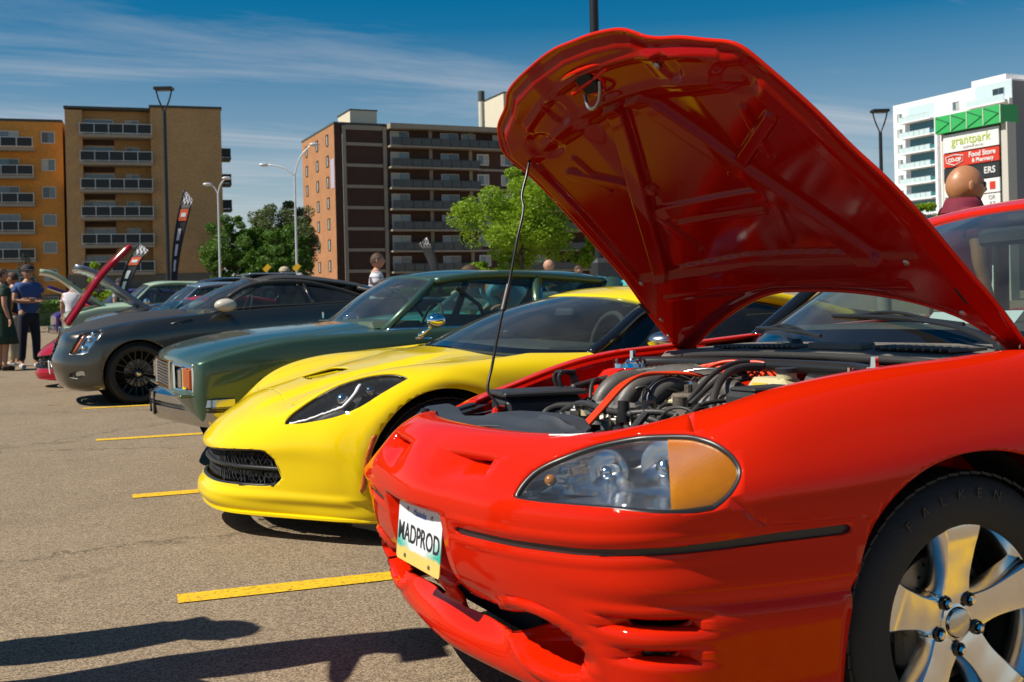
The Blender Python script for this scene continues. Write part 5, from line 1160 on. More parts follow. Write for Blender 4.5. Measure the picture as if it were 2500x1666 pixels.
for y in (-.10,.10):
    k=np.argmin(np.abs(pl_[:,1]-y)); b=B(); b.box((pl_[k,0]-.004,y,.425),(.022,.010 if abs(y)<.2 else .03,.15),Matrix.Rotation(math.atan2(nn[k,1],nn[k,0])+PI,3,'Z'),bev=.004); b.obj('bumper_guard','rubber',grn)
b=B(); b.box((.90,0,.51),(.16,1.66,.02),bev=.006); b.obj('bumper_filler','greenmet',grn)
b=B(); rb=np.array([(5.15,-.9),(5.33,-.88),(5.36,0),(5.33,.88),(5.15,.9)]); b.tube([(x,y,.46) for x,y in smooth_curve(rb,40)],.06,10,flat=1.3); b.obj('rear_bumper','chrome',grn,180)
# greenhouse
def greenhouse(car,foot,head,roof_rows,belt,rail,rear_foot,pmat,posts,gl_ws='windscreen',gl_side='side_glass',pr=(.028,.03),trim=None,gl_rear='dark_glass',gasket=True):
    Gw=loft(foot,head,50,22,bulge=(-.012,0,.02)); b=B(); b.grid(Gw,flip=True); b.obj('windscreen',gl_ws,car,180)
    b=B(); b.grid(tensor(np.array(roof_rows,float),44,36),flip=True); b.obj('roof',pmat,car,180,solid=.025)
    rear_head=[tuple(p) for p in np.array(roof_rows)[-1]]
    b=B(); b.grid(loft(rear_head,rear_foot,24,12,bulge=(.01,0,.02)),flip=True); b.obj('rear_window',gl_rear,car,180)
    for s in (-1,1):
        bl=np.array(belt)*[1,s,1]; rl=np.array(rail)*[1,s,1]
        b=B(); b.tube([np.array(foot[0])*[1,-s if foot[0][1]*-s*s<0 else 1,1]*[1,1,1] if False else (foot[0][0],s*abs(foot[0][1]),foot[0][2]),(head[0][0],s*abs(head[0][1]),head[0][2])],list(pr),8,flat=.8); b.obj('a_pillar',pmat,car,180)
        b=B(); b.tube(rl,.026,8,smooth=30); b.obj('roof_rail',pmat,car,180)
        b=B(); b.grid(loft(bl,rl,30,8)+[0,-s*.012,0]); b.obj('side_window',gl_side,car,180)
        b=B(); b.tube(bl,.010,6,smooth=26); b.obj('belt_trim',trim or pmat,car,180)
        for (k0,k1,r_,m_) in posts:
            p0=smooth_curve(bl,101)[int(k0*100)]; p1=smooth_curve(rl,101)[int(k1*100)]; b=B(); b.tube([p0,p1],r_,8,flat=.6); b.obj('door_pillar',m_,car,180)
foot=[(2.09,-.77,.852),(2.02,-.45,.88),(1.97,0,.90),(2.02,.45,.88),(2.09,.77,.852)]; head=[(2.50,-.60,1.165),(2.45,-.35,1.195),(2.42,0,1.208),(2.45,.35,1.195),(2.50,.60,1.165)]
rows=[]
for (x,z,hw) in ((2.41,1.212,.60),(2.55,1.238,.62),(2.9,1.256,.635),(3.4,1.247,.635),(3.75,1.222,.62),(3.90,1.185,.61)):
    rows.append([(x+(.09*abs(t)**2 if x<2.5 else 0),t*hw,z-.05*abs(t)**2.8) for t in np.linspace(-1,1,13)])
belt=[(2.10,.80,.86),(2.6,.82,.86),(3.2,.82,.862),(3.72,.80,.87)]; rail=[(2.50,.615,1.165),(2.75,.645,1.195),(3.3,.645,1.19),(3.78,.62,1.15)]
greenhouse(grn,foot,head,rows,belt,rail,[(4.45,y,.88) for y in np.linspace(-.62,.62,13)],'greenmet',[(.66,.58,.030,'greenmet'),(.685,.605,.010,'chrome')],trim='chrome',pr=(.03,.032))
for s in (-1,1):
    b=B(); b.tube([(3.72,s*.80,.87),(3.85,s*.62,1.16)],[.09,.06],8,flat=.5); b.obj('c_pillar','greenmet',grn,180)
    b=B(); b.tube([(2.115,s*.775,.862),(2.515,s*.615,1.165)],.009,6); b.obj('screen_trim','chrome',grn,180)
    # bullet mirror on a raked stalk
    b=B(); b.sphere((2.37,s*.985,.912),.062,18,12,(1.05,1,.78)); mo=b.obj('mirror','chrome',grn,180)
    b=B(); b.tube([(2.27,s*.915,.80),(2.30,s*.93,.83),(2.35,s*.97,.885)],[.022,.014,.012],8); b.box((2.31,s*.905,.80),(.11,.02,.014),bev=.004); b.obj('mirror_stalk','chrome',mo,180)
b=B(); b.box((2.2,0,.86),(.4,1.45,.10),bev=.04); b.obj('dashboard','interior_green',grn)
b=B(); b.tube([(2.55+.05*math.sin(t),-.38+.19*math.cos(t),.86+.16*math.sin(t)) for t in np.linspace(0,2*PI,36)],.011,8,caps=False); b.tube([(2.3,-.38,.80),(2.55,-.38,.86)],.02,8); b.obj('steering_wheel','interior_green',grn,180)
for (x,w_) in ((2.95,1.3),(3.7,1.3)):
    b=B(); b.box((x,0,.72),(.16,w_,.42),Matrix.Rotation(R(12),3,'Y'),bev=.06); b.obj('bench_seat','interior_green',grn)
for s in (-1,1):
    b=B(); b.tube([(2.62,s*.70,1.12),(2.80,s*.66,1.0),(2.86,s*.62,.9)],.014,6); b.obj('seat_belt','satin_black',grn)
b=B(); b.box((3.0,0,.3),(3.9,1.6,.05)); b.obj('floor_pan','dark_void',grn)
wells(grn,(1.5,4.22),.72,.40,.305)
for ox in (1.5,4.22):
    for s in (-1,1): plain_wheel(grn,(ox,s*.77,.305),s,.305,.20,.19,'chrome_dull',8,twin=False)
# ------------------------------------------------------------------ dark grey modern coupe
gry=thing('grey_coupe','metallic dark grey angular coupe with matte black hood and black wheels','car',(0,13.11,0),0)
C_=[]
cc((.42,0,.17),(.36,0,.20),(.30,0,.30),(.25,0,.46),(.30,0,.62),(.36,0,.755),(.45,0,.815),(.80,0,.92),(1.60,0,.995))
cc((.43,.34,.17),(.37,.34,.20),(.31,.34,.30),(.26,.34,.46),(.31,.34,.62),(.365,.34,.75),(.46,.34,.808),(.82,.34,.91),(1.61,.34,.99))
cc((.48,.62,.17),(.42,.63,.20),(.37,.635,.30),(.345,.635,.46),(.38,.63,.62),(.42,.62,.75),(.52,.60,.80),(.88,.58,.885),(1.64,.56,.97))
cc((.60,.79,.17),(.55,.805,.20),(.51,.81,.30),(.50,.812,.46),(.53,.805,.62),(.57,.79,.745),(.68,.76,.80),(1.0,.74,.87),(1.70,.70,.945))
cc((.76,.87,.18),(.73,.89,.21),(.72,.905,.30),(.72,.91,.46),(.74,.905,.62),(.77,.88,.745),(.84,.835,.805),(1.12,.80,.865),(1.74,.75,.935))
cc((1.1,.86,.18),(1.1,.89,.21),(1.1,.91,.30),(1.1,.925,.48),(1.1,.925,.64),(1.1,.905,.77),(1.12,.86,.845),(1.3,.83,.885),(1.80,.78,.935))
cc((1.75,.86,.18),(1.75,.89,.21),(1.75,.905,.32),(1.75,.915,.50),(1.75,.92,.68),(1.75,.905,.82),(1.76,.87,.905),(1.82,.84,.93),(1.9,.81,.945))
cc((2.6,.86,.18),(2.6,.89,.21),(2.6,.905,.32),(2.6,.92,.50),(2.6,.925,.68),(2.6,.915,.84),(2.6,.885,.945),(2.6,.85,.985),(2.6,.82,1.0))
cc((3.5,.88,.19),(3.5,.90,.22),(3.5,.92,.33),(3.5,.935,.52),(3.5,.94,.70),(3.5,.93,.86),(3.5,.90,.97),(3.5,.86,1.02),(3.5,.80,1.04))
cc((4.3,.85,.24),(4.3,.88,.28),(4.35,.90,.38),(4.4,.91,.55),(4.4,.91,.72),(4.4,.90,.88),(4.36,.86,.99),(4.3,.78,1.04),(4.2,.66,1.06))
cc((4.75,.60,.28),(4.78,.62,.32),(4.84,.64,.42),(4.88,.66,.58),(4.88,.66,.74),(4.88,.65,.90),(4.84,.62,1.0),(4.6,.55,1.06),(4.35,.48,1.075))
cc((4.8,0,.28),(4.83,0,.32),(4.9,0,.42),(4.95,0,.58),(4.95,0,.74),(4.95,0,.92),(4.9,0,1.02),(4.65,0,1.075),(4.4,0,1.085))
P=mirror_net(np.transpose(np.array(C_,float),(1,0,2))); S=Shell(tensor(P,360,140,_pch,_spl))
for ox in (1.10,3.98):
    t=np.linspace(-.8,PI+.8,50); rw=.362; pol=np.stack([ox+rw*np.cos(t),.33+rw*np.sin(t)],1); V=S.V
    S.cut(np.where(np.abs(V[:,1])>.5,sdist(V[:,[0,2]],np.vstack([[(ox+rw*.8,-.3)],pol,[(ox-rw*.8,-.3)]])),1.),'hole')
V=S.V; S.cut(np.where(V[:,0]<.5,sdist(yz(V),[(-.1,.735),(.40,.725),(.36,.45),(.20,.30),(-.1,.29)]),1.),'grille')
for s in (-1,1):
    V=S.V; S.cut(np.where((s*V[:,1]>.4)&(V[:,0]<.95),sdist(V[:,[0,2]],[(.428,.556),(.50,.70),(.535,.757),(.64,.785),(.745,.800),(.68,.70),(.59,.568),(.50,.555)]),1.),'lamp')
    V=S.V; S.cut(np.where((s*V[:,1]>.4)&(V[:,0]<.95),sdist(V[:,[0,2]],[(.42,.315),(.43,.36),(.53,.385),(.56,.40),(.57,.32),(.50,.30)]),1.),'fog')
V=S.V; S.cut(np.where(V[:,2]>.7,sdist(np.stack([V[:,0],np.abs(V[:,1])],1),[(.37,-.1),(.375,.34),(.44,.61),(.68,.745),(1.0,.74),(1.4,.735),(1.72,.70),(1.66,.56),(1.61,.3),(1.60,-.1)]),1.),'hood')
mobj('body',*S.get((0,)),'greymet',gry,180,solid=.01)
mobj('hood','','','',None) if False else mobj('hood',*S.get(('hood',)),'carbon_wrap',gry,180,solid=.008)
Vg,Fg=S.get(('grille',)); mobj('grille',np.array(Vg)+[.02,0,0],Fg,'carbon_wrap',gry,60)
for k in range(6):
    z=.36+k*.06; b=B(); hw=.36-.12*(.74-z)/.4; b.box((.275+.1*abs(z-.46),0,z),(.02,hw*2,.016),bev=.003); b.obj('grille_bar','satin_black',gry)
for s in (-1,1):
    for rg,m1,m2,nm in (('lamp','reflector','clear_lens','headlight'),('fog','reflector','clear_lens','fog_lamp')):
        Vl,Fl=S.get((rg,)); ff=[f for f in Fl if s*np.mean([Vl[i][1] for i in f])>0]; v1,f1=sub(Vl,ff); v1=np.array(v1)
        h=mobj(nm,v1+[.03,-s*.03,0],f1,m1,gry,60); mobj('lens',v1,f1,m2,h,180)
        if nm=='headlight':
            b=B(); pts=[(.47,.57),(.50,.62),(.545,.70),(.575,.75)]; b.tube([(x,near_surf(S,x,z,s,-.012),z) for x,z in pts],[.018,.018,.016,.012],6); b.obj('indicator','amber_side',h,180)
            for (x,z) in ((.56,.62),(.62,.70),(.66,.76)):
                b=B(); b.sphere((x,near_surf(S,x,z,s,-.025),z),.03,12,8); b.obj('projector','chrome',h,180)
    side_line(S,gry,[(1.68,.26),(1.67,.5),(1.70,.80),(1.74,.92)],s); side_line(S,gry,[(3.02,.26),(3.06,.5),(3.02,.85),(3.0,1.0)],s)
    side_line(S,gry,[(.75,.55),(.72,.45),(.70,.30),(.72,.20)],s,.002)
    b=B(); pts=[(1.40,.838),(1.52,.866),(1.655,.888)]; b.tube([(x,near_surf(S,x,z,s,.0),z) for x,z in pts],[.006,.024,.020],8,flat=.6); b.obj('fender_vent','satin_black',gry,180)
    b=B(); pts=[(1.39,.825),(1.52,.848),(1.66,.872)]; b.tube([(x,near_surf(S,x,z,s,.004),z) for x,z in pts],.007,6); b.obj('vent_trim','chrome_dull',gry,180)
    b=B(); b.sphere((2.0,s*1.02,1.035),.115,18,12,(1.05,.8,.62)); mo=b.obj('mirror','mirror_tan',gry,180); b=B(); b.tube([(2.0,s*.88,.98),(2.0,s*.98,.99)],.03,8); b.obj('mirror_foot','gloss_black',mo)
    b=B(); b.tube([(.38,s*.3,.182),(.44,s*.62,.185),(.57,s*.80,.188),(.74,s*.885,.19)],.012,6,smooth=20); b.obj('chin_lip','alloy',gry,180)
    b=B(); b.box((3.10,s*.928,.87),(.02,.012,.12),bev=.004); b.obj('door_release','chrome',gry)
b=B(); b.box((.236,-.12,.40),(.012,.32,.14),Matrix.Rotation(R(-5),3,'Y'),bev=.004); b.obj('license_plate','white_plate',gry)
foot=[(1.90,-.79,.95),(1.72,-.45,.985),(1.62,0,1.0),(1.72,.45,.985),(1.90,.79,.95)]; head=[(2.50,-.60,1.275),(2.42,-.35,1.325),(2.38,0,1.342),(2.42,.35,1.325),(2.50,.60,1.275)]
rows=[]
for (x,z,hw) in ((2.37,1.347,.60),(2.55,1.378,.62),(2.80,1.393,.63),(3.05,1.372,.625),(3.45,1.317,.60),(3.70,1.27,.58)):
    rows.append([(x+(.12*abs(t)**2 if x<2.45 else 0),t*hw,z-.06*abs(t)**2.8) for t in np.linspace(-1,1,13)])
belt=[(1.86,.83,.955),(2.2,.84,.995),(2.9,.84,1.02),(3.45,.82,1.04),(3.72,.78,1.055)]; rail=[(2.08,.70,1.118),(2.32,.635,1.245),(2.6,.63,1.288),(2.95,.63,1.278),(3.3,.615,1.205),(3.64,.64,1.098)]
greenhouse(gry,foot,head,rows,belt,rail,[(4.2,y,1.085) for y in np.linspace(-.52,.52,13)],'carbon_wrap',[(.62,.56,.022,'greymet')],gl_side='side_glass',gl_rear='dark_glass')
for s in (-1,1):
    b=B(); b.grid(loft([(2.95,s*.838,1.02),(3.45,s*.815,1.04),(3.72,s*.775,1.055)],[(2.87,s*.628,1.278),(3.3,s*.612,1.20),(3.66,s*.63,1.09)],20,8)+[0,s*.004,0]); b.obj('quarter_window','dark_glass',gry,180)
    b=B(); b.tube([(3.6,s*.62,1.20),(4.1,s*.66,1.07)],[.06,.09],8,flat=.4); b.obj('c_pillar','carbon_wrap',gry,180)
b=B(); b.box((2.66,.05,1.388),(.55,.86,.022),bev=.008); b.obj('sunroof','steelblue',gry)
b=B(); b.box((2.0,0,.93),(.45,1.45,.12),bev=.04); b.obj('dashboard','interior',gry)
for s in (-1,1):
    b=B(); b.box((2.95,s*.36,.86),(.15,.46,.66),Matrix.Rotation(R(14),3,'Y'),bev=.06); b.box((2.6,s*.36,.55),(.55,.46,.15),bev=.05); st=b.obj('seat','interior_tan',gry); b=B(); b.box((3.04,s*.36,1.21),(.10,.26,.17),bev=.04); b.obj('headrest','interior_tan',st)
b=B(); b.tube([(2.35+.05*math.sin(t),-.38+.19*math.cos(t),.98+.16*math.sin(t)) for t in np.linspace(0,2*PI,36)],.013,8,caps=False); b.obj('steering_wheel','interior',gry,180)
b=B(); b.box((2.5,0,.3),(4.0,1.6,.05)); b.obj('floor_pan','dark_void',gry)
wells(gry,(1.10,3.98),.73,.42,.33)
for ox in (1.10,3.98):
    for s in (-1,1): plain_wheel(gry,(ox,s*.79,.33),s,.33,.245,.25,'gloss_black',10,cap='chrome')
# ------------------------------------------------------------------ buildings
def brick_mat(name,c1,c2,mortar,scale=1.0,bump=.25):
    m,n,l,p=newmat(name); tc=n.new('ShaderNodeTexCoord'); sp=n.new('ShaderNodeSeparateXYZ'); l.new(tc.outputs['Object'],sp.inputs[0])
    ad=n.new('ShaderNodeMath'); ad.operation='ADD'; l.new(sp.outputs['X'],ad.inputs[0]); l.new(sp.outputs['Y'],ad.inputs[1])
    cb=n.new('ShaderNodeCombineXYZ'); l.new(ad.outputs[0],cb.inputs[0]); l.new(sp.outputs['Z'],cb.inputs[1])
    br=n.new('ShaderNodeTexBrick'); br.inputs['Scale'].default_value=3.2*scale; br.inputs['Color1'].default_value=(*c1,1); br.inputs['Color2'].default_value=(*c2,1); br.inputs['Mortar'].default_value=(*mortar,1); br.inputs['Mortar Size'].default_value=.02; br.inputs['Brick Width'].default_value=.7; br.inputs['Row Height'].default_value=.25; br.inputs['Bias'].default_value=-.1
    l.new(cb.outputs[0],br.inputs['Vector'])
    t=n.new('ShaderNodeTexNoise'); t.inputs['Scale'].default_value=.45; t.inputs['Detail'].default_value=7; l.new(tc.outputs['Object'],t.inputs['Vector'])
    mr=n.new('ShaderNodeMapRange'); mr.inputs['To Min'].default_value=.78; mr.inputs['To Max'].default_value=1.2; l.new(t.outputs['Fac'],mr.inputs[0])
    mx=n.new('ShaderNodeMix'); mx.data_type='RGBA'; mx.blend_type='MULTIPLY'; mx.inputs['Factor'].default_value=1; l.new(br.outputs['Color'],mx.inputs['A']); l.new(mr.outputs[0],mx.inputs['B']); l.new(mx.outputs['Result'],p.inputs['Base Color'])
    p.inputs['Roughness'].default_value=.9
    b=n.new('ShaderNodeBump'); b.inputs['Strength'].default_value=bump; b.inputs['Distance'].default_value=.02; l.new(br.outputs['Fac'],b.inputs['Height']); b.invert=True; l.new(b.outputs[0],p.inputs['Normal'])
brick_mat('brick_tan',(.46,.27,.07),(.36,.20,.05),(.36,.27,.13))
brick_mat('brick_orange',(.46,.21,.085),(.36,.15,.06),(.36,.24,.14))
brick_mat('brick_dark',(.085,.040,.026),(.055,.026,.018),(.07,.05,.04))
mat('concrete',(.34,.30,.235),.85,noise=.18,nscale=2,bump=.2,bscale=30)
mat('concrete_dark',(.13,.135,.125),.85,noise=.2,nscale=2)
mat('cream_wall',(.66,.60,.46),.85,noise=.08,nscale=1.5)
mat('roof_cap',(.06,.07,.065),.7)
mat('white_frame',(.62,.62,.60),.5)
mat('rail_metal',(.52,.53,.52),.4,.6)
mat('balcony_panel',(.012,.018,.020),.5)
brick_mat('brick_bounce_tint',(.74,.32,.05),(.60,.24,.035),(.50,.31,.12))  # wing brick: bounced light put into the colour as a warmer orange
brick_mat('brick_shade_tint',(.56,.33,.135),(.42,.245,.10),(.42,.30,.18))  # tower brick: shade on its front put into the colour as brown
mat('grey_panel',(.062,.07,.07),.45,coat=.2,noise=.2,nscale=3)
mat('window_pane',(.10,.17,.21),.08,coat=.8,noise=.3,nscale=.8)
mat('window_dark',(.03,.05,.055),.08,coat=.8,noise=.3,nscale=.8)
mat('blind',(.42,.46,.44),.6,noise=.15,nscale=2)
mat('teal_glass',(.04,.17,.19),.08,coat=.8,noise=.25,nscale=.5)
mat('pale_panel',(.55,.70,.72),.35,noise=.06,nscale=1)
mat('white_wall',(.80,.81,.82),.6,noise=.04,nscale=.6)
mat('white_wall_shade',(.20,.215,.235),.7,noise=.06,nscale=.6)  # white wall greyed in colour for the tower's shaded front
mat('lavender',(.42,.40,.50),.8)
def bbox(parent,name,m,x0,x1,y0,y1,z0,z1,bev=0):
    b=B(); b.box(((x0+x1)/2,(y0+y1)/2,(z0+z1)/2),(x1-x0,y1-y0,z1-z0),bev=bev); return b.obj(name,m,parent,30)
def window_y(parent,x0,x1,z0,z1,y,panes,fr=.07):
    """window in a wall facing -y"""
    b=B()
    for (a,c,d,e) in ((x0-fr,x1+fr,z1,z1+fr),(x0-fr,x1+fr,z0-fr,z0),(x0-fr,x0,z0,z1),(x1,x1+fr,z0,z1)): b.box(((a+c)/2,y-.05,(d+e)/2),(c-a,.10,e-d))
    w_=b.obj('window','white_frame',parent,30); n=len(panes); xs=np.cumsum([0]+[p[0] for p in panes]); xs=x0+(x1-x0)*xs/xs[-1]
    for i,(wd,m) in enumerate(panes):
        b=B(); b.box(((xs[i]+xs[i+1])/2,y-.015,(z0+z1)/2),(xs[i+1]-xs[i]-.05,.02,z1-z0)); b.obj('pane',m,w_,0)
    return w_
def window_x(parent,y0,y1,z0,z1,x,panes,fr=.07,fm='white_frame'):
    b=B()
    for (a,c,d,e) in ((y0-fr,y1+fr,z1,z1+fr),(y0-fr,y1+fr,z0-fr,z0),(y0-fr,y0,z0,z1),(y1,y1+fr,z0,z1)): b.box((x-.05,(a+c)/2,(d+e)/2),(.10,c-a,e-d))
    w_=b.obj('window',fm,parent,30); n=len(panes); ys=np.cumsum([0]+[p[0] for p in panes]); ys=y0+(y1-y0)*ys/ys[-1]
    for i,(wd,m) in enumerate(panes):
        b=B(); b.box((x-.015,(ys[i]+ys[i+1])/2,(z0+z1)/2),(.02,ys[i+1]-ys[i]-.05,z1-z0)); b.obj('pane',m,w_,0)
    return w_
rnd=random.Random(3)
PN=['window_pane','window_pane','blind','window_dark']
# --- tan brick block on the left
tb=thing('tan_apartment_block','tan brick apartment block with dark glass balconies on the left','building',(0,0,0))
YT=116.4; tb.matrix_world=Matrix.Translation((12,YT,0))@Matrix.Rotation(R(-6),4,'Z')@Matrix.Translation((-12,-YT,0))
bbox(tb,'wing_wall','brick_bounce_tint',-22,3.7,YT+1.6,YT+18,0,19.8); bbox(tb,'wing_cap','roof_cap',-22.1,3.7,YT+1.5,YT+18,19.8,20.05)
bbox(tb,'tower_wall','brick_shade_tint',4.05,5.65,YT,YT+18,0,20.85); bbox(tb,'tower_wall','brick_shade_tint',5.65,12.15,YT+1.3,YT+18,0,21.0); bbox(tb,'tower_wall','brick_shade_tint',12.15,19.15,YT,YT+18,0,21.3)
bbox(tb,'tower_cap','roof_cap',3.95,12.1,YT-.1,YT+18,21.0,21.22); bbox(tb,'tower_cap','roof_cap',12.05,19.25,YT-.1,YT+18,21.3,21.55)
bbox(tb,'foundation','concrete_dark',3.95,19.2,YT-.06,YT+.5,0,4.3); bbox(tb,'foundation','concrete_dark',-22,4.0,YT+1.5,YT+2,0,2.4)
for k in range(7):
    zf=18.35-2.77*k
    # main balconies
    sl=bbox(tb,'balcony_slab','concrete',5.3,12.35,YT-.9,YT+1.35,zf-.30,zf)
    rl=B()
    for z in (zf+.12,zf+1.05): rl.box((8.85,YT-.85,z),(6.9,.06,.06))
    for i in range(6): rl.box((5.45+i*1.36,YT-.85,zf+.55),(.07,.07,1.1))
    ro=rl.obj('balcony_rail','rail_metal',tb,0)
    for i in range(5):
        b=B(); b.box((6.13+i*1.36,YT-.85,zf+.58),(1.24,.03,.82)); b.obj('balcony_pane','balcony_panel',ro,0)
    window_y(tb,5.75,8.5,zf+.1,zf+1.72,YT+1.3,[(1,rnd.choice(PN)),(2,'window_pane'),(1.1,rnd.choice(PN))]); window_y(tb,9.75,10.95,zf+.35,zf+1.68,YT+1.3,[(1,'window_dark' if k%2 else 'blind'),(1,'window_pane')])
    bbox(tb,'soffit_band','brick_dark',5.7,8.6,YT+1.22,YT+1.3,zf-.85,zf-.32) if k<6 else None
    # wing balconies and windows
    zw=zf-1.35
    sl=bbox(tb,'balcony_slab','concrete',-7,1.1,YT+.2,YT+1.65,zw-.28,zw); rl=B()
    for z in (zw+.12,zw+1.02): rl.box((-3,YT+.25,z),(8.0,.06,.06))
    for i in range(6): rl.box((1.0-i*1.45,YT+.25,zw+.55),(.07,.07,1.05))
    ro=rl.obj('balcony_rail','rail_metal',tb,0)
    for i in range(5):
        b=B(); b.box((.28-i*1.45,YT+.25,zw+.57),(1.32,.03,.8)); b.obj('balcony_pane','balcony_panel',ro,0)
    window_y(tb,-5,-.45,zw+.4,zw+1.75,YT+1.6,[(2,'window_pane'),(1,'window_pane'),(.7,rnd.choice(PN))]); window_y(tb,1.75,2.9,zw+.7,zw+1.75,YT+1.6,[(1,rnd.choice(PN)),(1,'window_pane')])
    # balconies peeping round the right end
    b=B(); b.box((19.75,YT+5,zf-1.65),(1.2,2.6,.2)); b.obj('balcony_slab','concrete_dark',tb,0); b=B(); b.box((20.3,YT+5,zf-1.05),(.05,2.5,.95)); b.box((19.75,YT+3.75,zf-1.05),(1.1,.05,.95)); b.obj('balcony_pane','balcony_panel',tb,0)
# --- brown block in the middle
bb_=thing('brown_apartment_block','dark brown brick apartment block with concrete bands and long balconies behind the green tree','building',(0,0,0))
YM=136.2; XC=36.65
bbox(bb_,'end_wall','brick_orange',XC,XC+1.2,YM+.02,153.7,0,23.75); bbox(bb_,'front_wall','brick_dark',XC+.01,86,YM,153.5,0,23.75)
bbox(bb_,'roof_cap','roof_cap',XC-.05,86.1,YM-.15,153.8,23.75,24.0)
for x in (37.9,43.35,49.7,55.4,61.4,67.4,73.4): bbox(bb_,'concrete_post','concrete',x-.24,x+.24,YM-.22 if x<44 else YM-.12,YM,0,23.6)
for k in range(9):
    z=21.25-2.735*k
    if z<0: break
    bbox(bb_,'concrete_band','concrete',38.15,43.1,YM-.12,YM,z-.2,z+.2)
bbox(bb_,'concrete_band','concrete',38.15,43.1,YM-.12,YM,23.1,23.7)
bbox(bb_,'roof_slab','concrete',43.7,86,YM-1.6,YM,23.3,23.95)
for k in range(8):
    zf=21.1-2.735*k
    x1=86 if k==0 else 56.2
    bbox(bb_,'balcony_slab','concrete',43.7,x1,YM-1.6,YM-.02,zf-.22,zf)
    rl=B(); rl.box(((43.9+x1)/2,YM-1.5,zf+1.02),(x1-43.9,.06,.07)); n=int((x1-43.9)/1.35)
    for i in range(n+1): rl.box((43.9+i*(x1-43.9)/n,YM-1.5,zf+.52),(.06,.06,1.05))
    ro=rl.obj('balcony_rail','roof_cap',bb_,0)
    for i in range(min(n,14)):
        w_=(x1-43.9)/n; b=B(); b.box((43.9+(i+.5)*w_,YM-1.5,zf+.52),(w_-.12,.03,.88)); b.obj('balcony_pane','grey_panel',ro,0)
    window_y(bb_,44.2,46.6,zf+.15,zf+1.95,YM,[(1,'blind'),(1,rnd.choice(PN))]); window_y(bb_,51.2,53.6,zf+.15,zf+1.95,YM,[(1,'window_pane'),(1,'window_dark')])
    if k:
        bbox(bb_,'concrete_band','concrete',56.2,61.2,YM-.1,YM,zf-.18,zf+.12)
        window_y(bb_,56.5,57.9,zf+.75,zf+1.95,YM,[(1,'window_pane'),(1,'blind')],fr=.16); window_y(bb_,60.0,61.2,zf+.75,zf+1.95,YM,[(1,'blind'),(1,'window_pane')],fr=.16)
        bbox(bb_,'balcony_slab','concrete',62,74,YM-1.6,YM-.02,zf-.22,zf); b=B(); b.box((68,YM-1.5,zf+.52),(12,.05,.9)); b.obj('balcony_pane','grey_panel',bb_,0)
        window_y(bb_,64,66.4,zf+.15,zf+1.95,YM,[(1,'window_pane'),(1,'blind')])
    else:
        for xa in (54.2,58.8,63.5): window_y(bb_,xa,xa+1.9,zf+.5,zf+1.95,YM,[(1,rnd.choice(PN)),(1,'window_pane')])
for k in range(7):
    z=21.4-2.735*k
    for y in (151.0,145.0,139.6): window_x(bb_,y-.45,y+.45,z,z+1.35,XC,[(1,'window_dark'),(1,'blind')],.06,'brick_dark')
bbox(bb_,'patch','lavender',XC-.03,XC,136.4,138.2,15.6,19.4)
bbox(bb_,'penthouse','cream_wall',39.9,43.6,140,146,24,26.3); bbox(bb_,'penthouse_cap','roof_cap',39.8,43.7,139.9,146.1,26.3,26.45)
bbox(bb_,'lift_house','cream_wall',62.2,69,140,148,24,29.8); bbox(bb_,'lift_house_cap','roof_cap',62.1,69.1,139.9,148.1,29.8,29.95)
b=B(); b.cyl((58.4,139,24),(58.4,139,28.2),.42,16); b.obj('chimney','cream_wall',bb_); b=B(); b.cyl((58.4,139,28.2),(58.4,139,29.6),.46,16); b.obj('chimney_cap','roof_cap',bb_)
# --- white tower on the right
wt=thing('white_apartment_tower','tall white apartment tower with teal glazing behind the pylon sign','building',(0,0,0))
XT=154.9
bbox(wt,'wall','white_wall',XT,XT+24,134.45,162.3,0,36.3); bbox(wt,'shade_sheet','white_wall_shade',XT+.02,XT+24,134.40,134.45,0,36.0)  # thin grey sheet paints shade over the white front
bbox(wt,'roof_block','white_wall',XT+1,XT+14,136.5,144,36.3,37.6); bbox(wt,'lift_house','white_wall',XT+8,XT+20,128,138,36,40.5)
bbox(wt,'glass_top','pale_panel',XT-.05,XT,134.5,142.3,33.0,36.2); bbox(wt,'glass_strip','pale_panel',XT-.05,XT,151.9,158.4,32.6,35.3)
for k in range(11):
    zf=32.4-2.95*k
    bbox(wt,'balcony_slab','white_wall',XT-1.5,XT,151.5,159.3,zf-.25,zf)
    bbox(wt,'glazing','teal_glass',XT-.06,XT,152.0,158.0,zf-2.6,zf-.35) if k<10 else None
    rl=B(); rl.box((XT-1.45,155.4,zf+1.0),(.06,7.8,.06)); ro=rl.obj('balcony_rail','rail_metal',wt,0)
    for i in range(6):
        b=B(); b.box((XT-1.45,152.0+i*1.3+.35,zf+.5),(.04,1.2,.9)); b.obj('balcony_pane','pale_panel',ro,0)
    bbox(wt,'fin','white_wall',XT-.7,XT,150.7,151.3,zf-2.9,zf)
    window_x(wt,160.0,161.2,zf+.6,zf+2.0,XT,[(1,'window_pane'),(1,'blind')]); window_x(wt,146.0,147.4,zf+.6,zf+2.0,XT,[(1,'blind'),(1,'window_pane')])
    bbox(wt,'corner_glass','teal_glass',XT-.04,XT,134.6,136.6,zf-2.4,zf-.4); bbox(wt,'corner_slab','white_wall',XT-.8,XT,134.4,137.2,zf-.4,zf+.6)
bbox(wt,'top_balcony','pale_panel',XT-1.6,XT-1.5,134.8,143,32.6,33.7); bbox(wt,'top_slab','white_wall',XT-1.6,XT,134.6,143.2,32.3,32.6)
window_x(wt,136,138.4,33.9,35.1,XT-.05,[(1,'window_dark'),(1,'window_dark')])
for y in (131,133.5):
    b=B(); b.cyl((XT+9,y,40.5),(XT+9,y,42.2),.08,6); b.obj('mast','roof_cap',wt)
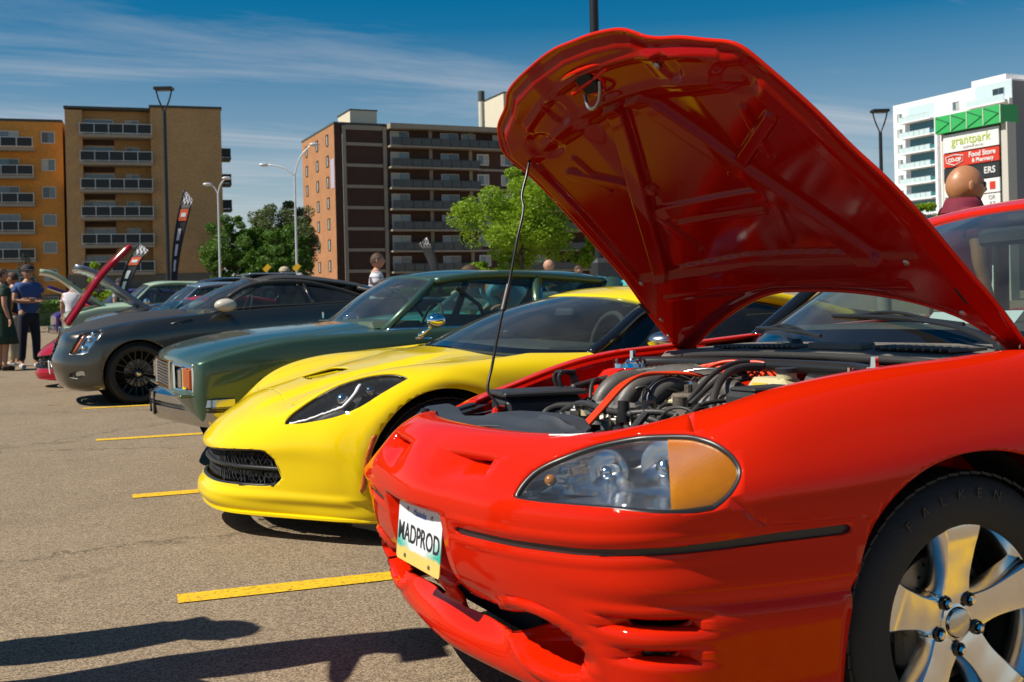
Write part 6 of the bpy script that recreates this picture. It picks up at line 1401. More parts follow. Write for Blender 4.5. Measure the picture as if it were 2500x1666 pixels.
# --- pylon sign in front of it
mat('sign_green',(.04,.42,.11),.45); mat('sign_green_dark',(.012,.14,.05),.5); mat('sign_white',(.78,.78,.76),.45); mat('sign_red',(.62,.045,.02),.45); mat('sign_black',(.03,.035,.035),.4); mat('sign_lime',(.42,.56,.05),.5); mat('sign_grey',(.35,.36,.36),.6); mat('sign_post',(.55,.53,.47),.7)
ps=thing('pylon_sign','tall shopping centre pylon sign with green top above white, red and black panels','sign',(0,0,0)); XS=59.8
bbox(ps,'post','sign_post',XS+.1,XS+.9,52.45,52.95,0,11.9); bbox(ps,'post','sign_post',XS+.1,XS+.9,57.9,58.15,0,11.9)
gh=bbox(ps,'green_header','sign_green',XS-.3,XS+1.3,52.6,58.3,11.86,13.08); 
for k in range(4):
    y1=58.25-k*1.41; b=B(); b.tube([(XS-.32,y1-.05,13.0),(XS-.32,y1-1.25,12.5),(XS-.32,y1-.05,11.95)],.035,4); b.obj('chevron','sign_green_dark',gh,0); b=B(); b.box((XS-.33,y1-1.41,12.47),(.04,.04,1.2)); b.obj('joint','sign_white',gh,0)
def panel(z0,z1,m,nm='panel'): return bbox(ps,nm,m,XS-.02,XS+.8,53.05,57.85,z0,z1)
rotS=(R(90),0,R(-90))
p1=panel(10.46,11.72,'sign_white'); p2=panel(9.42,10.36,'sign_red'); p3=panel(8.36,9.34,'sign_black'); p4=panel(7.32,8.28,'sign_white'); p5=panel(6.3,7.24,'sign_white'); bbox(ps,'backboard','sign_black',XS+.1,XS+.7,53.0,57.9,2.4,11.8); p6=panel(5.2,6.2,'sign_white'); p7=panel(4.1,5.1,'sign_red')
def stx(t,s,par,m,y,z,bold=0,shear=0,sx=1,al='CENTER'): return text_mesh(t,s,'lettering',m,par,(XS-.05,y,z),rotS,.005,al,sx,bold,shear)
stx('grantpark',.88,p1,'sign_lime',55.4,11.18); stx('SHOPPING CENTRE',.2,p1,'sign_grey',55.2,10.66)
stx('Food Store',.50,p2,'sign_white',54.45,10.08,.012); stx('& Pharmacy',.38,p2,'sign_white',54.4,9.66,.01); stx('CO-OP',.36,p2,'sign_white',56.85,9.88,.015)
b=B(); hx=[(57.65,10.12),(56.85,10.24),(56.05,10.12),(56.15,9.72),(56.85,9.5),(57.55,9.72),(57.65,10.12)]; b.tube([(XS-.05,y,z) for y,z in hx],.035,4); b.obj('emblem_outline','sign_white',p2,0)
stx('ERS',.62,p3,'sign_white',53.35,8.84,.01,al='RIGHT'); 
bq=bbox(p4,'badge','sign_red',XS-.06,XS-.02,53.4,53.85,7.55,8.05); stx('24',.3,p4,'sign_white',53.62,7.8); stx('OR',.42,p5,'sign_grey',53.4,6.98,al='RIGHT'); stx('RT',.42,p5,'sign_grey',53.4,6.55,al='RIGHT')
# ------------------------------------------------------------------ lamp posts, signs, flags, bin
mat('pole_black',(.012,.013,.014),.4); mat('pole_white',(.62,.64,.66),.45,.3); mat('sign_yellow',(.75,.42,.01),.5); mat('flag_black',(.02,.021,.026),.7); mat('flag_orange',(.62,.10,.03),.7); mat('flag_white',(.72,.72,.74),.7); mat('bin_black',(.018,.02,.022),.5,noise=.3,nscale=3); mat('bin_brown',(.05,.043,.038),.7,noise=.3,nscale=3)
def black_lamp(label,x,y,h,rz,w_=.66):
    t=thing('parking_lot_lamp',label,'lamp post',(x,y,0),rz,'black parking lot lamp posts')
    b=B(); b.cyl((0,0,0),(0,0,h-.95),.085,14,.07); b.obj('pole','pole_black',t)
    b=B(); b.cyl((0,0,0),(0,0,.7),.28,16); b.obj('footing','concrete',t)
    for s in (-1,1):
        b=B(); b.tube([(0,0,h-1.0),(s*.06,0,h-.85),(s*w_*.36,0,h-.38),(s*w_*.46,0,h-.1)],.03,8,smooth=16); b.obj('yoke_arm','pole_black',t,180)
    b=B(); b.box((0,0,h-.06),(w_*1.06,.42,.12),bev=.02); b.obj('lamp_head','pole_black',t); b=B(); b.box((0,0,h-.128),(w_*.8,.3,.012)); b.obj('lamp_panel','grey_plastic',t)
    return t
black_lamp('black lamp post with a flat head standing before the tan apartment block',5.1,43.75,9.47,R(-24)); black_lamp('black lamp post at the right beside the white tower',32.46,34.76,8.42,R(-24))
mp_=thing('light_pole','thick black light pole rising behind the raised red hood','lamp post',(10.64,19.34,0)); b=B(); b.cyl((0,0,0),(0,0,9.5),.10,18,.09); b.obj('pole','pole_black',mp_); b=B(); b.box((0,0,9.5),(.7,.42,.12),bev=.02); b.obj('lamp_head','pole_black',mp_)
bn=thing('waste_bin','large black lidded waste container at the foot of the light pole','waste bin',(10.72,19.0,0),R(-24)); b=B(); b.box((0,0,.62),(.80,.62,1.24),bev=.04); b.obj('bin_body','bin_brown',bn); b=B(); b.box((.02,-.04,1.50),(.84,.66,.54),bev=.09); b.obj('bin_lid','bin_black',bn); b=B(); b.box((.18,-.06,1.20),(.50,.60,.10),bev=.02); b.obj('bin_flap','bin_black',bn)
def street_light(label,x,y,h,arms):
    t=thing('street_light',label,'street light',(x,y,0),0,'white street lights'); b=B(); b.cyl((0,0,0),(0,0,h),.085,12,.06); b.obj('pole','pole_white',t)
    for (dx,dy,dz) in arms:
        b=B(); b.tube([(0,0,h-.05),(dx*.4,dy*.4,h+dz*.65),(dx,dy,h+dz)],.045,8,smooth=14); b.obj('arm','pole_white',t,180); b=B(); b.sphere((dx*1.15,dy*1.15,h+dz),.26,12,8,(1.3,.8,.45)); b.obj('lantern','pole_white',t,180)
street_light('white street light with two short arms beside the tan block',12.35,76.6,8.6,((-.55,.25,.7),(.5,-.2,1.1)))
street_light('white street light with long arms left of the brown block',16.05,69.5,9.2,((1.05,-.45,1.95),(-1.5,.9,.75)))
for (x,y,z,lb) in ((12.26,60.3,2.96,'yellow diamond road sign standing alone before the dark trees'),(13.75,59.6,2.96,'yellow diamond road sign at the foot of the white street light')):
    t=thing('road_sign',lb,'road sign',(x,y,0),R(-24),'yellow diamond road signs'); b=B(); b.cyl((0,.03,0),(0,.03,z-.2),.03,8); b.obj('post','pole_white',t); b=B(); b.box((0,0,z),(.27,.012,.42),Matrix.Rotation(R(45),3,'Y')); b.obj('plate','sign_yellow',t)
    # narrow, seen at an angle
def flag(label,x,y,z0,z1,rz,lean,wid,twist=0):
    t=thing('feather_flag',label,'flag',(x,y,0),rz,'feather flags at the show'); H_=z1-z0
    sp_=[(0,0,0),(0,0,z0)]+[(lean*(k**2.2),0,z0+H_*k) for k in np.linspace(.15,1,9)]
    b=B(); b.tube(sp_,.018,6,smooth=40); b.obj('flag_pole','pole_black',t,180)
    ks=np.linspace(0,1,26); us=np.linspace(0,1,8)
    def width(k): return wid*(.42+.9*k-1.25*max(0,k-.72)**1.3*1.0)*(1 if k<.93 else max(.25,1-(k-.93)*9))
    Gf=np.array([[(lean*(k**2.2)+u*width(k)*math.cos(twist*(1-k)*1.0+.15*math.sin(6*k)),u*width(k)*math.sin(twist*(1-k)+.25*math.sin(5*k+u)),z0+.05+(H_-.05)*k-.10*u*(k>.9)*H_*.5) for u in us] for k in ks])
    Sf=Shell(Gf); c=np.array([Gf.reshape(-1,3)[list(f)].mean(0) for f in Sf.F]); kk=np.repeat((ks[:-1]+ks[1:])/2,7)
    lo=[f for f,k in zip(Sf.F,kk) if k<.86]; mobj('flag_cloth',*sub(Sf.V,lo),'flag_black',t,180,solid=.004)
    hi_=[(i,f,k) for i,(f,k) in enumerate(zip(Sf.F,kk)) if k>=.86]
    mobj('checker_dark',*sub(Sf.V,[f for i,f,k in hi_ if (i%7+i//7)%2==0]),'flag_black',t,180,solid=.004); mobj('checker_light',*sub(Sf.V,[f for i,f,k in hi_ if (i%7+i//7)%2]),'flag_white',t,180,solid=.004)
    lg=[f for i,(f,k) in enumerate(zip(Sf.F,kk)) if .68<k<.82 and 1<=i%7<=5]; v,f_=sub(Sf.V,lg); mobj('flag_logo',np.array(v)+[0,-.012,0],f_,'flag_orange',t,0,solid=.002)
    lg=[f for i,(f,k) in enumerate(zip(Sf.F,kk)) if .735<k<.78 and 2<=i%7<=4]; v,f_=sub(Sf.V,lg); mobj('logo_bar',np.array(v)+[0,-.018,0],f_,'flag_white',t,0,solid=.002)
    lg=[f for i,(f,k) in enumerate(zip(Sf.F,kk)) if .14<k<.60 and i%7 in (2,3) and (i//7)%4!=3]; v,f_=sub(Sf.V,lg); mobj('flag_lettering',np.array(v)+[0,-.012,0],f_,'flag_white',t,0,solid=.002)
flag('tall black feather flag with checkered tip beside the black lamp post',3.72,31.2,1.5,4.22,R(-24),.42,.30,.5); flag('shorter leaning black feather flag with checkered tip above the parked cars',1.86,25.4,.9,2.42,R(-24),.52,.30,.1); flag('faded grey feather flag before the brown block leaning left',15.75,42.2,1.2,3.6,R(156),.55,.42,.2)
# ------------------------------------------------------------------ trees
def leaf_mat(name,c,c2,tr=.35):
    m,n,l,p=newmat(name); g=n.new('ShaderNodeObjectInfo'); tc=n.new('ShaderNodeTexCoord'); t=n.new('ShaderNodeTexNoise'); t.inputs['Scale'].default_value=2.2; t.inputs['Detail'].default_value=6; l.new(tc.outputs['Object'],t.inputs['Vector'])
    x=n.new('ShaderNodeMix'); x.data_type='RGBA'; x.inputs['A'].default_value=(*c,1); x.inputs['B'].default_value=(*c2,1); l.new(t.outputs['Fac'],x.inputs['Factor']); l.new(x.outputs['Result'],p.inputs['Base Color']); p.inputs['Roughness'].default_value=.6
    ts=n.new('ShaderNodeBsdfTranslucent'); l.new(x.outputs['Result'],ts.inputs[0]); ms=n.new('ShaderNodeMixShader'); ms.inputs[0].default_value=tr; o=n['Material Output']; l.new(p.outputs[0],ms.inputs[1]); l.new(ts.outputs[0],ms.inputs[2]); l.new(ms.outputs[0],o.inputs[0])
leaf_mat('leaf_bright',(.16,.30,.012),(.34,.48,.02),.45); leaf_mat('leaf_dark',(.05,.13,.012),(.13,.25,.025),.35); leaf_mat('leaf_olive',(.08,.12,.03),(.16,.20,.06),.3); leaf_mat('needle',(.03,.06,.04),(.09,.13,.10),.1)
mat('bark',(.08,.06,.045),.9,noise=.4,nscale=14,bump=.5,bscale=30)
def leaves(n,clumps,size,rs,flat=.5):
    V=np.zeros((n*4,3)); ci=rs.randint(0,len(clumps),n)
    cl=np.array(clumps); c=cl[ci]; d=rs.normal(size=(n,3)); d/=np.linalg.norm(d,axis=1)[:,None]; rad=rs.uniform(.35,1,n)**.6
    p=c[:,:3]+d*rad[:,None]*c[:,3:4]*np.array([1,1,.75])
    a=rs.normal(size=(n,3)); a[:,2]*=flat; a/=np.linalg.norm(a,axis=1)[:,None]; b_=np.cross(a,rs.normal(size=(n,3))); b_/=np.linalg.norm(b_,axis=1)[:,None]
    s=size*rs.uniform(.6,1.4,n)[:,None]
    V[0::4]=p-a*s; V[1::4]=p+b_*s*.5; V[2::4]=p+a*s; V[3::4]=p-b_*s*.5
    return V,[(4*i,4*i+1,4*i+2,4*i+3) for i in range(n)]
def tree(name,label,loc,h,crown,nclump,nleaf,size,m,seed,trunk=.16,spread=.28,group=None,cz=.62):
    rs=np.random.RandomState(seed); t=thing(name,label,'tree',loc,0,group); rx,rz=crown
    cl=[]; zc=h-rz
    for i in range(nclump):
        while True:
            q=rs.uniform(-1,1,3)
            if .25<np.linalg.norm(q)<1: break
        cl.append((q[0]*rx*.86,q[1]*rx*.86,zc+q[2]*rz*.86,rs.uniform(.16,.30)*rx*(1.15-.35*abs(q[2]))))
    b=B(); top=zc+rz*.3; b.tube([(0,0,0),(.04,.02,h*.2),(-.05,.03,zc-rz*.5),(.03,0,top)],[trunk*1.35,trunk,trunk*.7,trunk*.2],9,smooth=20); b.obj('trunk','bark',t,180)
    b=B()
    for i in range(min(16,nclump)):
        c=cl[i*nclump//min(16,nclump)]; z0=zc-rz*.7+rz*.9*rs.rand()*.8; b.tube([(0,0,z0),(c[0]*.45,c[1]*.45,(z0*.6+c[2]*.4)),(c[0]*.95,c[1]*.95,c[2])],[trunk*.42,trunk*.25,trunk*.08],6,smooth=10)
    b.obj('branches','bark',t,180)
    V,F=leaves(nleaf,cl,size,rs); mobj('crown',V,F,m,t,0)
    return t
tree('leafy_tree','bright lime green leafy tree in front of the brown block',(15.95,34.6,0),5.75,(2.35,2.05),54,26000,.055,'leaf_bright',4,.09)
tree('leafy_tree','small lime green tree at the right edge of the raised red hood pole',(18.3,33.3,0),3.3,(1.0,1.0),20,6000,.055,'leaf_bright',14,.06)
tree('shrub_tree','low bright green shrub under the lime green tree',(14.7,35.6,0),2.35,(1.0,.5),16,4000,.055,'leaf_bright',15,.05)
for i,(x,y,h,rx,rz,m,lb) in enumerate(((18.2,107,9.6,2.6,3.6,'leaf_dark','dark green tree touching the right end of the tan block'),(20.6,108,8.4,2.2,2.8,'leaf_dark','lower dark green tree between the two brick blocks'),(23.6,112,11.2,3.6,4.2,'leaf_olive','broad olive tree left of the brown block'),(22.2,101,8.0,2.6,3.2,'leaf_dark','dark green tree in front of the olive tree'),(26.5,118,11.8,3.2,4.2,'leaf_olive','olive tree partly behind the brown block'),(19.6,99,6.0,2.0,2.6,'leaf_dark','short dark green tree nearest the lot between the blocks'))):
    tree('background_tree',lb,(x,y,0),h*1.06,(rx*1.12,rz*1.1),64,17000,.12,m,40+i,.2,group='trees between the blocks')
tree('small_tree','small green tree below the white tower',(29.8,29.6,0),4.35,(1.0,1.3),18,5000,.06,'leaf_bright',61,.06)
tree('small_tree','thin yellow green sapling among the open hoods',(2.05,34.2,0),2.5,(.62,.9),16,2600,.05,'leaf_bright',62,.04)
# blue spruce
sp=thing('spruce','blue green spruce behind the man in the blue shirt','tree',(.10,52.5,0)); b=B(); b.cyl((0,0,0),(0,0,3.4),.12,8,.02); b.obj('trunk','bark',sp)
rs=np.random.RandomState(5); V=[];F=[]
for i in range(5200):
    k=rs.rand()**.8; z=3.45-3.2*k; r_=(.08+1.12*k)*rs.uniform(.35,1)**.6*(1+.25*math.sin(z*9)); a=rs.uniform(0,2*PI); p=np.array([r_*math.cos(a),r_*math.sin(a),z-.18*r_+.06*rs.rand()]); d=np.array([math.cos(a),math.sin(a),-.15+.3*rs.rand()]); w_=np.array([-math.sin(a),math.cos(a),.2*rs.randn()])*.022; L_=.13
    n=len(V); V+=[p-w_,p+w_,p+d*L_]; F.append((n,n+1,n+2))
mobj('crown',V,F,'needle',sp,0)
# clipped hedge and a low wall closing the far side of the lot
for i,(x0,x1,y,h) in enumerate(((-30,3.0,70,1.5),(3.4,14,90,1.9),(14.5,40,88,2.0))):
    rs=np.random.RandomState(80+i); t=thing('hedge',('long dark hedge far behind the people at left','dark hedge below the tan block','dark hedge far below the brown block')[i],'hedge',(0,0,0),0); n=9000
    P_=np.stack([rs.uniform(x0,x1,n),y+rs.uniform(-.6,.6,n),h*rs.rand(n)**.6],1); a=rs.normal(size=(n,3)); a/=np.linalg.norm(a,axis=1)[:,None]; b_=np.cross(a,rs.normal(size=(n,3))); b_/=np.linalg.norm(b_,axis=1)[:,None]; s=.16
    V=np.zeros((n*4,3)); V[0::4]=P_-a*s; V[1::4]=P_+b_*s*.6; V[2::4]=P_+a*s; V[3::4]=P_-b_*s*.6; mobj('foliage',V,[(4*k,4*k+1,4*k+2,4*k+3) for k in range(n)],'leaf_dark',t,0)
    b=B(); b.box(((x0+x1)/2,y,h*.4),(x1-x0,.9,h*.8)); b.obj('hedge_core','leaf_dark',t,0)
# ------------------------------------------------------------------ more show cars behind the front row
PAINTS={'greenmet','greymet','yellow','carbon_wrap'}
def repaint(o,pm):
    for c in [o]+list(o.children):
        if c.type=='MESH' and c.data.materials and c.data.materials[0] and c.data.materials[0].name in PAINTS:
            c.material_slots[0].link='OBJECT'; c.material_slots[0].material=M[pm]
        if c is not o: repaint(c,pm)
def clone(src,name,label,loc,pm,sc_=(1,1,1),rz=0,drop=()):
    t=copy_tree(src); t.name=name; t.location=loc; t.scale=sc_; t.rotation_euler=(0,0,rz); t['label']=label; t['category']='car'; t['group']='show cars behind the front row'
    repaint(t,pm); return t
def raised_hood(parent,prof,hw,pm,sc_,th=.05,name='raised_hood'):
    """prof in world x,z relative to the car root"""
    P_=np.array(prof); Q=smooth_curve(P_,16); Gt=np.array([[((x)/sc_[0],hw*t/sc_[1],(z+.03*(1-t*t))/sc_[2]) for t in np.linspace(-1,1,9)] for x,z in Q])
    b=B(); b.grid(Gt); return b.obj(name,pm,parent,180,solid=th)
paint('tilt_red',(.34,.008,.022),rough=.3)
c=clone(yel,'red_sports_car','red sports car beyond the grey coupe with its nose tilted forward',(1.03,15.9,0),'tilt_red',(1,.95,1.08))
raised_hood(c,[(.53-1.03,.80),(.72-1.03,1.08),(.99-1.03,1.47),(1.20-1.03,1.69),(1.33-1.03,1.82)],.72,'tilt_red',(1,.95,1.08),.06)
c=clone(grn,'blue_grey_sedan','steel blue old car with its hood raised behind the grey coupe',(.05,18.6,0),'steelblue',(1,1,1.13)); raised_hood(c,[(1.80,1.0),(1.3,1.36),(.86,1.66),(.68,1.70)],.78,'steelblue',(1,1,1.13),.06)
clone(grn,'black_sedan','black roofed old car behind the steel blue car',(.75,21.3,0),'blackpaint',(.95,1,1.24))
c=clone(grn,'pale_green_sedan','pale green classic car with its hood raised behind the man in blue',(-.1,24.2,0),'palegreen',(1,1,1.25)); raised_hood(c,[(1.56,1.13),(1.05,1.48),(.55,1.80),(.40,1.82)],.78,'palegreen',(1,1,1.25),.06)
c=clone(grn,'purple_car','dark purple car with its hood raised far behind the people',(-.2,30.2,0),'purple',(1,1,1.2)); raised_hood(c,[(1.9,1.05),(1.4,1.35),(.75,1.62)],.75,'purple',(1,1,1.2),.06)
clone(grn,'red_sedan','small red car beyond the pale green car',(.6,34,0),'red',(.9,.95,1.15))
clone(gry,'white_car','white car with only its roof showing behind the green sedan',(5.4,18.0,0),'whitepaint',(1,1,1.09))
clone(grn,'teal_sedan','turquoise old car seen through the windows of the green sedan',(1.95,10.55,0),'teal',(1,.92,1.02))
clone(gry,'dark_red_car','dark red car with a low roof right of the striped shirt man',(3.9,28.5,0),'darkred',(1,1,1.13))
c=clone(gry,'black_car','black car with its rear lid up before the brown block',(3.3,24.4,0),'blackpaint',(1,1,1.05)); 
c=clone(grn,'blue_car','blue car behind the waste bin',(8.6,22.5,0),'blue',(1,1,1.1))
c=clone(grn,'maroon_sedan','maroon old car seen through the green sedan windscreen',(6.2,14.2,0),'darkred',(1,.95,1.05))
# ------------------------------------------------------------------ people
mat('skin',(.46,.24,.15),.55,noise=.12,nscale=30); mat('skin_tan',(.44,.20,.095),.38,noise=.14,nscale=30,bump=.15,bscale=60); mat('tee_blue',(.035,.085,.24),.85,noise=.15,nscale=14); mat('jeans_dark',(.012,.015,.03),.85); mat('cap_dark',(.02,.018,.02),.8); mat('shoe_white',(.55,.54,.52),.7); mat('tee_white',(.74,.72,.78),.85,noise=.06,nscale=12); mat('khaki',(.42,.36,.24),.85); mat('dress_green',(.012,.04,.025),.85,noise=.9,nscale=22); mat('top_black',(.015,.015,.018),.85); mat('maroon_polo',(.16,.008,.028),.8,noise=.15,nscale=20); mat('shirt_sky',(.16,.42,.58),.85,noise=.12,nscale=10); mat('hair_brown',(.06,.03,.015),.7); mat('hair_grey',(.32,.30,.27),.7); mat('sandal',(.03,.018,.012),.7); mat('grey_tee',(.42,.38,.36),.85)
def stripes():
    m,n,l,p=newmat('tee_striped'); tc=n.new('ShaderNodeTexCoord'); w_=n.new('ShaderNodeTexWave'); w_.bands_direction='Z'; w_.inputs['Scale'].default_value=3.6; w_.inputs['Distortion'].default_value=.4; l.new(tc.outputs['Object'],w_.inputs[0]); r=n.new('ShaderNodeValToRGB'); r.color_ramp.elements[0].position=.10; r.color_ramp.elements[0].color=(.32,.34,.40,1); r.color_ramp.elements[1].position=.3; r.color_ramp.elements[1].color=(.74,.74,.74,1); l.new(w_.outputs[0],r.inputs[0]); l.new(r.outputs[0],p.inputs['Base Color']); p.inputs['Roughness'].default_value=.85
stripes()
def skin_mesh(name,pts,edges,rad,m,parent,root=0,sub_=2):
    me=bpy.data.meshes.new(name); me.from_pydata([tuple(p) for p in pts],edges,[]); me.materials.append(M[m]); o=link(name,me,parent)
    sk=o.modifiers.new('skin','SKIN'); sk.use_smooth_shade=True
    for i,r_ in enumerate(rad):
        d=me.skin_vertices[0].data[i]; d.radius=(r_,r_) if np.ndim(r_)==0 else tuple(r_); d.use_root=(i==root)
    s=o.modifiers.new('sub','SUBSURF'); s.levels=sub_; s.render_levels=sub_
    return o
def chain(n,off=0): return [(i+off,i+off+1) for i in range(n-1)]
def head_mesh(b,c,r_,bald=True):
    """one head grid: skull, brow, nose, jaw and neck; faces +x, z up"""
    n,m=28,22; V=[];F=[]
    for i in range(m+1):
        p=PI*i/m
        for k in range(n):
            q=2*PI*k/n; x,y,z=math.sin(p)*math.cos(q),math.sin(p)*math.sin(q),math.cos(p)
            sx,sy,sz=.98,.78,1.14
            jaw=max(0,-z-.1); X=x*sx*(1-.18*jaw)+.10*jaw*(x>-.2); Y=y*sy*(1-.34*jaw); Z=z*sz
            if x>0:
                X+=.05*math.exp(-((z-.22)/.10)**2)*math.exp(-(y/.5)**2)                    # brow
                X+=.24*math.exp(-((z+.10)/.17)**2)*math.exp(-(y/.13)**2)                   # nose
                X-=.07*math.exp(-((z-.06)/.09)**2)*math.exp(-((abs(y)-.34)/.14)**2)        # eye sockets
                X+=.05*math.exp(-((z+.46)/.07)**2)*math.exp(-(y/.28)**2)                   # lips
                X+=.08*math.exp(-((z+.78)/.12)**2)*math.exp(-(y/.3)**2)                    # chin
            else: X*=1.06
            V.append((c[0]+X*r_,c[1]+Y*r_,c[2]+Z*r_))
    F=[(i*n+k,(i+1)*n+k,(i+1)*n+(k+1)%n,i*n+(k+1)%n) for i in range(m) for k in range(n)]
    b.add(V,F)
    for s in (-1,1):
        b.sphere((c[0]-.06*r_,c[1]+s*.80*r_,c[2]-.02*r_),.24*r_,12,8,(.7,.30,1.2))
def hand(parent,w,d,m,cur=.5,s=1):
    """palm and five fingers from the wrist w pointing along d"""
    w=np.array(w,float); d=np.array(d,float); d/=np.linalg.norm(d); up=np.array((0,0,1.)) if abs(d[2])<.8 else np.array((1.,0,0)); a=np.cross(d,up); a/=np.linalg.norm(a); nrm=np.cross(a,d)
    pts=[w,w+d*.045,w+d*.085]; rad=[(.022,.02),(.036,.017),(.036,.015)]; ed=[(0,1),(1,2)]
    for k,(o,L_) in enumerate(((-.028,.062),(-.010,.076),(.010,.072),(.028,.058))):
        i=len(pts); base=w+d*.085+a*o; pts+=[base,base+d*L_*.5-nrm*L_*.12*cur,base+d*L_*(.95-.3*cur)-nrm*L_*.42*cur]; rad+=[.0095,.0088,.0072]; ed+=[(2,i),(i,i+1),(i+1,i+2)]
    i=len(pts); base=w+d*.03+a*s*.034; pts+=[base,base+d*.035+a*s*.022,base+d*.065+a*s*.022]; rad+=[.012,.0105,.008]; ed+=[(1,i),(i,i+1),(i+1,i+2)]
    return pts,rad,ed
def person(label,loc,rz,skin='skin',top='tee_blue',bottom='jeans_dark',shoe='shoe_white',hair=None,arms='down',h=1.76,cap=None,dress=False,lean=0,shades=False,sleeve=.5,shorts=False,group='people at the show',bulk=1.0,fine=2,headk=1.0,neck=1.0,collar=False,drop=0):
    t=thing('person',label,'person',loc,rz,group); k=h/1.76
    hipz,shz,nz=.92*k,1.43*k,1.50*k; L_=lean
    def up(z,x=0): # leaning torso about the hips
        dz=z-hipz; return (math.sin(L_)*dz+x*math.cos(L_),hipz+math.cos(L_)*dz-x*math.sin(L_)*.0)
    def T(x,y,z): a,b_=up(z,x); return (a,y,b_)
    # body: pelvis, spine, neck, arms and legs in one skin
    pts=[(0,0,hipz),T(.01,0,1.08*k),T(.0,0,1.26*k),T(-.01,0,1.41*k),T(.0,0,1.49*k),T(.015,0,1.55*k)]
    rad=[(.14*bulk,.125*bulk),(.135*bulk,.12*bulk),(.155*bulk,.125*bulk),(.13,.10),(.062*neck,.06*neck),(.058*neck,.058*neck)]
    ed=chain(6)
    hands=[]
    for s in (-1,1):
        i=len(pts); sh=T(-.01,s*.185*k,1.415*k)
        if arms=='down': el,wr=T(-.03,s*.235*k,1.13*k),T(.04,s*.245*k,.90*k); hd=(.12,0,-1)
        elif arms=='cross': el,wr=T(.06,s*.25*k,1.16*k),T(.235,-s*.06*k,1.165*k+s*.025); hd=(.15,-s,.12)
        elif arms=='front': el,wr=T(.08,s*.24*k,1.16*k),T(.30,s*.13*k,1.22*k); hd=(1,-s*.3,.2)
        else: el,wr=T(.22,s*.20*k,1.18*k),T(.46,s*.16*k,1.08*k); hd=(1,0,-.3)
        pts+=[sh,el,wr]; rad+=[(.062,.062),(.043,.043),(.028,.024)]; ed+=[(3,i),(i,i+1),(i+1,i+2)]
        hp_,hr_,he_=hand(t,wr,hd,skin,.7,-s); o=len(pts); pts+=hp_; rad+=hr_; ed+=[(i+2,o)]+[(a+o,b_+o) for a,b_ in he_]
    legs=[]
    for s in (-1,1):
        i=len(pts); kn=(.03,s*.115*k,.50*k); an=(-.01,s*.125*k,.09*k); pts+=[(0,s*.095*k,.84*k),kn,an,(.11,s*.14*k,.035*k)]; rad+=[(.088,.088),(.058,.06),(.040,.042),(.035,.026)]; ed+=[(0,i),(i,i+1),(i+1,i+2),(i+2,i+3)]; legs.append((pts[i],kn,an))
    skin_mesh('body',pts,ed,rad,skin,t,0,fine)
    hx,hz=up((1.645-drop)*k,.02)
    b=B(); head_mesh(b,(hx,0,hz),.105*k*headk); hd_=b.obj('head',skin,t,180)
    # clothes
    sp_=[(0,0,.90*k),T(.01,0,1.08*k),T(.0,0,1.26*k),T(-.01,0,1.40*k),T(0,0,1.475*k)]; sr=[(.165*bulk,.145*bulk),(.16*bulk,.14*bulk),(.175*bulk,.145*bulk),(.16,.13),(.09,.085)]; se=chain(5)
    for s in (-1,1):
        j=6+(0 if s<0 else 1)*(3+len(hp_)); sh=np.array(pts[j]); el=np.array(pts[j+1]); i=len(sp_); mid=sh+(el-sh)*(.35+.4*sleeve); sp_+=[tuple(sh),tuple(mid)]; sr+=[(.080,.080),(.072,.072)]; se+=[(3,i),(i,i+1)]
    skin_mesh('dress' if dress else 'shirt',sp_,se,sr,top,t,0,fine)
    if dress:
        b=B(); b.lathe([(.165,1.0*k),(.19,.85*k),(.24,.62*k),(.27,.46*k),(.262,.46*k),(.2,.8*k)],22); b.obj('skirt',top,t,180)
    else:
        tp=[(0,0,.99*k),(0,0,.90*k)]; tr_=[(.158*bulk,.14*bulk),(.155*bulk,.14*bulk)]; te=[(0,1)]
        for s,(a,kn,an) in zip((-1,1),legs):
            i=len(tp)
            if shorts: tp+=[a,(.02,s*.11*k,.58*k)]; tr_+=[(.105,.105),(.095,.095)]; te+=[(1,i),(i,i+1)]
            else: tp+=[a,kn,(an[0],an[1],.12*k)]; tr_+=[(.105,.105),(.078,.078),(.066,.068)]; te+=[(1,i),(i,i+1),(i+1,i+2)]
        skin_mesh('trousers',tp,te,tr_,bottom,t,0,fine)
    for s,(a,kn,an) in zip((-1,1),legs):
        skin_mesh('shoe',[(an[0]-.06,an[1],.045),(an[0]+.06,an[1],.05),(an[0]+.17,an[1]+s*.015,.038)],[(0,1),(1,2)],[(.042,.044),(.046,.05),(.040,.034)],shoe,t,0,fine)
    if collar:
        b=B(); b.lathe([(.125,1.455*k),(.112,1.50*k),(.098,1.535*k),(.104,1.54*k),(.118,1.51*k),(.14,1.45*k)],26); b.obj('collar',top,t,180)
    if hair:
        b=B(); n,m_=20,10; V=[];F=[]
        for i in range(m_+1):
            p=PI*.58*i/m_
            for q_ in range(n):
                q=2*PI*q_/n; x,y,z=math.sin(p)*math.cos(q),math.sin(p)*math.sin(q),math.cos(p)
                if x>.2 and z<.55: z=.55; 
                V.append((hx+(x*1.07-.02)*.105*k,y*.86*.105*k,hz+z*1.2*.105*k))
        F=[(i*n+j,(i+1)*n+j,(i+1)*n+(j+1)%n,i*n+(j+1)%n) for i in range(m_) for j in range(n)]; b.add(V,F); b.obj('hair',hair,t,180)
    if cap:
        b=B(); r_=.113*k; b.lathe([(0,r_*1.12),(r_*.55,r_*1.02),(r_*.92,r_*.62),(r_*1.0,r_*.22)],20,Matrix.Translation((hx-.005,0,hz+.02))); b.box((hx+.13*k,0,hz+.045),(.11,.15,.012),Matrix.Rotation(R(8),3,'Y'),bev=.005); b.obj('cap',cap,t,180)
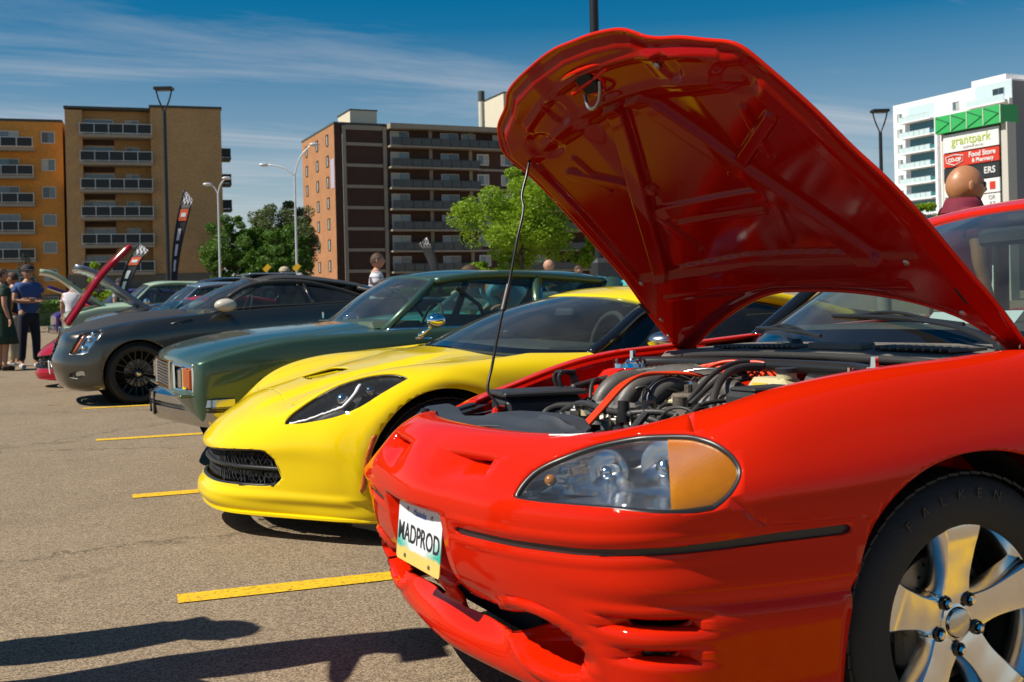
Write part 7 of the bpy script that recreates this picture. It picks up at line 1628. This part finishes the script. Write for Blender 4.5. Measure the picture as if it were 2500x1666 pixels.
    if shades:
        b=B(); 
        for s in (-1,1): b.box((hx+.098*k,s*.036*k,hz+.012),(.02,.052,.034),bev=.008); b.tube([(hx+.09*k,s*.068*k,hz+.018),(hx-.01,s*.084*k,hz+.015)],.004,6)
        b.obj('sunglasses','gloss_black',t)
    return t
person('man in a blue t-shirt with folded arms and a dark cap',(.06,20.9,0),R(-70),top='tee_blue',cap='cap_dark',arms='cross',h=1.80,bulk=1.12,shades=True)
person('person in a dark green patterned dress at the left edge',(-.36,20.5,0),R(20),top='dress_green',dress=True,hair='hair_brown',shoe='sandal',h=1.74,bulk=1.1)
person('person in black with bare arms half hidden behind the man in blue',(-.17,21.9,0),R(160),skin='skin_tan',top='top_black',bottom='khaki',h=1.72,sleeve=.1,hair='hair_brown')
person('person in a white t-shirt and khaki trousers with their back turned',(1.02,27.6,0),R(70),top='tee_white',bottom='khaki',hair='hair_brown',h=1.66)
person('balding man in a white striped shirt behind the green sedan',(5.04,16.4,0),R(-20),top='tee_striped',bottom='khaki',hair='hair_brown',h=1.78,arms='front')
person('bald man beyond the green sedan roof',(9.15,18.7,0),R(-40),top='grey_tee',bottom='jeans_dark',h=1.74)
person('man with brown hair between the bald man and the waste bin',(11.2,21.4,0),R(-60),top='top_black',hair='hair_brown',h=1.70)
person('man in a tan cap behind the roof of the grey coupe',(4.75,21.7,0),R(40),top='top_black',cap='khaki',h=1.74)
person('grey haired person behind the grey coupe near the yellow sign',(5.35,22.9,0),R(60),top='grey_tee',hair='hair_grey',h=1.66)
person('bald man in a maroon polo shirt and dark sunglasses behind the red car',(5.55,5.22,0),R(-20),skin='skin_tan',top='maroon_polo',bottom='khaki',h=1.845,shades=True,bulk=1.15,fine=3,headk=1.12,neck=1.45,collar=True,drop=.035)
person('person in a light blue shirt bending over behind the green sedan',(4.55,9.62,0),R(172),top='shirt_sky',bottom='jeans_dark',hair='hair_brown',lean=R(62),arms='reach',h=1.74,bulk=1.2)
person('person in a grey shirt and dark hat behind the raised blue hood',(2.15,28.4,0),R(-30),top='grey_tee',cap='cap_dark',h=1.72)
person('visitor standing just left of the picture whose shadow falls on the asphalt',(-.86,3.76,0),R(-80),top='grey_tee',bottom='jeans_dark',hair='hair_brown',h=1.78,arms='down',bulk=1.05)
person('visitor with a brimmed cap left of the picture whose long shadow reaches the red bumper',(-.42,3.37,0),R(-95),top='tee_white',bottom='khaki',cap='cap_dark',h=1.86,arms='front')
